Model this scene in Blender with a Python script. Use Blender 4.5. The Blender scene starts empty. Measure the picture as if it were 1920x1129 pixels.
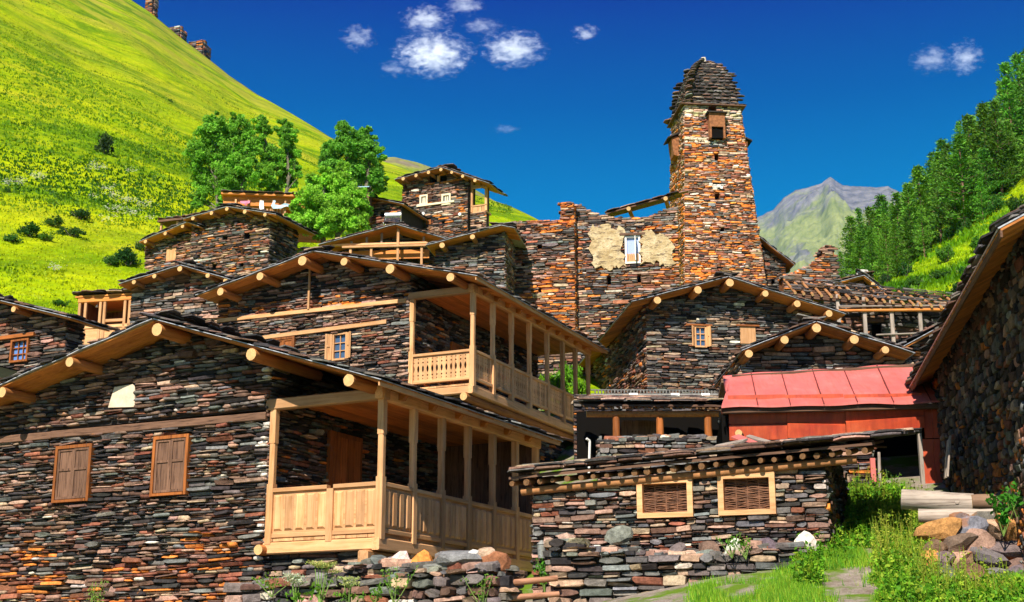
import bpy, math, random
import numpy as np
from mathutils import Vector, Matrix

random.seed(7)
rng = np.random.default_rng(7)
R = math.radians
SC = bpy.context.scene
COL = SC.collection

# ------------------------------------------------------------------ camera
PITCH = R(14.8)
FPX = 2650.0            # focal length in photograph pixels (1920 wide)
cam_d = bpy.data.cameras.new('camera')
cam = bpy.data.objects.new('camera', cam_d); COL.objects.link(cam)
cam_d.sensor_width = 36.0
cam_d.lens = 36.0 * FPX / 1920.0
cam_d.clip_start = 0.1; cam_d.clip_end = 20000
cam.location = (0, 0, 0)
cam.rotation_euler = (R(90) + PITCH, 0, 0)
SC.camera = cam
SC.render.resolution_x = 1024; SC.render.resolution_y = 602

# ------------------------------------------------------------------ sky and sun
SUN_EL = R(43); SUN_AZ = R(18)      # azimuth: degrees left of straight behind the camera
world = bpy.data.worlds.new('World'); SC.world = world
world.use_nodes = True
nt = world.node_tree; nt.nodes.clear()
wo = nt.nodes.new('ShaderNodeOutputWorld'); wb = nt.nodes.new('ShaderNodeBackground')
sky = nt.nodes.new('ShaderNodeTexSky'); sky.sky_type = 'NISHITA'; sky.sun_disc = False
sky.sun_elevation = SUN_EL
sky.sun_rotation = math.pi + SUN_AZ
sky.altitude = 2200; sky.air_density = 1.0; sky.dust_density = 0.15; sky.ozone_density = 5.0
# deep polarised blue of the photograph: the physical sky graded by elevation, the same all round
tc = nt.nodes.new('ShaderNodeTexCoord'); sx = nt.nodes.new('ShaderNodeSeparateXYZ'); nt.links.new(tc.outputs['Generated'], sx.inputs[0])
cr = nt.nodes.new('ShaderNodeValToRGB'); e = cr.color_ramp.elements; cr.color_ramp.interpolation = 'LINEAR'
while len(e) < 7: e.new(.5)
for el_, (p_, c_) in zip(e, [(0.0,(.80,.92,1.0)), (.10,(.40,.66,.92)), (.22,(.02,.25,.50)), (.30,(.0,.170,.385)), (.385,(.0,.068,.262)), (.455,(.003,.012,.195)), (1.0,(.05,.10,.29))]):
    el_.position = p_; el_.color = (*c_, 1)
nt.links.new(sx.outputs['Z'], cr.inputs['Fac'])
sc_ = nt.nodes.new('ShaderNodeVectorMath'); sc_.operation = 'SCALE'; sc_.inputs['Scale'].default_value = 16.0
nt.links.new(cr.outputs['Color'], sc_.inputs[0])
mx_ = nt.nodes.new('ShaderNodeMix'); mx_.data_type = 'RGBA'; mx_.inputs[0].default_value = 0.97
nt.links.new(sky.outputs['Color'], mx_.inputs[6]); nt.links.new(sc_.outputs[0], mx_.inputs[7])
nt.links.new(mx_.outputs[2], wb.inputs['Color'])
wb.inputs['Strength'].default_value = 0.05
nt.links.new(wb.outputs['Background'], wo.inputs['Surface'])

sd = bpy.data.lights.new('sun', 'SUN'); so = bpy.data.objects.new('sun', sd); COL.objects.link(so)
sd.energy = 5.0; sd.angle = R(0.53); sd.color = (1.0, 0.93, 0.82)
sun_from = Vector((-math.sin(SUN_AZ) * math.cos(SUN_EL), -math.cos(SUN_AZ) * math.cos(SUN_EL), math.sin(SUN_EL)))
so.rotation_euler = sun_from.to_track_quat('Z', 'Y').to_euler()
so.location = sun_from * 60

SC.view_settings.view_transform = 'Standard'; SC.view_settings.look = 'None'
SC.view_settings.exposure = 0.9; SC.view_settings.gamma = 1.0
SC.view_settings.use_curve_mapping = False
SC.render.engine = 'CYCLES'
SC.cycles.use_denoising = True
SC.cycles.use_adaptive_sampling = True; SC.cycles.adaptive_threshold = 0.02
SC.cycles.max_bounces = 8; SC.cycles.diffuse_bounces = 4; SC.cycles.transparent_max_bounces = 8
SC.cycles.volume_bounces = 2

# ------------------------------------------------------------------ measuring helpers
CP, SP = math.cos(PITCH), math.sin(PITCH)
def ray(px, py):
    dx = (px - 960) / FPX; dy = (564.5 - py) / FPX
    return Vector((dx, CP - SP * dy, SP + CP * dy))
def at(px, py, Y):
    r = ray(px, py); return r * (Y / r.y)
def atr(px, py, rad):
    r = ray(px, py); return r * (rad / math.hypot(r.x, r.y))
def proj(p):
    """world points (N,3) -> photograph pixels and depth"""
    p = np.asarray(p, float).reshape(-1, 3)
    zc = p[:, 1] * CP + p[:, 2] * SP
    yc = -p[:, 1] * SP + p[:, 2] * CP
    zc = np.where(np.abs(zc) < 1e-6, 1e-6, zc)
    return 960 + FPX * p[:, 0] / zc, 564.5 - FPX * yc / zc, zc

class Frame:
    """upright frame of a building: u runs along its front, d into its depth"""
    def __init__(s, o, a):
        s.o = Vector((o[0], o[1])); s.z = o[2]; s.a = R(a)
        s.f = Vector((math.cos(s.a), -math.sin(s.a))); s.s = Vector((math.sin(s.a), math.cos(s.a)))
    def w(s, u, d, z):
        p = s.o + s.f * u + s.s * d; return Vector((p.x, p.y, z))
    def uz(s, px, py, d=0.0):
        r = ray(px, py); n = s.s; k = (s.o.dot(n) + d) / (r.x * n.x + r.y * n.y)
        p = Vector((r.x * k, r.y * k)); return ((p - s.o).dot(s.f), r.z * k)
    def dz(s, px, py, u=0.0):
        r = ray(px, py); n = s.f; k = (s.o.dot(n) + u) / (r.x * n.x + r.y * n.y)
        p = Vector((r.x * k, r.y * k)); return ((p - s.o).dot(s.s), r.z * k)

# ------------------------------------------------------------------ objects
def tag(o, label=None, cat=None, group=None, kind=None):
    if label: o['label'] = label
    if cat: o['category'] = cat
    if group: o['group'] = group
    if kind: o['kind'] = kind
    return o
def empty(name, loc, rz=0.0, parent=None):
    o = bpy.data.objects.new(name, None); COL.objects.link(o)
    o.location = loc; o.rotation_euler = (0, 0, rz); o.parent = parent
    o.empty_display_size = 0.3
    return o
def house(name, F, z0, label, cat='house', group=None):
    o = empty(name, (F.o.x, F.o.y, z0), -F.a)
    tag(o, label, cat, group)
    o['_z0'] = z0
    return o
def mesh_obj(name, me, parent=None, mats=(), loc=None):
    for m in mats: me.materials.append(m)
    o = bpy.data.objects.new(name, me); COL.objects.link(o)
    o.parent = parent
    if loc is not None: o.location = loc
    elif parent is not None and '_z0' in parent.keys(): o.location = (0, 0, -parent['_z0'])
    return o

class MB:
    """collects faces; build() links them as ONE mesh object"""
    def __init__(s): s.v = []; s.f = []; s.m = []; s.sm = []
    def add(s, vs, fs, mi=0, smooth=False):
        b = len(s.v); s.v += [tuple(x) for x in vs]
        for f in fs: s.f.append(tuple(b + i for i in f)); s.m.append(mi); s.sm.append(smooth)
        return s
    def box(s, x0, x1, y0, y1, z0, z1, mi=0):
        return s.add([(x0,y0,z0),(x1,y0,z0),(x1,y1,z0),(x0,y1,z0),(x0,y0,z1),(x1,y0,z1),(x1,y1,z1),(x0,y1,z1)],
                     [(3,2,1,0),(4,5,6,7),(0,1,5,4),(1,2,6,5),(2,3,7,6),(3,0,4,7)], mi)
    def beam(s, p, q, w, h, up=(0,0,1), ch=0.12, mi=0, emi=None):
        """squared timber from p to q, chamfered edges"""
        p = Vector(p); q = Vector(q); t = (q - p).normalized(); up = Vector(up)
        a = t.cross(up)
        if a.length < 1e-4: up = Vector((0,1,0)); a = t.cross(up)
        a.normalize(); b = a.cross(t).normalized()
        c = ch * min(w, h); x = w/2; y = h/2
        pr = [(-x+c,-y),(x-c,-y),(x,-y+c),(x,y-c),(x-c,y),(-x+c,y),(-x,y-c),(-x,-y+c)]
        vs = [p + a*i + b*j for i, j in pr] + [q + a*i + b*j for i, j in pr]
        fs = [(i,(i+1)%8,8+(i+1)%8,8+i) for i in range(8)]
        s.add(vs, fs, mi)
        e = mi if emi is None else emi
        s.add(vs[:8], [tuple(reversed(range(8)))], e); s.add(vs[8:], [tuple(range(8))], e)
        return s
    def tube(s, p, q, r0, r1=None, n=10, mi=0, emi=None, bend=0.0, seg=1, jit=0.0):
        p = Vector(p); q = Vector(q); r1 = r0 if r1 is None else r1
        t = (q - p).normalized(); a = t.orthogonal().normalized(); b = t.cross(a)
        ring = []
        for k in range(seg + 1):
            f = k / seg; c = p.lerp(q, f) + Vector((0,0,1)) * (bend * math.sin(math.pi * f))
            rr = r0 + (r1 - r0) * f
            ring.append([c + (a*math.cos(2*math.pi*i/n) + b*math.sin(2*math.pi*i/n)) * rr * (1 + random.uniform(-jit, jit)) for i in range(n)])
        vs = [v for r_ in ring for v in r_]
        fs = [(k*n+i, k*n+(i+1)%n, (k+1)*n+(i+1)%n, (k+1)*n+i) for k in range(seg) for i in range(n)]
        s.add(vs, fs, mi, True)
        e = mi if emi is None else emi
        s.add(ring[0], [tuple(reversed(range(n)))], e); s.add(ring[-1], [tuple(range(n))], e)
        return s
    def prism(s, pts, fn0, fn1, mi=0):
        """outline pts (2-D) placed by fn0/fn1 into 3-D, closed between them"""
        n = len(pts); vs = [fn0(*p) for p in pts] + [fn1(*p) for p in pts]
        fs = [(i,(i+1)%n,n+(i+1)%n,n+i) for i in range(n)] + [tuple(reversed(range(n))), tuple(range(n,2*n))]
        return s.add(vs, fs, mi)
    def mesh(s, name):
        me = bpy.data.meshes.new(name); me.from_pydata([tuple(v) for v in s.v], [], s.f)
        me.polygons.foreach_set('material_index', s.m); me.polygons.foreach_set('use_smooth', s.sm)
        me.update(); return me
    def build(s, name, mats, parent=None, loc=None):
        if not isinstance(mats, (list, tuple)): mats = [mats]
        return mesh_obj(name, s.mesh(name), parent, mats, loc)

def np_mesh(name, V, F, cols=None, mats=(), parent=None, loc=None, mi=None, smooth=False):
    """V (N,3); F list of int arrays of faces with one vertex count each"""
    me = bpy.data.meshes.new(name)
    me.vertices.add(len(V)); me.vertices.foreach_set('co', np.ascontiguousarray(V, np.float32).ravel())
    tot = np.concatenate([np.full(len(f), f.shape[1], np.int32) for f in F])
    idx = np.concatenate([f.ravel() for f in F]).astype(np.int32)
    me.loops.add(len(idx)); me.loops.foreach_set('vertex_index', idx)
    me.polygons.add(len(tot))
    st = np.zeros(len(tot), np.int32); st[1:] = np.cumsum(tot)[:-1]
    me.polygons.foreach_set('loop_start', st)
    if mi is not None: me.polygons.foreach_set('material_index', np.asarray(mi, np.int32))
    if smooth: me.polygons.foreach_set('use_smooth', np.ones(len(tot), bool))
    if cols is not None:
        ca = me.attributes.new('Col', 'FLOAT_COLOR', 'POINT')
        c4 = np.ones((len(V), 4), np.float32); c4[:, :3] = cols
        ca.data.foreach_set('color', c4.ravel())
    me.update(calc_edges=True); me.validate()
    return mesh_obj(name, me, parent, mats, loc)

# ------------------------------------------------------------------ materials
def mat(name, col, rough=0.8, metal=0.0, spec=0.3):
    m = bpy.data.materials.new(name); m.use_nodes = True
    b = m.node_tree.nodes['Principled BSDF']
    b.inputs['Base Color'].default_value = (*col, 1); b.inputs['Roughness'].default_value = rough
    b.inputs['Metallic'].default_value = metal; b.inputs['Specular IOR Level'].default_value = spec
    return m
class N:
    """small node-graph helper"""
    def __init__(s, m): s.t = m.node_tree; s.b = s.t.nodes['Principled BSDF']
    def n(s, typ, **kw):
        x = s.t.nodes.new(typ)
        for k, v in kw.items(): setattr(x, k, v)
        return x
    def l(s, a, b): s.t.links.new(a, b)
    def coord(s, kind='Object', scale=(1,1,1), rot=(0,0,0)):
        if kind == 'World':
            o = s.n('ShaderNodeNewGeometry').outputs['Position']
        else:
            o = s.n('ShaderNodeTexCoord').outputs[kind]
        mp = s.n('ShaderNodeMapping'); mp.inputs['Scale'].default_value = scale; mp.inputs['Rotation'].default_value = rot
        s.l(o, mp.inputs['Vector']); return mp.outputs['Vector']
    def noise(s, vec, scale=5, detail=4, rough=0.6, dist=0.0):
        x = s.n('ShaderNodeTexNoise'); x.inputs['Scale'].default_value = scale; x.inputs['Detail'].default_value = detail
        x.inputs['Roughness'].default_value = rough; x.inputs['Distortion'].default_value = dist
        s.l(vec, x.inputs['Vector']); return x.outputs['Fac']
    def ramp(s, fac, stops):
        x = s.n('ShaderNodeValToRGB'); e = x.color_ramp.elements
        while len(e) < len(stops): e.new(0.5)
        for el, (p, c) in zip(e, stops):
            el.position = p; el.color = (*c, 1) if len(c) == 3 else c
        s.l(fac, x.inputs['Fac']); return x.outputs['Color']
    def mix(s, fac, a, b, mode='MIX'):
        x = s.n('ShaderNodeMix', data_type='RGBA', blend_type=mode)
        for sock, v in ((x.inputs[0], fac), (x.inputs[6], a), (x.inputs[7], b)):
            if isinstance(v, (int, float)): sock.default_value = v
            elif isinstance(v, tuple): sock.default_value = (*v, 1)
            else: s.l(v, sock)
        return x.outputs[2]
    def bump(s, h, strength=0.4, dist=0.02):
        x = s.n('ShaderNodeBump'); x.inputs['Strength'].default_value = strength; x.inputs['Distance'].default_value = dist
        s.l(h, x.inputs['Height']); s.l(x.outputs['Normal'], s.b.inputs['Normal'])
    def base(s, c): s.l(c, s.b.inputs['Base Color'])

def g3(v): return (v, v, v)

def m_stone(name, lichen=0.0, fine=1.0):
    m = mat(name, (.2,.18,.16), 0.9, spec=0.15); g = N(m)
    at_ = g.n('ShaderNodeAttribute', attribute_name='Col'); oi = g.n('ShaderNodeObjectInfo')
    c = g.mix(1.0, at_.outputs['Color'], oi.outputs['Color'], 'MULTIPLY')
    w = g.coord('World')
    n1 = g.noise(w, 9*fine, 6, 0.7); n2 = g.noise(w, 45*fine, 4, 0.7)
    c = g.mix(1.0, c, g.ramp(n1, [(.30, g3(.55)), (.64, g3(1.5))]), 'MULTIPLY')
    c = g.mix(.6, c, g.ramp(n2, [(.3, g3(.55)), (.7, g3(1.4))]), 'MULTIPLY')
    n3 = g.noise(w, 2.3, 5, 0.65)
    c = g.mix(g.ramp(n3, [(.6 - lichen*.2, g3(0)), (.68 - lichen*.2, g3(.55))]), c, (.36,.13,.02))
    g.base(c); g.bump(n2, 0.6, 0.02)
    return m
def m_wood(name, col, col2, axis=2, rough=0.65, scale=1.0, grain=0.6, knots=True):
    """sawn timber, grain stretched along one local axis"""
    m = mat(name, col, rough, spec=0.25); g = N(m)
    sc = [14*scale]*3; sc[axis] = 0.9*scale
    oi = g.n('ShaderNodeObjectInfo')
    v = g.coord('Object', tuple(sc))
    ad = g.n('ShaderNodeVectorMath', operation='ADD'); g.l(v, ad.inputs[0])
    cb = g.n('ShaderNodeMath', operation='MULTIPLY'); cb.inputs[1].default_value = 37.0; g.l(oi.outputs['Random'], cb.inputs[0])
    g.l(cb.outputs[0], ad.inputs[1])
    n1 = g.noise(ad.outputs[0], 1.0, 5, 0.65, 0.8)
    c = g.ramp(n1, [(.3, col2), (.52, col), (.75, tuple(min(1, x*1.15) for x in col))])
    n2 = g.noise(g.coord('World'), 1.7, 4, 0.6)
    c = g.mix(grain, c, g.ramp(n2, [(.3, g3(.65)), (.7, g3(1.15))]), 'MULTIPLY')
    rv = g.n('ShaderNodeMapRange'); rv.inputs[3].default_value = .66; rv.inputs[4].default_value = 1.12
    g.l(oi.outputs['Random'], rv.inputs[0])
    cv = g.n('ShaderNodeCombineColor'); [g.l(rv.outputs[0], cv.inputs[i]) for i in range(3)]
    c = g.mix(1.0, c, cv.outputs[0], 'MULTIPLY')
    g.base(c); g.bump(n1, 0.25, 0.008)
    return m
def m_simple(name, col, rough=0.7, var=0.3, scale=3.0, metal=0.0, bump=0.15, spec=0.3):
    m = mat(name, col, rough, metal, spec); g = N(m)
    n1 = g.noise(g.coord('World'), scale, 6, 0.65)
    g.base(g.ramp(n1, [(.3, tuple(x*(1-var) for x in col)), (.7, tuple(min(1, x*(1+var)) for x in col))]))
    if bump: g.bump(n1, bump, 0.02)
    return m

MAT = {}
MAT['stone'] = m_stone('slate_stone', -.25)
MAT['stone_lichen'] = m_stone('slate_stone_lichen', 0.12)
MAT['stone_far'] = m_stone('slate_stone_far', 0.05, 0.6)
MAT['mortar'] = m_simple('dark_earth_joint', (.034,.027,.022), 0.95, .4, 8)
MAT['mortar_red'] = m_simple('rusty_earth_joint', (.19,.07,.024), 0.95, .5, 6)
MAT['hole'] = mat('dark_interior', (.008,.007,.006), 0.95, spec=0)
MAT['slate'] = m_stone('roof_slate', -0.6)
PINE = (.68,.365,.165); PINE2 = (.50,.225,.075)
for ax, nm in ((0,'x'),(1,'y'),(2,'z')):
    MAT['pine_'+nm] = m_wood('new_pine_'+nm, PINE, PINE2, ax)
    MAT['deck_'+nm] = m_wood('roof_board_'+nm, (.60,.22,.045), (.40,.12,.022), ax)
    MAT['old_'+nm] = m_wood('weathered_wood_'+nm, (.19,.10,.06), (.035,.015,.008), ax, 0.85, 2.2)
    MAT['grey_'+nm] = m_wood('grey_wood_'+nm, (.38,.31,.25), (.15,.11,.085), ax, 0.85, 1.6)
    MAT['orange_'+nm] = m_wood('orange_wood_'+nm, (.34,.105,.022), (.12,.035,.008), ax, 0.7, 1.6)
MAT['log'] = m_wood('log_side', (.50,.19,.05), (.28,.09,.02), 1, 0.75)
MAT['log_far'] = m_simple('log_side_far', (.32,.14,.05), 0.8, .4, 6)
def m_logend():
    m = mat('log_end', (.75,.5,.22), 0.85, spec=0.1); g = N(m)
    v = g.coord('Object')
    w = g.n('ShaderNodeTexWave', wave_type='RINGS', rings_direction='SPHERICAL'); w.inputs['Scale'].default_value = 22
    w.inputs['Distortion'].default_value = 2.0; g.l(v, w.inputs['Vector'])
    n = g.noise(g.coord('World'), 14, 3)
    c = g.ramp(w.outputs['Fac'], [(.1, (.52,.29,.11)), (.8, (.74,.47,.21))])
    g.base(g.mix(.5, c, g.ramp(n, [(.3, g3(.5)), (.7, g3(1.1))]), 'MULTIPLY'))
    return m
MAT['logend'] = m_logend()
MAT['oldend'] = m_simple('weathered_log_end', (.16,.08,.033), .9, .5, 25)  # darker log end: shade under the slates put into the colour
MAT['felt'] = m_simple('roofing_felt', (.34,.35,.37), 0.3, .6, 9, 0.0, .3, 0.5)
MAT['glass'] = mat('window_glass', (.05,.09,.16), 0.08, spec=0.8)
MAT['white'] = m_simple('white_paint', (.75,.73,.68), 0.6, .1)
MAT['plaster'] = None

# ------------------------------------------------------------------ pieces: stones and slates
def _outline(n, sq, jit):
    """irregular rounded outline in [-.5,.5]^2"""
    pts = []
    for i in range(n):
        t = 2*math.pi*(i + 0.5 + random.uniform(-.22,.22))/n
        c, s_ = math.cos(t), math.sin(t)
        r = 1.0 / ((abs(c)**sq + abs(s_)**sq) ** (1/sq))
        r *= random.uniform(1 - jit, 1.0)
        pts.append((0.5*r*c, 0.5*r*s_))
    return pts
def _slab():
    """rectangle with uneven, clipped corners, in [-.5,.5]^2"""
    pts = []
    sl, sr = random.uniform(-.22,.22), random.uniform(-.22,.22)
    for (sx, sy) in ((1,-1),(1,1),(-1,1),(-1,-1)):
        cx, cy = random.choice([.02,.04,.08,.14,.2]), random.choice([.08,.2,.35,.5])
        X = .5*sx + (sr if sx > 0 else sl)*.12*sy; Y = .5*sy*random.uniform(.82,1.0)
        a = (X - sx*cx*random.uniform(.8,1.2), Y); b = (X, Y - sy*cy*random.uniform(.8,1.1)*.5)
        pts += [b, a] if (sx*sy > 0) else [a, b]
    return pts
def stone_templates(k, n=8):
    T = np.zeros((k, 3*n, 3), np.float32)
    for j in range(k):
        o = _slab() if random.random() < .6 else _outline(n, random.choice([3.0,5.0,7.0]), .18)
        tx, tz = random.uniform(-.25,.25), random.uniform(-.3,.3)
        ins = random.uniform(.92,.98); insz = random.uniform(.74,.92)
        sx, sz = random.uniform(-.03,.03), random.uniform(-.05,.05)
        for i, (x, z) in enumerate(o):
            T[j, i] = (x, 0, z)
            T[j, n+i] = (x*1.0, -0.62 + random.uniform(-.05,.05), z)
            T[j, 2*n+i] = (x*ins + sx, -0.95 + tx*x + tz*z + random.uniform(-.09,.09), z*insz + sz)
    i = np.arange(n); j = (i+1) % n
    q = np.concatenate([np.stack([i,j,n+j,n+i],1), np.stack([n+i,n+j,2*n+j,2*n+i],1)])
    return T, [q, np.arange(2*n,3*n)[None,:]]
def slate_templates(k, n=7):
    T = np.zeros((k, 2*n, 3), np.float32)
    for j in range(k):
        o = _outline(n, random.choice([6.0,9.0,14.0]), 0.2)
        for i, (x, y) in enumerate(o):
            T[j, i] = (x, y, -.5 + random.uniform(-.1,.1)); T[j, n+i] = (x*.97, y*.97, .5 + random.uniform(-.25,.15))
    i = np.arange(n); jj = (i+1) % n
    return T, [np.stack([i,jj,n+jj,n+i],1), np.arange(n)[::-1][None,:].copy(), np.arange(n,2*n)[None,:]]
TPL = {'stone': stone_templates(40), 'slate': slate_templates(20), 'boulder': None}
TMESH = {}
def tmesh(kind, k, m):
    key = (kind, k, m.name)
    if key not in TMESH:
        T, F = TPL[kind]
        me = bpy.data.meshes.new(kind)
        fs = [tuple(int(a) for a in f) for fa in F for f in fa]
        me.from_pydata([tuple(map(float, v)) for v in T[k]], [], fs)
        ca = me.attributes.new('Col', 'FLOAT_COLOR', 'POINT')
        ca.data.foreach_set('color', np.ones(len(T[k])*4, np.float32))
        me.materials.append(m); me.update(); TMESH[key] = me
    return TMESH[key]
PEND = {}       # (thing, kind, parent part, material) -> list of (variant, 3x4 matrix, colour)
def piece(thing, kind, parent, m, var, M, col):
    PEND.setdefault((thing.name, kind, parent.name, m.name), []).append((var, M, col))
OCC = []        # world quads that hide what is behind them
def occ(*pts): OCC.append([tuple(p) for p in pts])

def flush_pieces(limit=300, min_px=8.5):
    W, H = 480, 283
    zb = np.full((H, W), 1e9)
    for q in OCC:
        for tri in ([q[0], q[1], q[2]], [q[0], q[2], q[3]] if len(q) > 3 else None):
            if tri is None: continue
            x, y, z = proj(tri)
            if (z < 0.5).any(): continue
            x = x/4; y = y/4
            x0, x1 = max(0, int(x.min())), min(W-1, int(x.max())+1); y0, y1 = max(0, int(y.min())), min(H-1, int(y.max())+1)
            if x1 <= x0 or y1 <= y0: continue
            X, Y = np.meshgrid(np.arange(x0, x1+1)+.5, np.arange(y0, y1+1)+.5)
            den = (y[1]-y[2])*(x[0]-x[2]) + (x[2]-x[1])*(y[0]-y[2])
            if abs(den) < 1e-9: continue
            a = ((y[1]-y[2])*(X-x[2]) + (x[2]-x[1])*(Y-y[2]))/den
            b = ((y[2]-y[0])*(X-x[2]) + (x[0]-x[2])*(Y-y[2]))/den
            c = 1-a-b
            ok = (a >= 0) & (b >= 0) & (c >= 0)
            zz = 1/(a/z[0] + b/z[1] + c/z[2] + 1e-12)
            sub = zb[y0:y1+1, x0:x1+1]
            sub[ok & (zz < sub)] = zz[ok & (zz < sub)]
    bpy.context.view_layer.update()
    groups = {}
    for key, recs in PEND.items(): groups.setdefault(key[:2], []).append(key)
    total = 0
    for (thing, kind), keys in groups.items():
        cand = []
        data = {}
        for key in keys:
            recs = PEND[key]; par = bpy.data.objects[key[2]]
            PW = np.array(par.matrix_world)
            Ms = np.array([r_[1] for r_ in recs]); vs = np.array([r_[0] for r_ in recs]); cs = np.array([r_[2] for r_ in recs])
            data[key] = (par, Ms, vs, cs)
            A = PW[:3,:3] @ Ms[:, :, :3]; c = Ms[:, :, 3] @ PW[:3,:3].T + PW[:3,3]
            cx, cy, cz = proj(c)
            def ext(col_):
                ax, ay, az = proj(c + A[:, :, col_]*.5); bx, by, bz = proj(c - A[:, :, col_]*.5)
                return np.hypot(ax-bx, ay-by)
            e = np.stack([ext(0), ext(1), ext(2)], 1); e.sort(1)
            area = e[:, 2]*e[:, 1]
            inside = (cx > 0) & (cx < 1920) & (cy > 0) & (cy < 1129) & (cz > 1)
            gx = np.clip((cx/4).astype(int), 0, W-1); gy = np.clip((cy/4).astype(int), 0, H-1)
            vis = inside & (zb[gy, gx] > cz - 0.45)
            sc_ = np.where(vis & (np.sqrt(area) >= min_px), area, 0)
            for i in np.nonzero(sc_)[0]: cand.append((sc_[i], key, i))
        cand.sort(key=lambda t: -t[0])
        pick = {}
        for s_, key, i in cand[:limit]: pick.setdefault(key, set()).add(int(i))
        for key in keys:
            par, Ms, vs, cs = data[key]; m = bpy.data.materials[key[3]]
            pk = pick.get(key, set())
            for i in pk:
                o = bpy.data.objects.new(kind, tmesh(kind, int(vs[i]), m)); COL.objects.link(o)
                o.parent = par
                M4 = np.eye(4); M4[:3] = Ms[i]
                o.matrix_basis = Matrix(M4.tolist()); o.color = (*cs[i], 1)
            total += len(pk)
            rest = np.array([i for i in range(len(vs)) if i not in pk], int)
            if len(rest):
                T, F = TPL[kind]; nv = T.shape[1]
                V = np.einsum('nij,nkj->nki', Ms[rest][:, :, :3], T[vs[rest]]) + Ms[rest][:, None, :, 3]
                off = (np.arange(len(rest))*nv)[:, None, None]
                Fs = [(f[None]+off).reshape(-1, f.shape[1]) for f in F]
                o = np_mesh('remaining_' + kind + 's', V.reshape(-1,3), Fs, np.repeat(cs[rest], nv, 0), [m], par, (0,0,0))
                tag(o, kind='stuff')
    print('pieces as objects:', total)

PAL = {
 'dk': (.034,.029,.028), 'gr': (.118,.102,.090), 'bl': (.15,.15,.143), 'br': (.13,.075,.052), 'rd': (.21,.078,.046),
 'tn': (.34,.235,.155), 'pk': (.31,.185,.135), 'or': (.53,.17,.036), 'wh': (.52,.46,.38), 'gn': (.125,.125,.108)}
def pick_col(weights):
    ks = list(weights); k = random.choices(ks, [weights[i] for i in ks])[0]
    j = random.uniform(.65, 1.3); c = PAL[k]
    return tuple(min(.9, x*j*random.uniform(.93,1.07)) for x in c)
MIX = {
 'house': dict(dk=5.5, gr=4.0, bl=1.1, br=6.5, rd=1.5, tn=1.5, pk=2.6, gn=1.2, wh=.2),
 'warm':  dict(dk=3.5, gr=3.5, bl=1.2, br=4, rd=1.8, tn=2.4, pk=4.6, wh=.25, gn=1),
 'pale':  dict(dk=2, gr=4, bl=3, br=2, rd=.9, tn=4.2, pk=2.8, wh=.9, gn=2),
 'grey':  dict(dk=4.5, gr=5.5, bl=3, br=3, rd=.7, tn=3.0, pk=1.8, gn=1.6, wh=.4),
 'rust':  dict(dk=1.0, gr=1.2, bl=.3, br=3.5, rd=5.5, tn=1.5, pk=2.4, wh=.15, **{'or': 7}),
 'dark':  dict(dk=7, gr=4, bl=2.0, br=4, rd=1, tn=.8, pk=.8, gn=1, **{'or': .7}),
 'brown': dict(dk=4, gr=3.4, bl=1.2, br=5, rd=3, tn=2.6, pk=3, wh=.3, **{'or': 1.3}),
}
MIX['tower'] = dict(dk=.5, gr=1.3, bl=.4, br=2.4, rd=4.5, tn=3.6, pk=4.8, wh=.6, **{'or': 6})
MIX['slate'] = dict(dk=6, gr=3.5, br=3, bl=.7, tn=.35, pk=.3)
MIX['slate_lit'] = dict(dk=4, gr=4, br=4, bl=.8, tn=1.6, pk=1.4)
def sub_iv(ivs, a, b):
    out = []
    for x, y in ivs:
        if b <= x or a >= y: out.append((x, y)); continue
        if a > x: out.append((x, a))
        if b < y: out.append((b, y))
    return out

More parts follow.
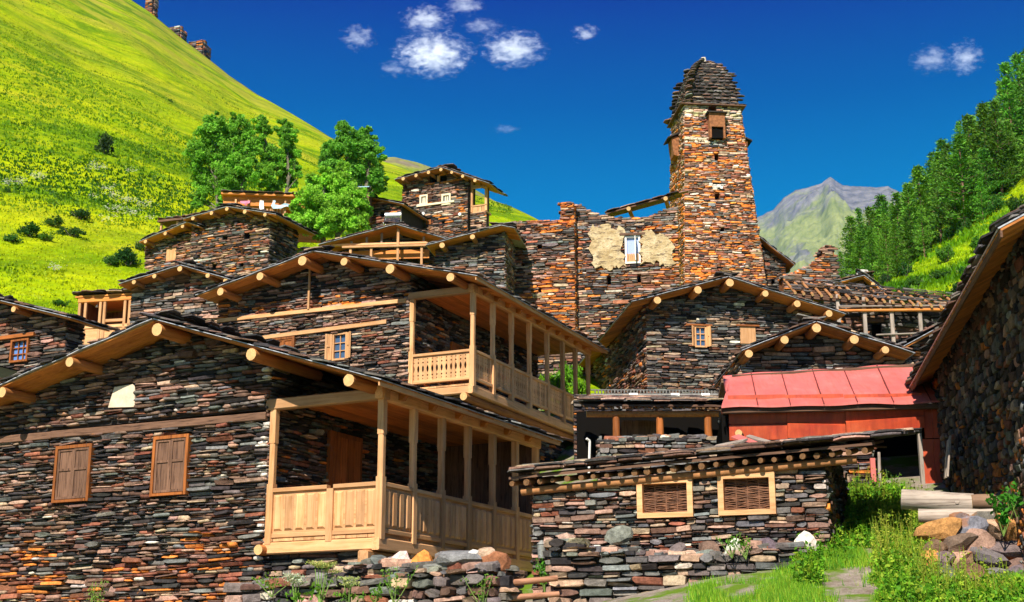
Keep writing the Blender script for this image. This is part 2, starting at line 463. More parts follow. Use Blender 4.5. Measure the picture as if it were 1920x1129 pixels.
def lay_stones(thing, part, m, org, eu, ev, en, u0, u1, v0, v1, top=None, bot=None, left=None, right=None, holes=(), h=0.1, hv=.45,
               asp=(2.0,7.0), dep=(.05,.12), mix='house', mixfn=None, wob=.025, tilt=.035, split=.22, big=.05, colfn=None, gap=.009):
    """lay coursed rubble on a face; org + eu*u + ev*v, outward normal en (part-local)"""
    org, eu, ev, en = (np.array(x, float) for x in (org, eu, ev, en))
    ph = [random.uniform(0, 6.28) for _ in range(4)]; wl = [random.uniform(.5,.9), random.uniform(1.3,2.1)]
    nt_ = len(TPL['stone'][0])
    v = v0
    while v < v1:
        ch = h * random.uniform(1-hv, 1+hv)
        vm = v + ch/2
        a = left(vm) if left else u0; b = right(vm) if right else u1
        ivs = [(a, b)]
        for (ha, hb, hc, hd) in holes:
            if min(v+ch, hd) - max(v, hc) > .35*ch: ivs = sub_iv(ivs, ha, hb)
        for (a, b) in ivs:
            u = a + random.uniform(-.02, 0)
            while u < b - .03:
                wd = ch * random.uniform(*asp)
                if b - (u + wd) < ch*.9: wd = b - u + random.uniform(-.015, .02)
                um = u + wd/2
                if (top is None or vm < top(um) - ch*.2) and (bot is None or vm > bot(um)):
                    n_sp = 2 if (random.random() < split and wd > 2.2*ch) else 1
                    cuts = [0, 1] if n_sp == 1 else [0, random.uniform(.35,.65), 1]
                    for q in range(n_sp):
                        hh = ch*(cuts[q+1]-cuts[q])
                        vv = v + ch*(cuts[q]+cuts[q+1])/2
                        ww = wd; uu = um
                        bg = 1.0
                        if random.random() < big: bg = random.uniform(1.2,1.6)
                        vv += wob*(math.sin(uu/wl[0]*2+ph[0]) + math.sin(uu/wl[1]*2+ph[1]+vv))*.5
                        ro = random.gauss(0, tilt)
                        e1 = eu*math.cos(ro) + ev*math.sin(ro); e2 = ev*math.cos(ro) - eu*math.sin(ro)
                        dp = random.uniform(*dep)
                        M = np.zeros((3,4))
                        M[:,0] = e1*(ww-gap*random.uniform(.2,1.6)); M[:,1] = -en*dp*(1.2 if bg > 1 else 1); M[:,2] = e2*(hh*bg-gap*random.uniform(.2,1.5))
                        M[:,3] = org + eu*uu + ev*vv - en*.01
                        mx = mixfn(uu, vv) if mixfn else mix
                        c = pick_col(MIX[mx])
                        if colfn: c = colfn(uu, vv, c)
                        piece(thing, 'stone', part, m, random.randrange(nt_), M, c)
                u += wd
        v += ch

def wall_face(mb, org, eu, ev, en, u0, u1, v0, v1, top=None, holes=(), rev=.28, mi=0, hmi=1, cuts=(), open_=False):
    """backing sheet with real openings, their reveals and a dark back"""
    org, eu, ev, en = (Vector(x) for x in (org, eu, ev, en))
    P = lambda u, v, n=0.0: org + eu*u + ev*v + en*n
    us = sorted({u0, u1, *[min(max(x, u0), u1) for hh in holes for x in hh[:2]], *[c for c in cuts if u0 < c < u1]})
    for a, b in zip(us, us[1:]):
        if b - a < 1e-5: continue
        ivs = [(v0, None)]
        hs = sorted([hh for hh in holes if hh[0] < b - 1e-5 and hh[1] > a + 1e-5], key=lambda t: t[2])
        lo = v0
        segs = []
        for hh in hs: segs.append((lo, lo, hh[2], hh[2])); lo = hh[3]
        ta = top(a + 1e-4) if top else v1; tb = top(b - 1e-4) if top else v1
        segs.append((lo, lo, tb, ta))
        for (la, lb, hb, ha) in segs:
            mb.add([P(a, la), P(b, lb), P(b, hb), P(a, ha)], [(0,1,2,3)], mi)
    for (a, b, c, d) in holes:
        a, b = max(a, u0), min(b, u1)
        q = [P(a,c), P(b,c), P(b,d), P(a,d)]; k = [P(a,c,-rev), P(b,c,-rev), P(b,d,-rev), P(a,d,-rev)]
        mb.add(q+k, [(0,4,5,1),(1,5,6,2),(2,6,7,3),(3,7,4,0)], mi)
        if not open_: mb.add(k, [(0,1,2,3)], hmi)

def gable(L, M, Rr):
    """underside height of a gable roof over u, from its left eave, ridge and right eave (u, z)"""
    def f(u):
        if u <= M[0]: return M[1] + (L[1]-M[1])*(M[0]-u)/(M[0]-L[0])
        return M[1] + (Rr[1]-M[1])*(u-M[0])/(Rr[0]-M[0])
    return f

def roof_slope(thing, roof, A, B, d0, d1, planks=True, pw=.19, near=True, e=.17, sw=(.3,.62), thick=.026, layers=1, plank_axis='x', ridge=False, jag=.10, mixk='slate', deckmat='deck_x', nplank=200, sl_len=.42, slates=True):
    """one slope from ridge point A=(u,z) to eave point B=(u,z), running in d from d0 to d1"""
    A = Vector((A[0], 0, A[1])); B = Vector((B[0], 0, B[1]))
    t = (B - A); ls = t.length; t.normalize(); ed = Vector((0,1,0))
    n = ed.cross(t) if t.x < 0 else t.cross(ed)
    if n.z < 0: n = -n
    if planks:
        # shared board mesh, one object per board
        k = 0; d = d0; me = None
        cnt = int((d1-d0)/pw)
        pw = (d1-d0)/cnt
        mb = MB(); mb.beam((0,0,0), t*(ls-.02), pw-.008, .032, up=n, ch=.1); me = mb.mesh('board'); me.materials.append(MAT[deckmat])
        rest = MB()
        for i in range(cnt):
            c = Vector((A.x, d0 + (i+.5)*pw, A.z)) + n*.016
            if i < nplank:
                o = bpy.data.objects.new('board', me); COL.objects.link(o); o.parent = roof
                o.location = c + t*random.uniform(0,.02) + n*random.uniform(-.003,.003)
    if not slates: return
    nt_ = len(TPL['slate'][0])
    s_ = ls + .06; row = 0
    while s_ > -.1:
        d = d0 - random.uniform(.02, jag+.03)
        while d < d1 + .03:
            w = random.uniform(*sw)
            ln = sl_len*random.uniform(.8,1.25)
            for ly in range(layers):
                lift = .045 + thick*(.8 + 1.3*ly) + random.uniform(0,.012)
                tl = random.gauss(0,.03) + thick*1.6/ln + .02
                es = (-t*math.cos(tl) - n*math.sin(tl)).normalized()
                rr = random.gauss(0,.06)
                e1 = (ed*math.cos(rr) + es*math.sin(rr)); e2 = (es*math.cos(rr) - ed*math.sin(rr))
                n2 = e1.cross(e2); 
                if n2.z < 0: n2 = -n2
                c = A + t*(s_ - ln*.5 + random.uniform(-.05,.07)) + n*(lift + .03) ; c = Vector((c.x, d + w/2, c.z))
                M = np.zeros((3,4)); M[:,0] = e1*w*1.08; M[:,1] = e2*ln; M[:,2] = n2*thick*random.uniform(.7,1.5); M[:,3] = c
                piece(thing, 'slate', roof, MAT['slate'], random.randrange(nt_), M, pick_col(MIX[mixk]))
            d += w*random.uniform(.88,1.0)
        s_ -= e*random.uniform(.85,1.15); row += 1

def log(parent, p, q, r, name='purlin', r1=None, far=False, n=12, end='logend'):
    r = r*random.uniform(.70,.87)
    """round timber: origin at its visible end so that the growth rings centre there"""
    p = Vector(p); q = Vector(q)
    mb = MB(); mb.tube((0,0,0), q-p, r, r1 or r*.97, n=n, mi=0, emi=1, jit=.03, seg=3)
    o = mb.build(name, [MAT['log_far'] if far else MAT['log'], MAT[end]], parent, loc=p)
    return o
def zfix(o, parent):
    return o
# ------------------------------------------------------------------ stone houses
def stone_house(name, label, F, z0, uL, uR, D, L, M, Rr, oh, d1, mix='house', mixfn=None, holes=(), sholes=(), sides='r', h=.1,
                near=True, purl=(), pr=.13, smat='stone', pw=.2, cat='house', dep=(.05,.12), planks=True, slate_e=.17, sl=(.3,.62),
                gd0=None, purl_in=.3, thick=.026, mortar='mortar', wob=.025, sl_len=.42, sidemix=None, log_far=False, nplank=60, layers=1, colfn=None, asp=(2.0,7.0), back=True, topfn=None):
    hs = house(name, F, z0, label, cat)
    top = topfn or gable(L, M, Rr)
    wtop = lambda u: top(u) + .01
    # wall part: backing sheets on the visible faces and the rest of the box
    mb = MB()
    wall_face(mb, (0,0,0), (1,0,0), (0,0,1), (0,-1,0), uL, uR, z0-.4, 0, wtop, holes, cuts=(M[0],))
    for sd in ('r', 'l'):
        u = uR if sd == 'r' else uL; en = (1,0,0) if sd == 'r' else (-1,0,0)
        wall_face(mb, (u,0,0), (0,1,0), (0,0,1), en, 0, D, z0-.4, wtop(u), None, sholes if sd in sides else ())
    if back: wall_face(mb, (0,D,0), (1,0,0), (0,0,1), (0,1,0), uL, uR, z0-.4, 0, wtop, (), cuts=(M[0],))
    wall = mb.build('wall', [MAT[mortar], MAT['hole']], hs)
    st = MAT[smat]
    lay_stones(hs, wall, st, (0,0,0), (1,0,0), (0,0,1), (0,-1,0), uL-.03, uR+.03, z0-.3, max(wtop(uL), wtop(uR), wtop(min(max(M[0],uL),uR))), wtop, holes=holes,
               h=h, mix=mix, mixfn=mixfn, dep=dep, wob=wob, colfn=colfn, asp=asp)
    for sd in sides:
        u = uR if sd == 'r' else uL; en = (1,0,0) if sd == 'r' else (-1,0,0)
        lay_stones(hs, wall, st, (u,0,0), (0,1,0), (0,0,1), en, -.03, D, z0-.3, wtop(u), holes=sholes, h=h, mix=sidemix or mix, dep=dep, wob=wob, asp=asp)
    # roof part
    mb = MB()
    for A, B in ((M, L), (M, Rr)):
        t = Vector((B[0]-A[0], 0, B[1]-A[1])).normalized(); n = Vector((-t.z, 0, t.x));  n = n if n.z > 0 else -n
        lo = .036 if planks else 0.0
        p = [Vector((A[0],0,A[1])), Vector((B[0],0,B[1])) + t*.03]
        nseg = max(6, int((p[1]-p[0]).length/.35))
        # roofing felt: thin wavy sheet that shows as a pale line at the verge
        for i in range(nseg):
            a = p[0].lerp(p[1], i/nseg); b = p[0].lerp(p[1], (i+1)/nseg)
            ja, jb = (.02+.025*math.sin(i*1.7)), (.02+.025*math.sin((i+1)*1.7))
            vs = []
            for (q, j) in ((a, ja), (b, jb)):
                for dd in (d0_(oh, gd0) - .03 - j, d1):
                    vs += [q + n*(lo+.002) + Vector((0,dd,0)), q + n*(lo+.016) + Vector((0,dd,0))]
            mb.add(vs, [(0,1,5,4),(2,6,7,3),(1,3,7,5),(0,4,6,2),(0,2,3,1),(4,5,7,6)], 0)
        if not planks:
            vs = []
            for q in p:
                for dd in (-oh, d1): vs += [q + n*-.045 + Vector((0,dd,0)), q + n*-.003 + Vector((0,dd,0))]
            mb.add(vs, [(0,1,5,4),(2,6,7,3),(1,3,7,5),(0,4,6,2),(0,2,3,1),(4,5,7,6)], 1)
        W = lambda q, dd: F.w(q.x, dd, q.z)
        occ(W(p[0],-oh), W(p[1],-oh), W(p[1],d1), W(p[0],d1))
    roof = mb.build('roof', [MAT['felt'], MAT['deck_x']], hs)
    for A, B in ((M, L), (M, Rr)):
        roof_slope(hs, roof, A, B, -oh, d1, planks=planks, pw=pw, e=slate_e, sw=sl, thick=thick, sl_len=sl_len, nplank=nplank, layers=layers)
    # ridge slates
    nt_ = len(TPL['slate'][0]); d = -oh-.05
    while d < d1:
        w = random.uniform(*sl)*1.2
        for k in range(2):
            M_ = np.zeros((3,4)); ro = random.gauss(0,.08)
            M_[:,0] = (random.gauss(0,.05), w, random.gauss(0,.03)); M_[:,1] = (-.5*sl_len/.42, random.gauss(0,.04), random.gauss(0,.03)); M_[:,2] = (0,0,thick*1.3)
            M_[:,3] = (M[0]+random.uniform(-.12,.12), d+w/2, M[1]+.13+k*thick*1.2)
            piece(hs, 'slate', roof, MAT['slate'], random.randrange(nt_), M_, pick_col(MIX['slate']))
        d += w*.8
    for (pu, rr) in purl:
        z = top(pu) - rr*.9
        log(roof, (pu, -oh-.06+random.uniform(-.03,.05), z), (pu, purl_in, z), rr, far=log_far)
    W = F.w
    zt = wtop(uR); zl = wtop(uL); zm = wtop(min(max(M[0],uL),uR)); um = min(max(M[0],uL),uR)
    occ(W(uL,0,z0), W(uR,0,z0), W(uR,0,zt), W(uL,0,zl)); occ(W(uL,0,zl), W(uR,0,zt), W(um,0,zm))
    occ(W(uR,0,z0), W(uR,D,z0), W(uR,D,zt), W(uR,0,zt)); occ(W(uL,0,z0), W(uL,D,z0), W(uL,D,zl), W(uL,0,zl))
    return hs, wall, roof, top
def d0_(oh, g): return -oh

def part(mb, name, m, parent): return mb.build(name, m, parent)
def child(mb, name, m, parent): return mb.build(name, m, parent, loc=(0,0,0))

def shared(name, me, m, parent, M):
    o = bpy.data.objects.new(name, me); COL.objects.link(o); o.parent = parent; o.matrix_basis = M
    if m and not me.materials: me.materials.append(m)
    return o

# carved balustrade board: an outline with notches that pair up into diamonds and keyholes
def fret_mesh(w, h, t=.022):
    hw = w/2; pts = []
    prof = [(0,hw*.99),(.06,hw*.99),(.09,hw*.7),(.12,hw*.99),(.18,hw*.99),(.225,hw*.58),(.27,hw*.99),(.33,hw*.99),(.40,hw*.66),(.49,hw*.52),(.58,hw*.66),(.65,hw*.99),(.71,hw*.99),(.755,hw*.58),(.80,hw*.99),(.87,hw*.99),(.90,hw*.7),(.93,hw*.99),(1,hw*.99)]
    right = [(x, z*h) for z, x in prof]; left = [(-x, z*h) for z, x in reversed(prof)]
    mb = MB(); n = len(prof)
    # strips so that no face is badly concave
    for k in (0, 1):
        y = -t/2 if k == 0 else t/2
        for i in range(n-1):
            (a, za), (b, zb_) = right[i], right[i+1]
            q = [(-a,y,za),(a,y,za),(b,y,zb_),(-b,y,zb_)]
            mb.add(q if k == 0 else q[::-1], [(0,1,2,3)])
    for i in range(n-1):
        (a, za), (b, zb_) = right[i], right[i+1]
        mb.add([(a,-t/2,za),(a,t/2,za),(b,t/2,zb_),(b,-t/2,zb_)], [(0,1,2,3)])
        mb.add([(-a,-t/2,za),(-a,t/2,za),(-b,t/2,zb_),(-b,-t/2,zb_)], [(3,2,1,0)])
    # round hole suggestion: small diamond plug holes are left to the notches
    return mb.mesh('carved_board')
def raised_mesh(w, h, t=.03):
    mb = MB(); b = .035
    x, z = w/2, h
    mb.add([(-x,0,0),(x,0,0),(x,0,z),(-x,0,z),(-x+b,-t,b),(x-b,-t,b),(x-b,-t,z-b),(-x+b,-t,z-b)],
           [(0,1,5,4),(1,2,6,5),(2,3,7,6),(3,0,4,7),(4,5,6,7)])
    return mb.mesh('panel_board')

def balcony(hs, u0, posts, zf, rail_h, ztop, front_posts, style, pw=.13, slope=0.0, roof=None, ceil=None, eave=None, base_h=.26, d_end=None, nb=5, brk=.85):
    """timber gallery along the right side of a house: u0 (wall) .. 0, side posts at depths `posts`"""
    d_end = d_end or posts[-1]
    mb = MB(); mb.box(u0, -.02, .02, d_end, zf-.06, zf)       # floor
    fl = mb.build('balcony', MAT['pine_y'], hs)
    px, py, pz = MAT['pine_x'], MAT['pine_y'], MAT['pine_z']
    def ptop(u): return ztop
    # floor planks ends at the front
    n = int(-u0/.2)
    for i in range(n):
        m = MB(); a = u0 + i*(-u0)/n; m.box(a+.004, a-u0/n-.004, -.04+random.uniform(-.01,.01), .012, zf-.055, zf-.008); child(m, 'floor_plank', py, fl)
    # sill beams
    m = MB(); m.beam((u0-.1,.02,zf-.17), (.04,.02,zf-.17), .16, .2); child(m, 'sill_beam', px, fl)
    m = MB(); m.beam((-.02,-.1,zf-.175), (-.02,d_end+.1,zf-.175), .15, .21); child(m, 'sill_beam', py, fl)
    # posts
    def post(u, d, w=pw, zt=ztop, short=False):
        m = MB()
        zr = zf + rail_h
        m.beam((u,d,zf-.1), (u,d,zr+(-.03 if short else .12)), w*1.12, w*1.12, up=(0,1,0), ch=.06)
        if short: return child(m, 'rail_post', pz, fl)
        m.beam((u,d,zr+.12), (u,d,zt-.6), w*.92, w*.92, up=(0,1,0), ch=.16)
        m.beam((u,d,zt-.6), (u,d,zt), w*1.04, w*1.04, up=(0,1,0), ch=.06)
        return child(m, 'post', pz, fl)
    for i, u in enumerate(front_posts): post(u, 0, short=0 < i < len(front_posts)-1)
    for d in posts[1:]: post(0, d)
    # rails and infill
    def bay(p0, p1, side):
        p0 = Vector(p0); p1 = Vector(p1); ax = (p1-p0).normalized(); ln = (p1-p0).length
        wood = px if side == 'f' else py
        rz = -math.atan2(ax.x, ax.y) + math.pi/2
        ms = MB(); ms.beam(p0 + Vector((0,0,rail_h)), p1 + Vector((0,0,rail_h)), .12, .075); child(ms, 'handrail', wood, fl)
        bz = .0 if style == 'panel' else .09
        ms = MB(); ms.beam(p0 + Vector((0,0,bz+.045)), p1 + Vector((0,0,bz+.045)), .09, .08); child(ms, 'bottom_rail', wood, fl)
        bz += .085; h = rail_h - .04 - bz
        Mr = Matrix.Rotation(math.atan2(ax.y, ax.x), 4, 'Z')
        out = Vector((0,-1,0)) if side == 'f' else Vector((1,0,0))
        if style == 'panel':
            m = MB(); c = (p0+p1)/2
            q0 = p0 + Vector((0,0,bz)); q1 = p1 + Vector((0,0,bz))
            m.beam(q0 + Vector((0,0,h/2)), q1 + Vector((0,0,h/2)), .03, h, ch=.05); child(m, 'panel', wood, fl)
            k = max(3, round(ln/.22)); key = ('rp', round(ln/k,3), round(h,3))
            if key not in TMESH: TMESH[key] = raised_mesh(ln/k*.8, h*.88)
            for i in range(k):
                c = p0 + ax*(ln*(i+.5)/k) + Vector((0,0,bz+h*.06)) + out*.018
                shared('panel_board', TMESH[key], pz, fl, Matrix.Translation(c) @ Mr)
        else:
            k = max(5, round(ln/.135)); key = ('fb', round(ln/k,3), round(h,3))
            if key not in TMESH: TMESH[key] = fret_mesh(ln/k, h)
            for i in range(k):
                c = p0 + ax*(ln*(i+.5)/k) + Vector((0,0,bz))
                shared('carved_board', TMESH[key], pz, fl, Matrix.Translation(c) @ Mr)
    g = pw*.55
    for a, b in zip(front_posts, front_posts[1:]): bay((a+g,-.0,zf), (b-g,0,zf), 'f')
    for a, b in zip(posts, posts[1:]): bay((0,a+g,zf), (0,b-g,zf), 's')
    # plates on the posts
    m = MB(); m.beam((u0-.02,0,ztop+.1), (.1,0,ztop+.1), .16, .2); child(m, 'front_plate', px, fl)
    m = MB(); m.beam((0,-.14,ztop+.11), (0,d_end+.12,ztop+.11), .15, .22); child(m, 'side_plate', py, fl)
    return fl

def shutter_window(parent, uc, z0, z1, w, y=-.02, woodf='orange', leaf='old'):
    """weathered frame with two boarded, panelled shutters"""
    m = MB(); f = .06
    m.box(uc-w/2, uc-w/2+f, y-.10, y+.04, z0, z1); m.box(uc+w/2-f, uc+w/2, y-.10, y+.04, z0, z1)
    m.box(uc-w/2+f, uc+w/2-f, y-.10, y+.04, z1-f, z1); m.box(uc-w/2+f, uc+w/2-f, y-.12, y+.04, z0, z0+f*.8)
    fr = part(m, 'window_frame', MAT[woodf+'_z'], parent)
    iw = (w-2*f)/2 - .008
    for sg in (-1, 1):
        c = uc + sg*(iw/2+.006)
        m = MB(); a, b = z0+f+.004, z1-f-.004; s_ = .045; yy = y-.055 - (.012 if sg > 0 else 0)
        m.box(c-iw/2, c+iw/2, yy, yy+.03, a, b)
        sh = child(m, 'shutter', MAT[leaf+'_z'], fr)
        m = MB()
        m.box(c-iw/2, c-iw/2+s_, yy-.02, yy-.002, a, b); m.box(c+iw/2-s_, c+iw/2, yy-.02, yy-.002, a, b)
        for k in (a, a+(b-a)*.56, b-s_): m.box(c-iw/2+s_, c+iw/2-s_, yy-.02, yy-.002, k, k+s_)
        m.build('shutter_frame', MAT[leaf+'_z'], fr, loc=(0,0,0))
    return fr
def casement(parent, uc, z0, z1, w, y=-.02, m_='pine_z', glass='glass', nx=2, nz=3, f=.05, bar=.022, deep=.08, name='window_frame'):
    m = MB()
    m.box(uc-w/2, uc-w/2+f, y-deep, y+.06, z0, z1); m.box(uc+w/2-f, uc+w/2, y-deep, y+.06, z0, z1)
    m.box(uc-w/2+f, uc+w/2-f, y-deep, y+.06, z1-f, z1); m.box(uc-w/2+f, uc+w/2-f, y-deep-.015, y+.06, z0, z0+f)
    for i in range(1, nx):
        x = uc-w/2+f + (w-2*f)*i/nx; m.box(x-bar/2, x+bar/2, y-.02, y+.02, z0+f, z1-f)
    for i in range(1, nz):
        z = z0+f + (z1-z0-2*f)*i/nz
        for j in range(nx):
            xa = uc-w/2+f+(w-2*f)*j/nx + (bar/2 if j else 0); xb = uc-w/2+f+(w-2*f)*(j+1)/nx - (bar/2 if j < nx-1 else 0)
            m.box(xa, xb, y-.018, y+.018, z-bar/2, z+bar/2)
    fr = part(m, name, MAT[m_], parent)
    m = MB(); m.box(uc-w/2+f*.9, uc+w/2-f*.9, y+.022, y+.03, z0+f*.9, z1-f*.9); child(m, 'pane', MAT[glass], fr)
    return fr
def slate_field(thing, partobj, O, ea, eu, LA, LU, e=.16, sw=(.3,.6), thick=.025, sl_len=.4, skip=0.0, mixk='slate', lift=.03, jag=.08, layers=1):
    """slates on a plane: O lower corner, ea along the eave, eu up the slope (unit vectors)"""
    O = Vector(O); ea = Vector(ea).normalized(); eu = Vector(eu).normalized(); n = ea.cross(eu); n = n if n.z > 0 else -n
    nt_ = len(TPL['slate'][0]); s_ = -.06
    while s_ < LU:
        a = -random.uniform(0, jag)
        while a < LA:
            w = random.uniform(*sw); ln = sl_len*random.uniform(.8,1.25)
            for k in range(layers):
                if random.random() >= skip:
                    tl = thick*1.6/ln + .02 + random.gauss(0,.03); e2 = (eu*math.cos(tl) - n*math.sin(tl)).normalized()
                    rr = random.gauss(0,.07); e1 = ea*math.cos(rr) + e2*math.sin(rr); e2 = e2*math.cos(rr) - ea*math.sin(rr); n2 = e1.cross(e2); n2 = n2 if n2.z > 0 else -n2
                    c = O + ea*(a+w/2) + eu*(s_+ln/2+random.uniform(-.07,.05)) + n*(lift+thick*(1+1.4*k)+random.uniform(0,.015))
                    M = np.zeros((3,4)); M[:,0] = e1*w*1.06; M[:,1] = e2*ln; M[:,2] = n2*thick*random.uniform(.7,1.5); M[:,3] = c
                    piece(thing, 'slate', partobj, MAT['slate'], random.randrange(nt_), M, pick_col(MIX[mixk]))
            a += w*random.uniform(.88,1.0)
        s_ += e*random.uniform(.85,1.15)

def free_wall(name, label, F, z0, uL, uR, T, topfn, mix='house', mixfn=None, h=.1, sides='lr', smat='stone', holes=(), mortar='mortar', cat='wall', dep=(.05,.12), asp=(2.0,7.0), hs=None, d=0.0, n=24, cuts=(), wob=.025, tilt=.035, pname='wall', big=.05, colfn=None):
    """free-standing rubble wall with a ragged top"""
    hs = hs or house(name, F, z0, label, cat)
    us = np.linspace(uL, uR, n+1)
    mb = MB()
    wall_face(mb, (0,d,0), (1,0,0), (0,0,1), (0,-1,0), uL, uR, z0-.4, 0, lambda u: topfn(u)-.06, holes, cuts=tuple(us))
    for a, b in zip(us, us[1:]):
        za, zb_ = topfn(a)-.06, topfn(b)-.06
        mb.add([(a,d,za),(b,d,zb_),(b,d+T,zb_),(a,d+T,za)], [(0,1,2,3)]); mb.add([(a,d+T,z0-.4),(b,d+T,z0-.4),(b,d+T,zb_),(a,d+T,za)], [(3,2,1,0)])
    for u, en in ((uL,(-1,0,0)), (uR,(1,0,0))): wall_face(mb, (u,d,0), (0,1,0), (0,0,1), en, 0, T, z0-.4, topfn(u)-.06)
    w = mb.build(pname, [MAT[mortar], MAT['hole']], hs)
    vm = max(topfn(u) for u in us)
    lay_stones(hs, w, MAT[smat], (0,d,0), (1,0,0), (0,0,1), (0,-1,0), uL-.04, uR+.04, z0-.3, vm, topfn, holes=holes, h=h, mix=mix, mixfn=mixfn, dep=dep, asp=asp, wob=wob, tilt=tilt, big=big, colfn=colfn)
    for sd in sides:
        u, en = (uL,(-1,0,0)) if sd == 'l' else (uR,(1,0,0))
        lay_stones(hs, w, MAT[smat], (u,d,0), (0,1,0), (0,0,1), en, 0, T, z0-.3, topfn(u), h=h, mix=mix, dep=dep, asp=asp, wob=wob, tilt=tilt)
    # coping stones lying on the top
    lay_top = MIX[mix]
    nt_ = len(TPL['stone'][0])
    for a, b in zip(us, us[1:]):
        k = max(1, int((b-a)/(h*3)))
        for q in range(k):
            for dd in np.arange(.1, T, max(.25, h*2.2)):
                u = a + (b-a)*(q+random.random())/k
                ww, hh2 = h*random.uniform(2.2,5), h*random.uniform(2,3.2)
                M = np.zeros((3,4)); ro = random.gauss(0,.3)
                M[:,0] = (math.cos(ro)*ww, math.sin(ro)*ww, random.gauss(0,.03)); M[:,1] = (0,0,-h*random.uniform(.6,1.3)); M[:,2] = (-math.sin(ro)*hh2, math.cos(ro)*hh2, random.gauss(0,.03)); M[:,3] = (u, d+dd, topfn(u)-.07)
                piece(hs, 'stone', w, MAT[smat], random.randrange(nt_), M, pick_col(lay_top))
    for a, b in zip(us[::3], list(us[3::3]) + [us[-1]]):
        W = F.w; occ(W(a,d,z0), W(b,d,z0), W(b,d,topfn(b)), W(a,d,topfn(a)))
    return hs, w
def top_px(F, pts, d=0.0):
    q = [F.uz(x, y, d) for x, y in pts]; xs = [a for a, _ in q]; zs = [b for _, b in q]
    return lambda u: float(np.interp(u, xs, zs))
# ------------------------------------------------------------------ terrain: one sheet from under the camera to the ridges
RID = [(-3000,-2300,520),(-800,-700,470),(0,-160,430),(160,-50,415),(240,-4,405),(280,22,398),(340,72,385),(385,106,372),(430,142,352),(480,176,332),(560,221,305),(620,258,285),(700,296,262),(830,345,225),(900,368,205),(960,388,190),(1020,418,170),
       (1120,462,150),(1250,492,140),(1400,512,132),(1480,522,128),(1560,528,125),(1610,520,135),(1680,478,160),(1760,395,185),(1840,290,205),(1920,185,225),(2100,-20,250),(2600,-500,300),(4800,-1500,420)]
def _bear(px, py):
    v = ray(px, py); return math.atan2(v.x, v.y)
_rt = np.array([_bear(a, b) if -900 < a < 2700 else math.copysign(1.0 if abs(a) < 3500 else 1.2, a-960) for a, b, c in RID])
_rz = np.array([min(atr(a, b, c).z, c*1.0) if -900 < a < 2700 else c*(.8 if a < 0 else .25) for a, b, c in RID]); _rr = np.array([c for a, b, c in RID], float)
def ridge_th(th): return float(np.interp(th, _rt, _rz)), float(np.interp(th, _rt, _rr))
NEAR_R = [0, 6, 12, 17, 20, 22, 24, 26, 28, 32, 36, 42, 48, 55, 62]
def near_z(px, r):
    left = [-1.75,-1.5,-.6,.2,.5,.65,.72,.8,.9,2.2,4.5,7.2,10.2,13.6,17.2]
    mid  = [-1.75,-1.5,-.5,.3,.65,.8,.95,1.15,1.45,3.4,4.7,5.9,8.8,12.6,16.0]
    rgt  = [-1.75,-1.5,-.5,.40,1.05,1.6,2.2,2.85,3.5,4.8,6.2,8.3,10.4,12.7,15.4]
    wl = np.interp(px, [-200, 100, 700, 1000, 1350, 1500], [0,0,.6,1,1.8,2.0])
    a = np.interp(r, NEAR_R, left); b = np.interp(r, NEAR_R, mid); c = np.interp(r, NEAR_R, rgt)
    return a*(1-wl)+b*wl if wl <= 1 else b*(2-wl)+c*(wl-1)
def bumpy(x, y, s, seed=0):
    return math.sin(x/s+seed)*math.cos(y/s*1.13+seed*2.1) + .5*math.sin(x/s*2.3+y/s*1.7+seed*3) + .25*math.cos(x/s*4.1-y/s*3.7+seed)
def hill_z(th, r):
    """height of the ground at bearing th (radians right of straight ahead) and distance r"""
    if abs(th) > 1.2: th = math.copysign(1.2, th)
    px = 960 + FPX*math.tan(th)
    px = max(-2990, min(4790, px))
    if r <= 62: return near_z(px, r)
    zr, rr = ridge_th(th)
    z0 = near_z(px, 62)
    if r <= rr:
        f = (r-62)/(rr-62)
        z = z0 + (zr-z0)*f
        k = math.sin(math.pi*f)
        x, y = r*math.sin(th), r*math.cos(th)
        # terraces and hollows of the slope
        z += k*(1.1*bumpy(x, y, 17, 1) + .35*bumpy(x, y, 6, 2)) * min(1, (rr-62)/120)
        return z
    f = (r-rr)/400
    return zr - 260*f if f < 1 else zr-260-120*(f-1)
def ground_z(x, y): return hill_z(math.atan2(x, y), math.hypot(x, y))

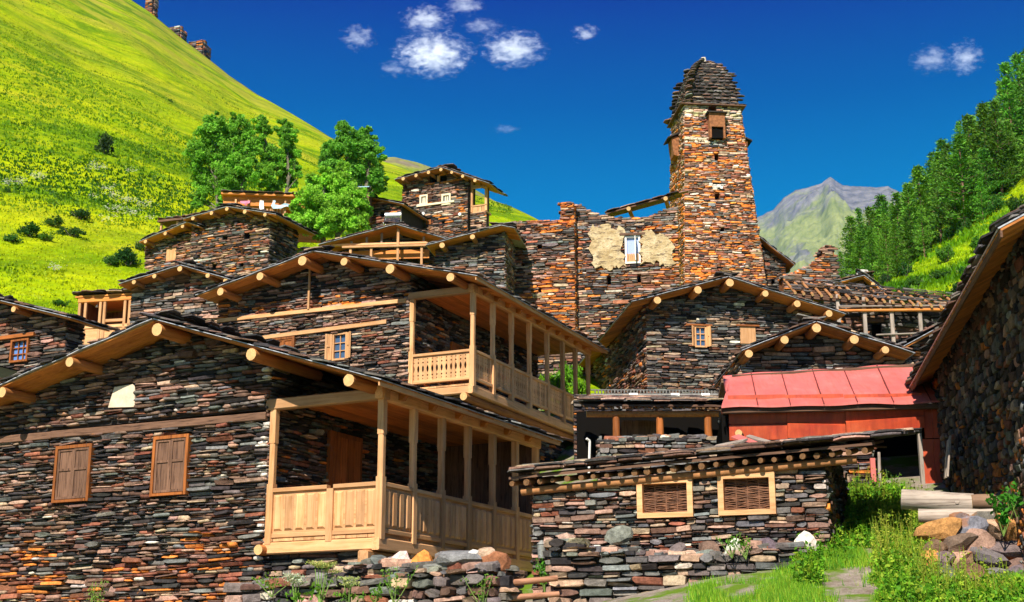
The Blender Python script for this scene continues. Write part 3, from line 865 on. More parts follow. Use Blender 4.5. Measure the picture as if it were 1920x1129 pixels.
def m_grass_hill():
    m = mat('hill_grass', (.2,.3,.02), 0.95, spec=0.05); g = N(m)
    w = g.coord('World')
    strat = g.coord('World', (.022,.03,.075), (0, R(-17), 0))
    n1 = g.noise(strat, 3.2, 5, .6, .6); n2 = g.noise(w, .35, 6, .7); n3 = g.noise(w, 1.6, 5, .7); n4 = g.noise(w, .045, 4, .6)
    c = g.ramp(n1, [(.34,(.03,.10,.001)),(.43,(.19,.30,.001)),(.54,(.35,.39,.001)),(.72,(.40,.35,.015))])
    c = g.mix(.42, c, g.ramp(n2, [(.3,(.09,.20,.001)),(.5,(.26,.36,.001)),(.72,(.44,.45,.002))]))
    c = g.mix(.75, c, g.ramp(n3, [(.28,g3(.6)),(.7,g3(1.3))]), 'MULTIPLY')
    # dry tan swathes high on the spur
    sep = g.n('ShaderNodeSeparateXYZ'); g.l(w, sep.inputs[0])
    mr = g.n('ShaderNodeMapRange'); mr.inputs[1].default_value = 30; mr.inputs[2].default_value = 150; g.l(sep.outputs['Z'], mr.inputs[0])
    f = g.n('ShaderNodeMath', operation='MULTIPLY'); g.l(mr.outputs[0], f.inputs[0])
    g.l(g.ramp(n4, [(.4, g3(0)), (.62, g3(1))]), f.inputs[1])
    c = g.mix(f.outputs[0], c, g.ramp(n2, [(.3,(.20,.19,.01)),(.7,(.36,.31,.05))]))
    n6 = g.noise(g.coord('World', (.010,.016,.05), (0, R(-17), 0)), 3.0, 6, .65, .8)
    c = g.mix(g.ramp(n6, [(.50, g3(0)), (.60, g3(.8))]), c, g.ramp(n3, [(.3,(.025,.085,.001)),(.7,(.13,.25,.002))]))
    n5 = g.noise(g.coord('World', (.012,.02,.05), (0, R(-17), 0)), 4.0, 6, .7, .4)
    c = g.mix(g.ramp(n5, [(.66, g3(0)), (.72, g3(.8))]), c, g.ramp(n3, [(.3,(.10,.075,.035)),(.7,(.25,.19,.10))]))
    g.base(c); g.bump(n3, .8, .25)
    return m
def m_dirt():
    m = mat('path_earth', (.25,.2,.16), 0.95, spec=.1); g = N(m); w = g.coord('World')
    n = g.noise(w, 3, 7, .7); n2 = g.noise(w, 30, 4, .7)
    c = g.ramp(n, [(.3,(.16,.12,.085)),(.7,(.36,.30,.25))]); c = g.mix(.6, c, g.ramp(n2, [(.3,g3(.5)),(.7,g3(1.3))]), 'MULTIPLY')
    gn = g.noise(w, .9, 5, .7); c = g.mix(g.ramp(gn, [(.46,g3(0)),(.56,g3(1))]), c, (.10,.17,.012))
    g.base(c); g.bump(n2, .7, .04); return m
MAT['hill'] = m_grass_hill(); MAT['dirt'] = m_dirt()
def build_terrain():
    ths = list(np.radians(np.concatenate([np.linspace(-180,-60,14)[:-1], np.linspace(-60,-24,24)[:-1], np.linspace(-24,24,200)[:-1], np.linspace(24,60,24)[:-1], np.linspace(60,180,14)])))
    nr_ = NEAR_R[1:] ; nf = 90
    V = []; rows = len(nr_) + nf + 8
    for th in ths:
        rr = ridge_th(max(-1.2, min(1.2, th)))[1]
        rs = list(nr_) + [62 + (rr-62)*((i+1)/nf)**1.5 for i in range(nf)] + [rr+20, rr+60, rr+150, rr+400, 1200, 2000, 3000, 4500]
        for r in rs:
            z = hill_z(th, r)
            if abs(th) > 1.75: z = -1.6 - .05*r if r < 400 else -21.6
            elif abs(th) > 1.2:
                k = (abs(th)-1.2)/.55; z = z*(1-k) + (-1.6-.05*min(r,400))*k
            V.append((r*math.sin(th), r*math.cos(th), z))
    nt2 = len(ths); F = []
    V = np.array(V)
    i, j = np.meshgrid(np.arange(nt2-1), np.arange(rows-1), indexing='ij'); i = i.ravel(); j = j.ravel()
    q = np.stack([i*rows+j, (i+1)*rows+j, (i+1)*rows+j+1, i*rows+j+1], 1)
    cen = len(V); V = np.vstack([V, [[0,0,-1.75]]])
    k = np.arange(nt2-1); tri = np.stack([np.full(nt2-1, cen), (k+1)*rows, k*rows], 1)
    mi = np.zeros(len(q)+len(tri), int); mi[:len(q)] = (j < 11)*1; mi[len(q):] = 1
    o = np_mesh('ground', V, [q, tri], None, [MAT['hill'], MAT['dirt']], mi=mi, smooth=True)
    tag(o, kind='structure')
    return o
GROUND = build_terrain()
# second ridge and the brown shoulder behind the spur
def silhouette_hill(name, pts, rad, depth, m, drop=140, jag=1.5, nrow=26, ncol=None, kind='structure'):
    """a rounded hill whose skyline runs through pts = (px, py), at distance rad"""
    px = np.linspace(pts[0][0], pts[-1][0], ncol or 140)
    py = np.interp(px, [p[0] for p in pts], [p[1] for p in pts])
    V = []
    for k in range(nrow):
        f = k/(nrow-1)
        for x, y in zip(px, py):
            p = atr(x, y, rad)
            r = rad - depth*(f*2-1) if False else rad + depth*(.25 - f)
            s_ = (f-.2)/.8
            top = p.z
            dz = drop*(abs(s_)**1.25 if s_ > 0 else (abs(s_)*1.2)**1.2)
            nn = (bumpy(p.x+k*7, r, rad/40, 3)*jag)*min(1, abs(s_)*6)
            V.append((p.x*r/rad, p.y*r/rad, top - dz + nn))
    n = len(px); V = np.array(V)
    i, j = np.meshgrid(np.arange(nrow-1), np.arange(n-1), indexing='ij'); i = i.ravel(); j = j.ravel()
    q = np.stack([i*n+j, i*n+j+1, (i+1)*n+j+1, (i+1)*n+j], 1)[:, ::-1]
    o = np_mesh(name, V, [q], None, [m], smooth=True); tag(o, kind=kind); return o
def m_farhill():
    m = mat('far_hill_grass', (.2,.25,.05), .95, spec=.05); g = N(m); w = g.coord('World')
    n = g.noise(w, .03, 6, .65); n2 = g.noise(w, .2, 5, .7)
    c = g.ramp(n, [(.35,(.15,.22,.02)),(.5,(.25,.26,.05)),(.6,(.2,.17,.1)),(.75,(.23,.19,.13))])
    g.base(g.mix(.7, c, g.ramp(n2, [(.3,g3(.55)),(.7,g3(1.2))]), 'MULTIPLY')); g.bump(n2, .8, 1.5); return m
silhouette_hill('hill', [(380,150),(440,165),(480,174),(520,183),(560,203),(600,233),(630,256),(660,275),(690,284),(715,279),(740,278),(780,288),(830,306),(880,332),(940,368),(1000,404),(1060,450)], 640, 260, m_farhill(), 150)
# distant rocky peak
def vnoise(x, y, seed=0):
    xi = np.floor(x).astype(int); yi = np.floor(y).astype(int); xf = x-xi; yf = y-yi
    def hsh(a, b):
        n = (a*374761393 + b*668265263 + seed*974711) & 0x7fffffff
        n = ((n ^ (n >> 13))*1274126177) & 0x7fffffff
        return ((n ^ (n >> 16)) & 0xffff)/65535.0
    u = xf*xf*(3-2*xf); v = yf*yf*(3-2*yf)
    return (hsh(xi,yi)*(1-u)+hsh(xi+1,yi)*u)*(1-v) + (hsh(xi,yi+1)*(1-u)+hsh(xi+1,yi+1)*u)*v
def ridged(x, y, oct_=6, seed=0):
    s = 0; a = .5; f = 1
    for k in range(oct_): s = s + a*(1-np.abs(2*vnoise(x*f, y*f, seed+k)-1)); a *= .5; f *= 2.07
    return s
def fbm2(x, y, oct_=5, seed=0):
    s = 0; a = .5; f = 1
    for k in range(oct_): s = s + a*vnoise(x*f, y*f, seed+k); a *= .5; f *= 2.03
    return s
def mountain():
    pts = [(1250,540),(1330,470),(1390,435),(1420,405),(1450,392),(1468,370),(1492,354),(1520,348),(1540,341),(1557,330),(1566,337),(1580,346),(1605,347),(1640,349),(1665,347),(1690,360),(1730,395),(1800,470),(1900,560)]
    rad = 3000.0; nc, nrow = 420, 200
    px = np.linspace(1250, 1900, nc); py = np.interp(px, [p[0] for p in pts], [p[1] for p in pts])
    py = py + 3.5*(ridged(px/16, px*0+.5, 4, 9)-.62)
    P0 = np.array([atr(a, b, rad) for a, b in zip(px, py)])
    f = np.linspace(0, 1, nrow)[:, None]
    r = rad + 160 - 1700*f; s_ = (f-.09)/.91
    dz = np.where(s_ > 0, 760*np.abs(s_)**.95, 130*np.abs(s_)/.1)
    X = P0[None,:,0]*r/rad; Yw = P0[None,:,1]*r/rad
    warp = 90*(fbm2(X/260, Yw/260, 3, 5)-.5)
    rg = (ridged((X+warp)/230, Yw/620, 6, 2)-.62)*150*np.minimum(1, np.abs(s_)*5) + (ridged(X/60, Yw/90, 4, 7)-.6)*30*np.minimum(1, np.abs(s_)*9)
    Z = P0[None,:,2] - dz + rg
    V = np.stack([np.broadcast_to(X, Z.shape), np.broadcast_to(Yw, Z.shape), Z], -1).reshape(-1,3)
    i, j = np.meshgrid(np.arange(nrow-1), np.arange(nc-1), indexing='ij'); i = i.ravel(); j = j.ravel()
    q = np.stack([i*nc+j, i*nc+j+1, (i+1)*nc+j+1, (i+1)*nc+j], 1)[:, ::-1]
    m = mat('alpine_rock', (.3,.3,.3), .95, spec=.05); g = N(m); w = g.coord('World')
    n1 = g.noise(w, .005, 8, .7); n2 = g.noise(w, .03, 6, .7); sep = g.n('ShaderNodeSeparateXYZ'); g.l(w, sep.inputs[0])
    mr = g.n('ShaderNodeMapRange'); mr.inputs[1].default_value = 830; mr.inputs[2].default_value = 1060; g.l(sep.outputs['Z'], mr.inputs[0])
    ad = g.n('ShaderNodeMath', operation='MULTIPLY_ADD'); g.l(n1, ad.inputs[0]); ad.inputs[1].default_value = 3.2; ad.inputs[2].default_value = -1.6
    mx2 = g.n('ShaderNodeMapRange'); mx2.inputs[1].default_value = 640; mx2.inputs[2].default_value = 430; mx2.inputs[3].default_value = 0; mx2.inputs[4].default_value = .5; g.l(sep.outputs['X'], mx2.inputs[0])
    s0 = g.n('ShaderNodeMath', operation='ADD'); g.l(ad.outputs[0], s0.inputs[0]); g.l(mr.outputs[0], s0.inputs[1]); sm = g.n('ShaderNodeMath', operation='ADD'); g.l(s0.outputs[0], sm.inputs[0]); g.l(mx2.outputs[0], sm.inputs[1])
    rock = g.ramp(n2, [(.3,(.06,.06,.066)),(.7,(.22,.21,.205))]); gr = g.ramp(n2, [(.3,(.11,.14,.035)),(.7,(.26,.28,.10))])
    g.base(g.mix(g.ramp(sm.outputs[0], [(.3,g3(0)),(.75,g3(1))]), gr, rock))
    o = np_mesh('mountain', V, [q], None, [m], smooth=False); tag(o, kind='structure')
mountain()
# ------------------------------------------------------------------ house with panelled balcony (front left)
F1 = Frame(at(712, 1000, 24.0), 26.7)
zf1 = F1.z
u1 = F1.uz(500, 900)[0]
oh1 = .85
L1 = F1.uz(0, 727, -oh1); M1 = F1.uz(289, 603, -oh1); R1 = F1.uz(712, 716, -oh1)
slL = (M1[1]-L1[1])/(M1[0]-L1[0]); L1 = (L1[0]-2.2, L1[1]-2.2*slL)
uL1 = F1.uz(-170, 900)[0]
zg1 = .75
g1 = gable(L1, M1, R1)
def wrect(F, x0, x1, y0, y1, d=0.0):
    xm = (x0+x1)/2; ym = (y0+y1)/2
    a = F.uz(x0, ym, d)[0]; b = F.uz(x1, ym, d)[0]; c = F.uz(xm, y1, d)[1]; e = F.uz(xm, y0, d)[1]
    return (a, b, c, e)
win1 = [wrect(F1, 108, 177, 836, 942), wrect(F1, 291, 359, 818, 930)]
tb0 = F1.uz(0, 825)[1]; tb1 = F1.uz(490, 783)[1]
pan1 = wrect(F1, 213, 258, 727, 765)
def mix1(u, v):
    lo = 2.1 + .35*math.sin(u*1.3) + .2*math.sin(u*3.1)
    if v < lo: return 'rust' if random.random() < .78 else 'warm'
    return 'house' if random.random() < .9 else 'warm'
def purl_u(F, lst, oh): return [(F.uz(x, y, -oh)[0], r) for x, y, r in lst]
h1, wall1, roof1, top1 = stone_house('stone_house', 'large slate-stone house with panelled wooden balcony and two shuttered windows, nearest at left',
    F1, zg1, uL1, u1, 6.3, L1, M1, R1, oh1, 6.35, mixfn=mix1, sides='r', h=.067, colfn=lambda u, v, c_: (.62,.56,.48) if (u > u1-.16 and random.random() < .4) else c_, dep=(.05,.15),
    holes=[win1[0], win1[1], (uL1, u1-.02, tb0-.085, tb0+.085), pan1],
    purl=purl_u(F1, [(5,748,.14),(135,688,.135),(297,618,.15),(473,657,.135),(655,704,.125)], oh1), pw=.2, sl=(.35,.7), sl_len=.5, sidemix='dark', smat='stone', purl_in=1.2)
# long timber let into the wall
m = MB(); m.beam((uL1, -.03, tb0), ((uL1+u1)/2-.6, -.035, (tb0+tb1)/2), .16, .15, ch=.1); part(m, 'tie_beam', MAT['old_x'], h1)
m = MB(); m.beam(((uL1+u1)/2-.6, -.04, (tb0+tb1)/2+.01), (u1+.0, -.04, tb1), .16, .145, ch=.1); part(m, 'tie_beam', MAT['old_x'], h1)
for wr in win1: shutter_window(h1, (wr[0]+wr[1])/2, wr[2], wr[3], wr[1]-wr[0]-.02)
# pale slab
m = MB(); a, b, c, d = pan1
m.prism([(a-.03,c+.02),(b+.03,c-.02),(b-.0,d-.03),(b-.06,d+.03),(a+.09,d+.01)], lambda x, z: (x,-.10,z), lambda x, z: (x,.03,z))
o = part(m, 'pale_slab', m_simple('pale_slab_stone', (.62,.5,.36), .85, .25, 5), h1); o['label'] = 'pale cream slab set into the gable'
# balcony
posts1 = [0, 1.05, 2.07, 3.08, 4.1, 5.1, 6.05]
zt1 = F1.uz(712, 748)[1]
um = F1.uz(621, 950)[0]
b1 = balcony(h1, u1, posts1, zf1, F1.uz(712, 907)[1]-zf1, zt1-.02, [u1+.12, um, 0], 'panel', pw=.12)
# ceiling boards under the roof over the gallery, running front to back
def gallery_ceiling(hs, bal, top, ua, ub, d0, d1, w=.16, drop=.055, zcap=99):
    n = int((ub-ua)/w); w = (ub-ua)/n
    for i in range(n):
        u = ua + (i+.5)*w; m = MB()
        z = min(top(u) - drop, zcap) if u < .03 else top(u) - drop
        m.beam((u, d0, z), (u, d1, z), w-.006, .025, up=(-(top(u+.1)-top(u-.1))/.2, 0, 1) if z < zcap else (0,0,1)); child(m, 'ceiling_board', MAT['deck_y'], bal)
gallery_ceiling(h1, b1, top1, u1+.06, R1[0]-.05, .12, 6.3, zcap=zt1+.2)
# brackets that carry the eave beyond the side plate
def bracket(bal, top, d, u_in, u_out, zp):
    zt = top(u_out) - .05; m = MB()
    z_in = zp + .02
    pts = [(u_in, z_in-.02), (u_in+.12*(u_out-u_in)/.5, z_in-.02), (u_in+.2*(u_out-u_in)/.5, z_in+.05), (u_in+.3*(u_out-u_in)/.5, z_in+.05), (u_out-.05, max(zt-.06, z_in+.06)), (u_out-.04, zt), (u_in, max(top(u_in)-.07, zt+.05))]
    m.prism(pts, lambda x, z: (x, d-.06, z), lambda x, z: (x, d+.06, z)); child(m, 'bracket', MAT['deck_x'], bal)
for d in [.45, 1.5, 2.5, 3.5, 4.5, 5.45]: bracket(b1, top1, d, .075, R1[0]-.06, zt1-.02+.05)
# eave fascia board
m = MB(); m.beam((R1[0]-.02, -oh1+.01, R1[1]-.01), (R1[0]-.02, 6.3, R1[1]-.01), .03, .09); m.build('fascia', MAT['pine_y'], roof1, loc=(0,0,0))
# log ends under the gallery floor and joists
zb = zf1-.40
for (u, r_) in ((u1+.03, .12),):
    log(b1, (u, -.2, zf1-.2), (u, 5.5, zf1-.2), r_, name='joist_log')
m = MB(); m.beam((-.22,-.16,zf1-.40), (-.22,6.1,zf1-.40), .2, .24); child(m, 'lower_beam', MAT['pine_y'], b1)
for d in [1.05, 2.07, 3.08, 4.1, 5.1]:
    m = MB(); m.beam((-.12,d,zf1-.29), (.03,d,zf1-.29), .12, .1); child(m, 'joist', MAT['pine_x'], b1)
# stone plinth below the gallery
mb = MB(); wall_face(mb, (0,.16,0), (1,0,0), (0,0,1), (0,-1,0), u1, -.3, zg1-.4, zf1-.3); wall_face(mb, (-.3,.16,0), (0,1,0), (0,0,1), (1,0,0), 0, 5.8, zg1-.4, zf1-.53)
pl1 = part(mb, 'plinth', [MAT['mortar'], MAT['hole']], h1)
lay_stones(h1, pl1, MAT['stone'], (0,.16,0), (1,0,0), (0,0,1), (0,-1,0), u1+.02, -.28, zg1-.3, zf1-.32, h=.085, mix='grey')
lay_stones(h1, pl1, MAT['stone'], (-.3,.16,0), (0,1,0), (0,0,1), (1,0,0), 0, 5.8, zg1-.3, zf1-.53, h=.085, mix='grey')
# door in the gallery wall
dd0 = F1.dz(612, 860, u1)[0]; dd1 = F1.dz(662, 860, u1)[0]
m = MB(); m.box(u1+.07, u1+.15, dd0-.1, dd1+.1, zf1, F1.dz(636, 815, u1)[1]); dr = part(m, 'door', MAT['orange_z'], h1)
m = MB()
for k in range(4):
    a = dd0 + (dd1-dd0)*k/4; m = MB(); m.box(u1+.151, u1+.175, a+.01, dd0+(dd1-dd0)*(k+1)/4-.01, zf1+.03, F1.dz(636, 824, u1)[1]); child(m, 'door_board', MAT['orange_z'], dr)

# boarded end of the gallery
n_ = 11
for k in range(n_):
    a = u1+.08 + (-u1-.16)*k/n_; m = MB(); m.box(a+.003, a+(-u1-.16)/n_-.003, 6.18, 6.21, zf1-.4, min(top1(a)-.12, 99)); child(m, 'end_board', MAT['old_z'], b1)
# ------------------------------------------------------------------ second house with carved balcony
F2 = Frame(at(886, 718, 36.0), 24.3); zf2 = F2.z; oh2 = .9
u2 = F2.uz(768, 620)[0]; uL2 = F2.uz(412, 600)[0]
L2 = F2.uz(370, 556, -oh2); M2 = F2.uz(588, 474, -oh2); R2 = F2.uz(893, 520, -oh2)
zg2 = 4.2
w2a = wrect(F2, 618, 659, 625, 676); w2b = wrect(F2, 513, 556, 634, 676)
t1a, t1b = F2.uz(412, 603), F2.uz(765, 565); t2a, t2b = F2.uz(495, 635), F2.uz(728, 605)
zt1_ = (t1a[1]+t1b[1])/2; zt2_ = (t2a[1]+t2b[1])/2
def mix2(u, v):
    if v > zt1_ and v < zt1_+.55 and random.random() < .45: return 'rust'
    return 'warm' if random.random() < .72 else 'house'
h2, wall2, roof2, top2 = stone_house('stone_house', 'slate-stone house with pale carved balcony on its upper floor, behind the panelled balcony house',
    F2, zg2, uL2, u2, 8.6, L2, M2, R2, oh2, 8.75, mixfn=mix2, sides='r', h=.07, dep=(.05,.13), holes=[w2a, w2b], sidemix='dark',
    purl=purl_u(F2, [(415,547,.15),(490,514,.14),(570,484,.165),(648,493,.15),(733,503,.15),(847,517,.13)], oh2), pw=.22, sl=(.35,.7), sl_len=.5)
for (a, b) in ((t1a, t1b), (t2a, t2b)):
    m = MB(); z = (a[1]+b[1])/2; m.beam((a[0], -.09, a[1]), (b[0], -.09, b[1]), .08, .11, ch=.08); part(m, 'tie_beam', MAT['pine_x'], h2)
uv, zv0 = F2.uz(583, 582); zv1 = F2.uz(583, 500)[1]
m = MB(); m.beam((uv,-.13,zv0), (uv,-.13,zv1), .06, .06, up=(0,1,0)); part(m, 'lath', MAT['pine_z'], h2)
def open_window(hs, wr, leafw=.55, ang=35, m_='pine_z'):
    uc = (wr[0]+wr[1])/2; w = (wr[1]-wr[0]); iw = w*.52
    fr = casement(hs, uc, wr[2], wr[3], iw+.1, y=.0, m_=m_, nx=2, nz=3, deep=.06)
    for sg in (-1, 1):
        m = MB(); lw = w*.27; h_ = wr[3]-wr[2]
        x0 = uc + sg*(iw/2+.06); ca, sa = math.cos(R(ang)), math.sin(R(ang))
        p = lambda a, z, y: (x0 + sg*(a*ca + y*sa), -.06 - a*sa + y*ca, z)
        for (a0, a1, z0_, z1_, y0) in ((0, lw, wr[2]+.02, wr[3]-.02, 0), (0,.05,wr[2]+.02,wr[3]-.02,-.02), (lw-.05,lw,wr[2]+.02,wr[3]-.02,-.02), (.05,lw-.05,wr[2]+h_*.5,wr[2]+h_*.5+.05,-.02)):
            vs = [p(a0,z0_,y0),p(a1,z0_,y0),p(a1,z0_,y0+.022),p(a0,z0_,y0+.022),p(a0,z1_,y0),p(a1,z1_,y0),p(a1,z1_,y0+.022),p(a0,z1_,y0+.022)]
            m.add(vs, [(3,2,1,0),(4,5,6,7),(0,1,5,4),(1,2,6,5),(2,3,7,6),(3,0,4,7)])
        child(m, 'shutter', MAT[m_], fr)
open_window(h2, w2a); shutter_window(h2, (w2b[0]+w2b[1])/2, w2b[2], w2b[3], w2b[1]-w2b[0]-.02, woodf='orange', leaf='orange')
posts2 = [0, 1.22, 2.44, 3.68, 4.98, 6.18, 7.22, 8.3]
zt2 = F2.uz(886, 546)[1]
b2 = balcony(h2, u2, posts2, zf2, F2.uz(886, 657)[1]-zf2, zt2-.05, [u2+.08, 0], 'carved', pw=.125)
gallery_ceiling(h2, b2, top2, u2+.06, R2[0]-.05, .12, 8.6, zcap=zt2+.17)
for d in np.arange(.5, 8.4, .72): bracket(b2, top2, d, .075, R2[0]-.06, zt2-.05+.05)
m = MB(); m.beam((R2[0]-.02, -oh2+.01, R2[1]-.01), (R2[0]-.02, 8.7, R2[1]-.01), .03, .1); m.build('fascia', MAT['pine_y'], roof2, loc=(0,0,0))
log(b2, (-.15,-.22,zf2-.38), (-.15,8.2,zf2-.38), .13, name='joist_log')
log(b2, (-.55, 1.2, zf2-.42), (-.55, 6.4, zf2-.42), .16, name='beam_log')
# stone storey below the gallery, with a small window
pu = -.5
pw2 = [F2.dz(x, 768, pu)[0] for x in (921, 951)]; ph = (zf2-.92, zf2-.55)
mb = MB(); wall_face(mb, (0,.3,0), (1,0,0), (0,0,1), (0,-1,0), u2, pu, zg2-.4, zf2-.3); wall_face(mb, (pu,.3,0), (0,1,0), (0,0,1), (1,0,0), 0, 8.0, zg2-.4, zf2-.58, None, [(pw2[0]-.3, pw2[1]-.3, *ph)])
pl2 = part(mb, 'plinth', [MAT['mortar'], MAT['hole']], h2)
lay_stones(h2, pl2, MAT['stone'], (0,.3,0), (1,0,0), (0,0,1), (0,-1,0), u2, pu, zg2-.3, zf2-.3, h=.09, mix='grey')
lay_stones(h2, pl2, MAT['stone'], (pu,.3,0), (0,1,0), (0,0,1), (1,0,0), 0, 8.0, zg2-.3, zf2-.58, h=.09, mix='dark', holes=[(pw2[0]-.3, pw2[1]-.3, *ph)])
MAT['glass_pale'] = mat('pale_glass', (.35,.42,.62), .15, spec=.8)
m = MB(); y0, y1 = pw2
for (a, b, c, d) in ((y0,y1,ph[0],ph[0]+.05),(y0,y1,ph[1]-.05,ph[1]),(y0,y0+.05,ph[0]+.05,ph[1]-.05),(y1-.05,y1,ph[0]+.05,ph[1]-.05),((y0+y1)/2-.03,(y0+y1)/2+.03,ph[0]+.05,ph[1]-.05)): m.box(pu+.0, pu+.1, a, b, c, d)
fr = part(m, 'window_frame', MAT['orange_y'], h2); m = MB(); m.box(pu+.02, pu+.03, y0+.04, y1-.04, ph[0]+.04, ph[1]-.04); child(m, 'pane', MAT['glass_pale'], fr)
# door in the gallery
dd0 = F2.dz(842, 640, u2)[0]; dd1 = dd0 + .9
m = MB(); m.box(u2+.07, u2+.15, dd0-.1, dd1+.1, zf2, zf2+1.75); dr = part(m, 'door', MAT['orange_z'], h2)
for k in range(4): m = MB(); a = dd0+(dd1-dd0)*k/4; m.box(u2+.151, u2+.175, a+.01, dd0+(dd1-dd0)*(k+1)/4-.01, zf2+.03, zf2+1.68); child(m, 'door_board', MAT['orange_z'], dr)

# ------------------------------------------------------------------ grey gable house right of centre
F3 = Frame(at(1215, 700, 42.0), -7.5); oh3 = .8
L3 = F3.uz(1186, 568, -oh3); M3 = F3.uz(1365, 522, -oh3); R3 = F3.uz(1584, 591, -oh3)
uR3 = F3.uz(1592, 640)[0]; zg3 = F3.uz(1250, 765)[1]
w3a = wrect(F3, 1298, 1329, 612, 652); w3b = wrect(F3, 1387, 1416, 613, 645)
d13 = F3.dz(1106, 700, 0)[0]+.3
h3, wall3, roof3, top3 = stone_house('stone_house', 'grey slate house with broad low gable and two small yellow windows, below the tower',
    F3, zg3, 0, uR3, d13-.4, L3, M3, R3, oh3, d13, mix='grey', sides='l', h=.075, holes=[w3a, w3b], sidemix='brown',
    purl=purl_u(F3, [(1232,564,.14),(1308,542,.14),(1367,526,.165),(1434,547,.14),(1494,566,.14),(1553,585,.14)], oh3), pw=.24, smat='stone_lichen')
open_window(h3, (w3a[0]-.02, w3a[1], w3a[2], w3a[3]), ang=55)
m = MB(); m.box(w3b[0], w3b[1], -.05, .05, w3b[2], w3b[3]); fr = part(m, 'window_board', MAT['pine_z'], h3)
m = MB(); m.box(w3b[0]-.12, w3b[1]+.12, -.1, .05, w3b[3]+.002, w3b[3]+.05); part(m, 'lintel', MAT['orange_x'], h3)
m = MB(); m.box(w3a[0]-.2, w3a[1]+.1, -.1, .05, w3a[3]+.002, w3a[3]+.05); part(m, 'lintel', MAT['orange_x'], h3)

# ------------------------------------------------------------------ gable house behind the red shed
F4 = Frame(at(1385, 700, 32.0), -1.0); oh4 = .75
L4 = F4.uz(1394, 660, -oh4); M4 = F4.uz(1530, 607, -oh4); R4 = F4.uz(1712, 665, -oh4)
L4 = (L4[0], L4[1]); uR4 = F4.uz(1705, 680)[0]; zg4 = F4.uz(1500, 800)[1]
d14 = F4.dz(1340, 733, L4[0])[0]
h4, wall4, roof4, top4 = stone_house('stone_house', 'stone gable house with five log ends, rising behind the red metal roof',
    F4, zg4, F4.uz(1392,690)[0], uR4, max(d14-.4, 2.5), L4, M4, R4, oh4, max(d14, 3.0), mix='pale', sides='l', h=.085,
    purl=purl_u(F4, [(1403,661,.11),(1470,635,.11),(1530,612,.125),(1600,634,.12),(1659,653,.12)], oh4), pw=.22)

# ------------------------------------------------------------------ far-left house with a blue window
F6 = Frame(at(123, 650, 33.0), 25); oh6 = .55
M6 = F6.uz(-70, 550, -oh6); R6 = F6.uz(132, 599, -oh6); L6 = (2*M6[0]-R6[0], R6[1])
w6 = wrect(F6, 24, 57, 637, 680); zg6 = F6.uz(60, 760)[1]
d16 = F6.dz(207, 617, R6[0])[0]
h6, _, roof6, top6 = stone_house('stone_house', 'dark stone house cut by left edge, with blue-paned orange window', F6, zg6, 2*M6[0], 0, d16-.3, L6, M6, R6, oh6, d16,
    mix='house', sides='r', h=.085, holes=[w6], purl=purl_u(F6, [(30,573,.1)], oh6), pw=.24, sidemix='dark')
MAT['glass_blue'] = mat('blue_glass', (.10,.22,.5), .1, spec=.8)
casement(h6, (w6[0]+w6[1])/2, w6[2], w6[3], w6[1]-w6[0], y=-.02, m_='orange_z', glass='glass_blue', nx=3, nz=3, f=.05)
a = F6.uz(0, 637); b = F6.uz(70, 630); m = MB(); m.beam((a[0]-1,-.09,a[1]), (b[0],-.09,a[1]), .1, .1); part(m, 'lintel', MAT['orange_x'], h6)
# green-sheeted lean-to at the left edge
g0 = at(-30, 690, 29.5); sh = house('lean_to', Frame(g0, 25), g0.z-1.2, 'small lean-to with green metal roof and orange boards at left edge', 'shed')
MAT['greenmetal'] = m_simple('green_metal_sheet', (.12,.2,.17), .45, .3, 5, .2)
m = MB(); z = g0.z
m.add([(-1.5,-.3,z+.3),(.55,-.3,z-.02),(.55,2,z+.0),(-1.5,2,z+.32)], [(0,1,2,3)]); m.add([(-1.5,-.3,z+.27),(.55,-.3,z-.05),(.55,2,z-.03),(-1.5,2,z+.29)], [(3,2,1,0)])
m.add([(-1.5,-.3,z+.3),(.55,-.3,z-.02),(.55,-.3,z-.05),(-1.5,-.3,z+.27)], [(3,2,1,0)]); part(m, 'roof', MAT['greenmetal'], sh)
for k in range(7): m = MB(); m.box(-1.5+k*.27, -1.24+k*.27, 0, .03, z-1.4, z-.08-.0*k if k < 7 else z); part(m, 'board', MAT['orange_z'], sh)

# ------------------------------------------------------------------ small gable house with a slatted vent
F7 = Frame(at(248, 580, 46.0), 20); oh7 = .6
L7 = F7.uz(224, 533, -oh7); M7 = F7.uz(340, 498, -oh7); R7 = F7.uz(438, 526, -oh7); zg7 = F7.uz(300, 690)[1]
v7 = wrect(F7, 329, 358, 512, 531)
h7, _, roof7, top7 = stone_house('stone_house', 'small stone house with wooden slat vent under its gable, left of the middle house', F7, zg7, 0, F7.uz(432,580)[0], 5, L7, M7, R7, oh7, 5.2,
    mix='pale', sides='', h=.09, holes=[v7], purl=purl_u(F7, [(252,530,.1),(290,516,.1),(338,501,.115),(392,513,.1),(424,522,.1)], oh7), planks=False, log_far=True)
for k in range(5):
    m = MB(); z = v7[2] + (v7[3]-v7[2])*(k+.5)/5; m.beam((v7[0]+.02,-.04,z), (v7[1]-.02,-.04,z), .03, (v7[3]-v7[2])/5*.85, up=(0,-.4,1)); part(m, 'vent_slat', MAT['old_x'], h7)

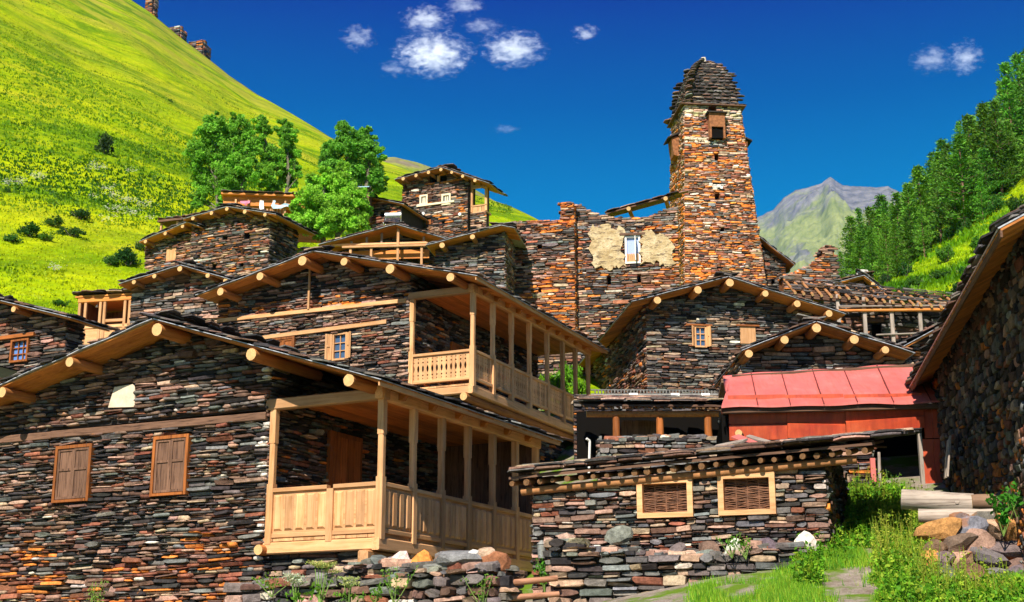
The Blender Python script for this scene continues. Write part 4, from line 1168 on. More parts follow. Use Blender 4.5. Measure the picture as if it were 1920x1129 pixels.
# ------------------------------------------------------------------ open wooden porch left of it
F8 = Frame(at(245, 600, 46.5), 12); z8 = F8.uz(200, 640)[1]
p8 = house('open_porch', F8, z8, 'open wooden porch with pale posts and flat slate roof, at the meadow edge', 'porch')
ua = F8.uz(146, 590)[0]; zt8 = F8.uz(200, 566)[1]; zb8 = F8.uz(200, 612)[1]
m = MB(); m.box(ua-.1, .05, -.1, 2.2, zt8+.18, zt8+.24); rf8 = part(m, 'roof', MAT['deck_x'], p8)
slate_field(p8, rf8, (ua-.15,-.2,zt8+.25), (1,0,0), (0,1,.06), -ua+.3, 2.4, sw=(.3,.6), layers=2)
m = MB(); m.beam((ua,0,zt8+.09), (0,0,zt8+.09), .14, .18); part(m, 'top_plate', MAT['deck_x'], p8)
for x in (149, 160, 188, 196, 234, 243):
    u = F8.uz(x, 590)[0]; m = MB(); m.beam((u,0,z8-.2), (u,0,zt8), .1, .1, up=(0,1,0)); part(m, 'post', MAT['pine_z'], p8)
m = MB(); m.beam((F8.uz(196,605)[0],.02,zb8+.2), (F8.uz(234,605)[0],.02,zb8+.2), .08, .1); part(m, 'rail', MAT['pine_x'], p8)
m = MB(); m.box(ua, 0, 1.9, 2.0, z8-.3, zt8+.15); part(m, 'back_wall', MAT['old_z'], p8)
m = MB(); m.box(ua, ua+.06, .1, 1.9, z8-.3, zt8+.15); part(m, 'side_wall', MAT['old_z'], p8)
m = MB(); m.box(ua, 0, -.05, 1.9, zb8-.05, zb8+.05); part(m, 'floor', MAT['pine_x'], p8)
m = MB(); m.box(ua+.02, -.02, -.02, .1, z8-.4, zb8-.052); part(m, 'skirt', MAT['pine_x'], p8)
for x in (178, 191): 
    u = F8.uz(x, 571)[0]; m = MB(); m.tube((u,.15,zt8+.1), (u,.15,zt8-.05), .004, n=5); m.tube((u,.15,zt8-.05), (u,.15,zt8-.13), .03, .05, n=8); part(m, 'hanging_bulb', MAT['white'], p8)

# ------------------------------------------------------------------ tall windowless house and its lower wing
F9 = Frame(at(505, 450, 58.0), 24); oh9 = .6
M9 = F9.uz(427, 388, -oh9); L9 = F9.uz(345, 411, -oh9); R9 = F9.uz(517, 402, -oh9); zg9 = F9.uz(430, 560)[1]
hol9 = [wrect(F9, 418, 427, 444, 451), wrect(F9, 458, 469, 436, 448), wrect(F9, 398, 408, 496, 506), wrect(F9, 449, 458, 494, 503), wrect(F9, 372, 377, 480, 484), wrect(F9, 484, 489, 473, 478)]
d19 = F9.dz(590, 456, R9[0])[0]
h9, _, roof9, top9 = stone_house('stone_house', 'tall brown stone house with tiny square openings, left of the poplars', F9, zg9, F9.uz(361,450)[0], 0, d19-.4, L9, M9, R9, oh9, d19,
    mix='brown', sides='r', h=.08, holes=hol9, purl=purl_u(F9, [(363,406,.11),(398,396,.11),(427,389,.12),(461,395,.12),(498,401,.11)], oh9), planks=False, log_far=True, smat='stone_far', sidemix='dark', sl=(.45,.8), slate_e=.22, sl_len=.55)
F9b = Frame(F9.w(0, .25, 0), 24)
Mb = F9b.uz(352, 417, -oh9); Lb = F9b.uz(262, 453, -oh9); Rb = (Mb[0]+.6, Mb[1]-.25)
wb9 = wrect(F9b, 313, 331, 466, 489)
h9b, _, _, _ = stone_house('stone_house', 'low stone wing with pale boarded window, left of the tall brown house', F9b, zg9, F9b.uz(274,480)[0], F9b.uz(359,480)[0], 4, Lb, Mb, Rb, oh9, 4.3,
    mix='brown', sides='', h=.08, holes=[wb9], purl=purl_u(F9b, [(273,449,.12),(310,436,.11),(343,422,.11)], oh9), planks=False, log_far=True, smat='stone_far', sl=(.45,.8), slate_e=.22, sl_len=.55)
m = MB(); m.box(wb9[0], wb9[1], -.05, .03, wb9[2], wb9[3]); part(m, 'window_board', MAT['pine_z'], h9b)
m = MB(); m.box(wb9[0]-.05, wb9[1]+.05, -.1, .03, wb9[3]+.002, wb9[3]+.07); part(m, 'lintel', MAT['old_x'], h9b)
# canopy behind the wing
F9c = Frame(at(342, 415, 63.0), 18); zc = F9c.z
cp = house('porch_canopy', F9c, zc-2, 'small slate canopy on pale posts behind the low wing', 'canopy')
uc0 = F9c.uz(300, 410)[0]; m = MB(); m.box(uc0, .6, -.2, 1.6, zc+.02, zc+.12); r9c = part(m, 'roof', MAT['old_x'], cp); slate_field(cp, r9c, (uc0-.05,-.25,zc+.12), (1,0,0), (0,1,.05), -uc0+.7, 1.8, layers=1)
for u in (uc0+.1, -.25): m = MB(); m.beam((u,0,zc-2.2), (u,0,zc+.02), .1, .1, up=(0,1,0)); part(m, 'post', MAT['pine_z'], cp)

# ------------------------------------------------------------------ open-gabled loft house
F10 = Frame(at(744, 480, 54.0), 5); d10 = 1.3
M10 = F10.uz(742, 423, 0); L10 = F10.uz(598, 461, 0); R10 = F10.uz(834, 449, 0); zg10 = F10.uz(744, 560)[1]
F10w = Frame(F10.w(0, d10, 0), 5)
h10, _, roof10, top10 = stone_house('stone_house', 'house with open timber-framed loft under a wide plank gable, below the tall house', F10w, zg10, F10.uz(612,480)[0], F10.uz(822,480)[0], 4.5, L10, M10, R10, d10, 4.8,
    mix='dark', sides='', h=.08, planks=True, pw=.25, smat='stone_far', sl=(.45,.8), slate_e=.22, sl_len=.55, nplank=8)
for x in (655, 694, 744, 789):
    u, z = F10.uz(x, 470); m = MB(); zt = top10(u)-.03; m.beam((u,-d10+.25,zg10-.2), (u,-d10+.25,zt if x in (744,) else F10.uz(x,458)[1]), .1, .1, up=(0,1,0)); part(m, 'post', MAT['pine_z'], h10)
for x in (655, 684, 712, 744, 792):
    u, z = F10.uz(x, 458); m = MB(); m.beam((u,-d10+.4,z), (u,-d10+.4,top10(u)-.03), .09, .09, up=(0,1,0)); part(m, 'strut', MAT['grey_z'], h10)
for (x0, x1, y) in ((618,800,456), (640,800,461.5)):
    a = F10.uz(x0, y); b = F10.uz(x1, y-1); m = MB(); m.beam((a[0],-d10+(.3 if y < 460 else .18),a[1]), (b[0],-d10+(.3 if y < 460 else .18),a[1]), .1, .09); part(m, 'rail', MAT['pine_x'], h10)
a = F10.uz(640, 462); b = F10.uz(800, 470); m = MB(); m.box(a[0], b[0], -.6, -.55, b[1]-.1, a[1]); part(m, 'loft_board', MAT['deck_x'], h10)

# ------------------------------------------------------------------ lean-to roof beside the ruin
F11 = Frame(at(872, 480, 53.0), 10); oh11 = .7
M11 = F11.uz(940, 425, -oh11); L11 = F11.uz(800, 462, -oh11); R11 = (M11[0]+.5, M11[1]-.12); zg11 = F11.uz(850, 560)[1]
h11, _, roof11, _ = stone_house('stone_house', 'dark stone house under a plank verge, joining the ruined wall at its left', F11, zg11, F11.uz(818,480)[0], F11.uz(945,480)[0], 5, L11, M11, R11, oh11, 5, mix='grey', sides='r', h=.08, planks=True, nplank=6, pw=.25,
    purl=purl_u(F11, [(829,455,.14),(886,440,.12)], oh11), log_far=True, smat='stone_far', sl=(.45,.8), slate_e=.22, sl_len=.55)

# ------------------------------------------------------------------ ruined rust-coloured wall
F12 = Frame(at(1075, 600, 54.5), 9); zg12 = F12.uz(1000, 690)[1]
tA = top_px(F12, [(868,456),(900,440),(932,424),(960,415),(1000,413),(1030,414),(1049,413),(1051,381),(1066,379),(1080,384)])
hA = [wrect(F12, 933, 942, 464, 472), wrect(F12, 1008, 1017, 458, 467), wrect(F12, 978, 984, 494, 500), wrect(F12, 1010,1016,540,548)]
def mixA(u, v):
    k = math.sin(u*.9+1)+math.sin(v*1.4)+.6*math.sin(u*2.3-v*1.9)
    return 'rust' if (k > -.4 and random.random() < .85) else ('warm' if random.random() < .5 else 'house')
ruin, wA = free_wall('ruined_wall', 'ruined orange-brown rubble wall with cream plaster patch, stretching left from the tower', F12, zg12, F12.uz(868,500)[0], F12.uz(1076,500)[0], .8, tA,
    mix='rust', mixfn=mixA, colfn=lambda u, v, c: tuple(min(.85, x*1.25) for x in c), h=.08, smat='stone_far', holes=hA, mortar='mortar_red', sides='r', n=40, cat='ruin')
dB = .45
tB = top_px(F12, [(1070,384),(1082,384),(1098,390),(1104,398),(1130,404),(1150,407),(1195,409),(1215,407),(1258,390),(1275,385)], dB)
hB = [wrect(F12, 1172, 1201, 443, 495, dB), wrect(F12, 1138, 1146, 517, 534, dB), wrect(F12, 1195, 1202, 516, 530, dB)]
def mixB(u, v):
    k = math.sin(u*1.1+3)+math.sin(v*1.2+1)+.6*math.sin(u*2.1-v*1.3)
    return 'rust' if (k > .3 and random.random() < .75) else ('brown' if random.random() < .6 else 'grey')
free_wall(None, None, F12, zg12, F12.uz(1077,500,dB)[0]+.02, F12.uz(1272,500,dB)[0], .8, tB, mix='brown', mixfn=mixB, colfn=lambda u, v, c: tuple(min(.85, x*1.2) for x in c), h=.08, smat='stone_far', holes=hB, mortar='mortar_red', sides='', n=40, hs=ruin, d=dB)
# plaster patch
def m_plaster():
    m = mat('old_lime_plaster', (.7,.55,.32), .95, spec=.05); g = N(m); w = g.coord('World')
    n = g.noise(w, 2.5, 8, .75); n2 = g.noise(g.coord('World', (3,3,9)), 1.0, 6, .75)
    c = g.ramp(n, [(.3,(.30,.20,.09)),(.5,(.50,.38,.21)),(.7,(.62,.51,.34))]); c = g.mix(g.ramp(n2, [(.52,g3(0)),(.60,g3(.85))]), c, (.13,.09,.06))
    g.base(c); g.bump(n2, 1.0, .05); return m
MAT['plaster'] = m_plaster()
def ragged(pts, k=9, amp=.13):
    out = []
    for (a, b) in zip(pts, pts[1:]+pts[:1]):
        for i in range(k):
            f = i/k; out.append((a[0]+(b[0]-a[0])*f+random.uniform(-amp,amp), a[1]+(b[1]-a[1])*f+random.uniform(-amp,amp)))
    return out
pp = [F12.uz(x, y, dB) for x, y in [(1107,425),(1170,430),(1170,500),(1140,505),(1108,500)]]
pq = [F12.uz(x, y, dB) for x, y in [(1203,432),(1240,440),(1262,455),(1266,498),(1245,497),(1230,492),(1203,496)]]
for q in (pp, pq):
    q = ragged(q); m = MB(); c = (sum(a for a, _ in q)/len(q), sum(b for _, b in q)/len(q))
    n = len(q); y = dB-.135
    vs = [(c[0],y-.01,c[1])] + [(a,y+random.uniform(-.015,.01),b) for a, b in q] + [(a,y+.1,b) for a, b in q]
    m.add(vs, [(0,1+i,1+(i+1)%n) for i in range(n)] + [(1+i,1+n+i,1+n+(i+1)%n,1+(i+1)%n) for i in range(n)])
    part(m, 'plaster_patch', MAT['plaster'], ruin)
wr = hB[0]; uc = (wr[0]+wr[1])/2; w_ = wr[1]-wr[0]
fr = casement(ruin, uc, wr[2], wr[3], w_, y=dB+.0, m_='white', glass='glass_pale', nx=1, nz=1, f=.07, deep=.08)
m = MB(); m.box(wr[1]-.2, wr[1]-.17, dB-.4, dB-.06, wr[2]+.05, wr[3]-.1); child(m, 'open_leaf', MAT['white'], fr)
for k in range(6): m = MB(); a = wr[0]+.07+(w_-.14)*k/6; m.box(a, a+(w_-.14)/6-.012, dB-.06, dB-.03, wr[2]+.05, wr[2]+.42); child(m, 'rail_board', MAT['pine_z'], fr)
m = MB(); m.box(wr[0]-.2, wr[1]+.2, dB-.16, dB-.05, wr[3]+.01, wr[3]+.1); part(m, 'lintel', MAT['old_x'], ruin)
# collapsed roof sheets behind the wall top
F12r = Frame(F12.w(0, dB+1.0, 0), 9)
rp = [F12r.uz(x, y) for x, y in [(1138,408),(1262,374)]]
rr12 = house('collapsed_roof', F12r, rp[0][1]-.5, 'broken dark slate roof slope leaning between ruined wall and tower', 'roof')
t = Vector((rp[1][0]-rp[0][0],0,rp[1][1]-rp[0][1])); ls = t.length; t.normalize()
m = MB(); n = Vector((-t.z,0,t.x)); p0 = Vector((rp[0][0],-.6,rp[0][1])); 
vs = []
for a in (p0, p0+t*ls):
    for dd in (0, 2.0): vs += [a+Vector((0,dd,.25*dd))-n*.05, a+Vector((0,dd,.25*dd))]
m.add(vs, [(0,1,5,4),(2,6,7,3),(1,3,7,5),(0,4,6,2),(0,2,3,1),(4,5,7,6)]); rf12 = part(m, 'roof', MAT['old_x'], rr12)
slate_field(rr12, rf12, p0+t*.0, t, (0,1,.25), ls, 2.0, sw=(.4,.8), sl_len=.6, skip=.1, e=.3)
for k in (0.35, .9): 
    q = p0 + t*ls*k; m = MB(); m.tube((q.x,-.8,q.z-.15), (q.x,1.5,q.z+.2), .09, n=8, mi=0, emi=1); m.build('rafter', [MAT['log_far'], MAT['logend']], rf12, loc=(0,0,0))
# ------------------------------------------------------------------ watch tower
F16 = Frame(at(1289, 400, 62.0), -6)
zb16 = F16.uz(1360, 600)[1]
bl = F16.uz(1286, 540); br = F16.uz(1437, 540); tl = F16.uz(1290, 186); tr = F16.uz(1393, 190)
zt16 = tl[1]
def lin(a, b, z): return a[0] + (b[0]-a[0])*(z-a[1])/(b[1]-a[1])
eL = lambda z: lin(bl, tl, z); eR = lambda z: lin(br, tr, z)
wid = lambda z: eR(z)-eL(z)
tower = house('watch_tower', F16, zb16, 'tall rust-coloured stone watch tower with stepped slate cap, above the village', 'tower')
# every face leans in: front at depth dF(z), left side along eL(z)
wB = wid(zb16)
dF = lambda z: (wB - wid(z))*.5
h16 = [wrect(F16, 1334, 1349, 187, 207), wrect(F16, 1344, 1352, 282, 296), wrect(F16, 1343, 1353, 358, 370), wrect(F16, 1353, 1361, 423, 433), wrect(F16, 1351, 1355, 440, 447)]
mb = MB()
zs = sorted({zb16-.4, zt16, *[v for hh in h16 for v in hh[2:]], *np.linspace(zb16, zt16, 8)})
def TP(u, z, f='f'): return (u, dF(z), z)
for za, zb_ in zip(zs, zs[1:]):
    hs_ = sorted([hh for hh in h16 if hh[2] < zb_-1e-4 and hh[3] > za+1e-4])
    segs = []; loA, loB = eL(za), eL(zb_)
    for hh in hs_: segs.append((loA, hh[0], loB, hh[0])); loA = loB = hh[1]
    segs.append((loA, eR(za), loB, eR(zb_)))
    for a0, a1, b0, b1_ in segs: mb.add([TP(a0,za), TP(a1,za), TP(b1_,zb_), TP(b0,zb_)], [(0,1,2,3)])
    for side in (0, 1):
        e = eL if side == 0 else eR
        q = [(e(za), dF(za), za), (e(za), wB-dF(za), za), (e(zb_), wB-dF(zb_), zb_), (e(zb_), dF(zb_), zb_)]
        mb.add(q, [(3,2,1,0) if side == 0 else (0,1,2,3)])
    mb.add([(eL(za), wB-dF(za), za), (eR(za), wB-dF(za), za), (eR(zb_), wB-dF(zb_), zb_), (eL(zb_), wB-dF(zb_), zb_)], [(3,2,1,0)])
for (a, b, c, d) in h16:
    y0 = dF((c+d)/2); q = [(a,dF(c),c),(b,dF(c),c),(b,dF(d),d),(a,dF(d),d)]; k = [(x,y+.5,z) for x,y,z in q]
    mb.add(q+k, [(0,4,5,1),(1,5,6,2),(2,6,7,3),(3,7,4,0)]); mb.add(k, [(0,1,2,3)], 1)
tw = part(mb, 'wall', [MAT['mortar_red'], MAT['hole']], tower)
sl_f = (dF(zt16)-dF(zb16))/(zt16-zb16)
def mixT(u, v):
    if v > zt16-.75: return 'pale'
    k = math.sin(u*1.7+v*.7)+math.sin(v*1.1+2)
    return 'tower' if random.random() < .9+.06*k else ('warm' if random.random() < .6 else 'brown')
WH = [F16.uz(1347,345), F16.uz(1345,262)]
def colT(u, v, c):
    if v > zt16-.7 and random.random() < .6: return tuple(x*random.uniform(.8,1.1) for x in (.62,.5,.33))
    if v > zt16-2.0 and v < zt16-1.7 and u < eL(v)+1.1: return (.6,.5,.36)
    for wu, wz in WH:
        if abs(u-wu) < .35 and abs(v-wz) < .16: return (.7,.66,.6) if random.random() < .6 else (.03,.03,.03)
    return tuple(min(.85, x*1.4) for x in c)
lay_stones(tower, tw, MAT['stone_far'], (0,dF(zb16)-sl_f*zb16,0), (1,0,0), (0,sl_f,1), (0,-1,0), 0, 1, zb16, zt16, left=lambda v: eL(v)-.03, right=lambda v: eR(v)+.03, holes=h16, h=.082, mixfn=mixT, dep=(.06,.13), asp=(1.8,5), colfn=colT, split=.3)
for side in ('l', 'r'):
    e = eL if side == 'l' else eR; sg = -1 if side == 'l' else 1
    sl_s = (e(zt16)-e(zb16))/(zt16-zb16)
    lay_stones(tower, tw, MAT['stone_far'], (e(zb16)-sl_s*zb16,0,0), (0,1,0), (sl_s,0,1), (sg,0,0), 0, 1, zb16, zt16, left=lambda v: dF(v), right=lambda v: wB-dF(v), colfn=lambda u, v, c: tuple(min(.85, x*1.3) for x in c), h=.082, mixfn=mixT, dep=(.06,.13), asp=(1.8,5), split=.3)
W = F16.w
occ(W(eL(zb16),dF(zb16),zb16), W(eR(zb16),dF(zb16),zb16), W(eR(zt16),dF(zt16),zt16), W(eL(zt16),dF(zt16),zt16))
occ(W(eL(zb16),dF(zb16),zb16), W(eL(zb16),wB,zb16), W(eL(zt16),wB-dF(zt16),zt16), W(eL(zt16),dF(zt16),zt16))
# stepped slate cap
uc16 = (tl[0]+tr[0])/2; dc16 = wB/2; hw = wid(zt16)/2
capH = F16.uz(1340, 118, dc16)[1] - zt16
mb = MB(); prof = [(0,1.0),(.12,1.0),(.3,.97),(.45,.90),(.6,.80),(.74,.66),(.86,.48),(.95,.27),(1.0,.08)]
ins = .93
for (fa, sa), (fb, sb) in zip(prof, prof[1:]):
    za, zb_ = zt16+capH*fa, zt16+capH*fb; ra, rb = hw*sa*ins, hw*sb*ins
    q = [(uc16-ra,dc16-ra,za),(uc16+ra,dc16-ra,za),(uc16+ra,dc16+ra,za),(uc16-ra,dc16+ra,za),(uc16-rb,dc16-rb,zb_),(uc16+rb,dc16-rb,zb_),(uc16+rb,dc16+rb,zb_),(uc16-rb,dc16+rb,zb_)]
    mb.add(q, [(0,1,5,4),(1,2,6,5),(2,3,7,6),(3,0,4,7),(4,5,6,7)])
cap = part(mb, 'cap', [MAT['mortar']], tower)
m = MB(); m.box(uc16-hw-.26, uc16+hw+.26, dc16-hw-.26, dc16+hw+.26, zt16-.06, zt16-.01); m.build('cap_boards', MAT['old_x'], cap, loc=(0,0,0))
ps = lambda f: float(np.interp(f, [p[0] for p in prof], [p[1] for p in prof]))
nl = 15; nt_ = len(TPL['slate'][0])
for k in range(nl):
    f = k/nl; r_ = hw*ps(f)*ins; z = zt16 + capH*f + .04
    ex = .34 if k == 0 else (.13*(1-f*.6))
    for side in range(4):
        for lay in range(2 if k else 3):
            a = -r_-ex*.55
            while a < r_+ex*.2:
                w = random.uniform(.35,.6)*(1-.4*f); ln = (ex+.28)*random.uniform(.97,1.03)
                ca, sa = [(1,0),(0,1),(-1,0),(0,-1)][side]
                ax = Vector((ca, sa, 0)); out = Vector((sa, -ca, 0)); dp = Vector((0,0,-1))
                e2 = -(out*.97 + dp*.16).normalized(); e1 = ax; n2 = e1.cross(e2); n2 = n2 if n2.z > 0 else -n2
                c = Vector((uc16, dc16, z + lay*.05 + random.uniform(-.006,.006))) + ax*(a+w/2) + out*(r_ + ex - ln/2 - lay*.03 + random.uniform(-.02,.02))
                M = np.zeros((3,4)); M[:,0] = e1*w*1.05; M[:,1] = e2*ln; M[:,2] = n2*.045; M[:,3] = c
                piece(tower, 'slate', cap, MAT['slate'], random.randrange(nt_), M, pick_col(MIX['slate']))
                a += w*.95
m = MB(); m.prism(_outline(8,3,.2), lambda x, y: (uc16+x*.36, dc16+y*.36, zt16+capH-.05), lambda x, y: (uc16+x*.26, dc16+y*.26, zt16+capH+.24)); m.build('cap_stone', m_simple('cap_stone', (.5,.45,.36), .9), cap, loc=(0,0,0))
# projecting defence boxes
def defence_box(uc, y, z0_, z1_, w, dpt, ang=0):
    m = MB(); t = .09
    m.box(uc-w/2, uc-w/2+t, y-dpt, y, z0_, z1_); m.box(uc+w/2-t, uc+w/2, y-dpt, y, z0_, z1_)
    m.box(uc-w/2+t, uc+w/2-t, y-dpt, y-dpt+t, z0_+.45*(z1_-z0_), z1_)
    b = part(m, 'defence_box', MAT['box_stone'], tower)
    m = MB(); m.box(uc-w/2-.12, uc+w/2+.12, y-dpt-.12, y, z1_+.002, z1_+.06); m.build('box_roof', MAT['mortar'], b, loc=(0,0,0))
    m = MB(); m.box(uc-w/2+t, uc+w/2-t, y-dpt+t+.01, y-.01, z0_+.02, z0_+.42*(z1_-z0_)); m.build('box_opening', MAT['hole'], b, loc=(0,0,0))
    return b
mst = m_simple('box_stone', (.25,.10,.04), .95, .5, 9); MAT['box_stone'] = mst
bx = wrect(F16, 1330, 1363, 210, 256)
defence_box((bx[0]+bx[1])/2, dF(bx[3])-.05, bx[2], bx[3], bx[1]-bx[0]-.1, .42)
zc = F16.uz(1265, 235)[1]
for sg, e in ((-1, eL), (1, eR)):
    u = e(zc); m = MB(); c = wB/2
    m.prism([(u, zc+.1), (u+sg*.45, zc-.05), (u+sg*.42, zc-.45), (u+sg*.36, zc-.9), (u, zc-1.0)], lambda x, z: (x, c-.5, z), lambda x, z: (x, c+.3, z)); b = part(m, 'defence_box', MAT['box_stone'], tower)
    m = MB(); m.prism([(u, zc+.28), (u+sg*.66, zc-.04), (u+sg*.66, zc-.10), (u, zc+.2)], lambda x, z: (x, c-.62, z), lambda x, z: (x, c+.42, z)); m.build('box_roof', MAT['mortar'], b, loc=(0,0,0))

# ------------------------------------------------------------------ dark house against the tower
F17 = Frame(at(1440, 520, 65.5), -4); M17 = F17.uz(1415, 440, -.5); R17 = F17.uz(1488, 497, -.5); L17 = (M17[0]-2, M17[1]-1.2); zg17 = F17.uz(1450, 580)[1]
hol = [wrect(F17, 1446, 1453, 524, 533)]
stone_house('stone_house', 'narrow dark stone house with plank eave, against the right foot of the tower', F17, zg17, -1.5, F17.uz(1473,520)[0], 4, L17, M17, R17, .5, 4, mix='dark', sides='', h=.085, planks=True, nplank=6, pw=.22, smat='stone_far', holes=hol, sl=(.4,.8), slate_e=.22, sl_len=.5)
# broken wall
F18 = Frame(at(1520, 530, 64.0), -8); zg18 = F18.uz(1520, 580)[1]
free_wall('ruined_wall', 'jagged reddish ruin wall ending in a tall stump, right of the tower', F18, zg18, F18.uz(1470,520)[0], F18.uz(1573,520)[0], .8, top_px(F18, [(1470,517),(1490,512),(1505,504),(1520,499),(1532,489),(1541,484),(1543,470),(1546,464),(1553,460),(1560,463),(1566,480),(1572,520)]),
    mix='rust', h=.085, smat='stone_far', mortar='mortar_red', sides='r', n=40, cat='ruin', mixfn=lambda u, v: random.choice(['rust','brown','warm']))
# slate roof beyond the lattice gallery
F19 = Frame(at(1600, 545, 57.0), 6); M19 = F19.uz(1620, 517, -.5); L19 = F19.uz(1536, 538, -.5); R19 = F19.uz(1667, 553, -.5); zg19 = F19.uz(1600, 600)[1]
h19, _, r19, t19 = stone_house('stone_house', 'low dark house with slate gable and pale ridge stone, beyond the lattice gallery', F19, zg19, F19.uz(1545,545)[0], F19.uz(1655,550)[0], 4, L19, M19, R19, .5, 4, mix='dark', sides='', h=.085, planks=False, smat='stone_far', sl=(.4,.8), slate_e=.22, sl_len=.5, purl=purl_u(F19, [(1636,529,.1)], .5), log_far=True)
m = MB(); m.prism(_outline(8,3,.2), lambda x, y: (M19[0]+x*.6, -.2+y*.4, M19[1]+.12), lambda x, y: (M19[0]+x*.45, -.2+y*.3, M19[1]+.32)); m.build('ridge_stone', m_simple('ridge_stone', (.5,.47,.4), .9), r19, loc=(0,0,0))

# ------------------------------------------------------------------ lattice gallery
F20 = Frame(at(1620, 640, 45.0), 2); zg20 = F20.uz(1650, 690)[1]
gal = house('lattice_gallery', F20, zg20, 'derelict timber gallery with sparse slate roof and grey posts, right of the grey gable house', 'gallery')
g0 = F20.uz(1488, 552); g1_ = F20.uz(1815, 584); zr0 = g0[1]; zr1 = g1_[1]
zr = lambda u: zr0 + (zr1-zr0)*(u-g0[0])/(g1_[0]-g0[0])
m = MB(); m.beam((g0[0],0,zr(g0[0])-.05), (g1_[0],0,zr(g1_[0])-.05), .14, .14); gr = part(m, 'wall_plate', MAT['old_x'], gal)
up = Vector((0, math.cos(R(27)), math.sin(R(27))))
# open rafters and battens
u = g0[0]
while u < g1_[0]:
    p = Vector((u,-.35,zr(u)-.05)); m = MB(); m.tube(p, p+up*2.2, .05, n=7, mi=0, emi=1, jit=.1); m.build('rafter', [MAT['log_far'], MAT['logend']], gr, loc=(0,0,0)); u += random.uniform(.24,.34)
for k in range(8):
    s_ = -.25+k*.3; q0 = Vector((g0[0],0,zr(g0[0])+.05))+up*s_; q1 = Vector((g1_[0],0,zr(g1_[0])+.05))+up*s_; m = MB(); m.beam(q0, q1, .07, .04, up=(0,-.45,.9)); m.build('batten', MAT['old_x'], gr, loc=(0,0,0))
ea = Vector((g1_[0]-g0[0],0,zr1-zr0)); la = ea.length
slate_field(gal, gr, Vector((g0[0],-.1,zr0+.07)), ea, up, la, 2.2, sw=(.25,.5), e=.3, sl_len=.3, skip=.22)
for (x, y0, y1) in ((1568,545,575),(1617,552,640),(1668,560,652),(1722,578,650),(1768,578,605)):
    a = F20.uz(x, y0); b = F20.uz(x, y1); m = MB(); m.beam((a[0],-.12,min(b[1],a[1])-1.0), (a[0],-.12,zr(a[0])+.1), .12, .12, up=(0,1,0)); m.build('post', MAT['grey_z'], gr, loc=(0,0,0))
for (x0, y0, x1, y1, r_, mm) in ((1570,578,1815,576,.035,'grey_x'),(1570,586,1815,583,.05,'deck_x'),(1640,631,1740,627,.03,'grey_x')):
    a = F20.uz(x0,y0); b = F20.uz(x1,y1); m = MB(); m.tube((a[0],-.22,a[1]), (b[0],-.22,b[1]), r_, n=8, jit=.06, seg=4); m.build('rail', MAT[mm], gr, loc=(0,0,0))
# stone back wall with doorway
zt20 = zr0+.5
dw = wrect(F20, 1635, 1655, 605, 660, 1.9)
mb = MB(); wall_face(mb, (0,1.9,0), (1,0,0), (0,0,1), (0,-1,0), g0[0], g1_[0], zg20-.4, zr1+.6, None, [dw]); bw = part(mb, 'back_wall', [MAT['mortar'], MAT['hole']], gal)
lay_stones(gal, bw, MAT['stone_far'], (0,1.9,0), (1,0,0), (0,0,1), (0,-1,0), g0[0], g1_[0], zg20-.3, zr1+.6, holes=[dw], h=.11, mix='dark')
for side_u in (g0[0],): mb = MB(); mb.box(side_u-.1, side_u, 0, 1.9, zg20-.4, zr(side_u)-.1); part(mb, 'end_wall', MAT['mortar'], gal)
# ------------------------------------------------------------------ dark slate roof in front of it
F21 = Frame(at(1720, 690, 34.0), -3); L21 = F21.uz(1690, 652, -.4); M21 = F21.uz(1850, 566, -.4); R21 = (M21[0]+3, M21[1]-1.3); zg21 = F21.uz(1720, 800)[1]
stone_house('stone_house', 'shadowed stone house with rising slate verge, squeezed behind the right-hand eave', F21, zg21, F21.uz(1712,690)[0], M21[0]+2.5, 4, L21, M21, R21, .4, 4.5, mix='dark', sides='l', h=.09, planks=False)

# ------------------------------------------------------------------ tall house with corner balcony on the hill
F13 = Frame(at(880, 420, 75.0), 22); oh13 = .7
M13 = F13.uz(828, 314, -oh13); L13 = F13.uz(741, 337, -oh13); R13 = F13.uz(917, 344, -oh13); zg13 = F13.uz(830, 480)[1]
hol = [wrect(F13, 788, 803, 366, 385), wrect(F13, 829, 846, 364, 385), wrect(F13, 806, 839, 330, 341), wrect(F13, 798, 809, 411, 422), wrect(F13, 829, 835, 415, 420)]
d113 = F13.dz(943, 394, R13[0])[0]
h13, _, roof13, top13 = stone_house('stone_house', 'tall stone house with small corner balcony and cream windows, highest on the slope', F13, zg13, F13.uz(755,400)[0], 0, d113-.5, L13, M13, R13, oh13, d113,
    mix='brown', sides='', h=.09, holes=hol, planks=False, log_far=True, smat='stone_far', sl=(.5,.9), slate_e=.26, sl_len=.6,
    purl=purl_u(F13, [(757,336,.12),(781,327,.12),(804,320,.12),(827,314,.14),(848,321,.12),(868,328,.12),(891,335,.12)], oh13))
MAT['cream'] = m_simple('cream_paint', (.72,.62,.42), .6, .15)
for wr in hol[:2]: casement(h13, (wr[0]+wr[1])/2, wr[2], wr[3], wr[1]-wr[0], y=-.02, m_='cream', nx=3, nz=1, f=.1, bar=.08)
a = F13.uz(786, 384.5); b = F13.uz(850, 383); m = MB(); m.box(a[0]-.1, b[0]+.1, -.14, .0, a[1]-.14, a[1]-.03); part(m, 'sill_beam', MAT['cream'], h13)
wr = hol[2]; m = MB(); m.beam(((wr[0]+wr[1])/2,0,wr[2]), ((wr[0]+wr[1])/2,0,wr[3]), .15, .15, up=(0,1,0)); part(m, 'attic_post', MAT['pine_z'], h13)
wr = hol[3]; m = MB(); m.box(wr[0]+.03, wr[1]-.03, -.02, .05, wr[2]+.03, wr[3]-.03); part(m, 'hatch', MAT['orange_z'], h13)
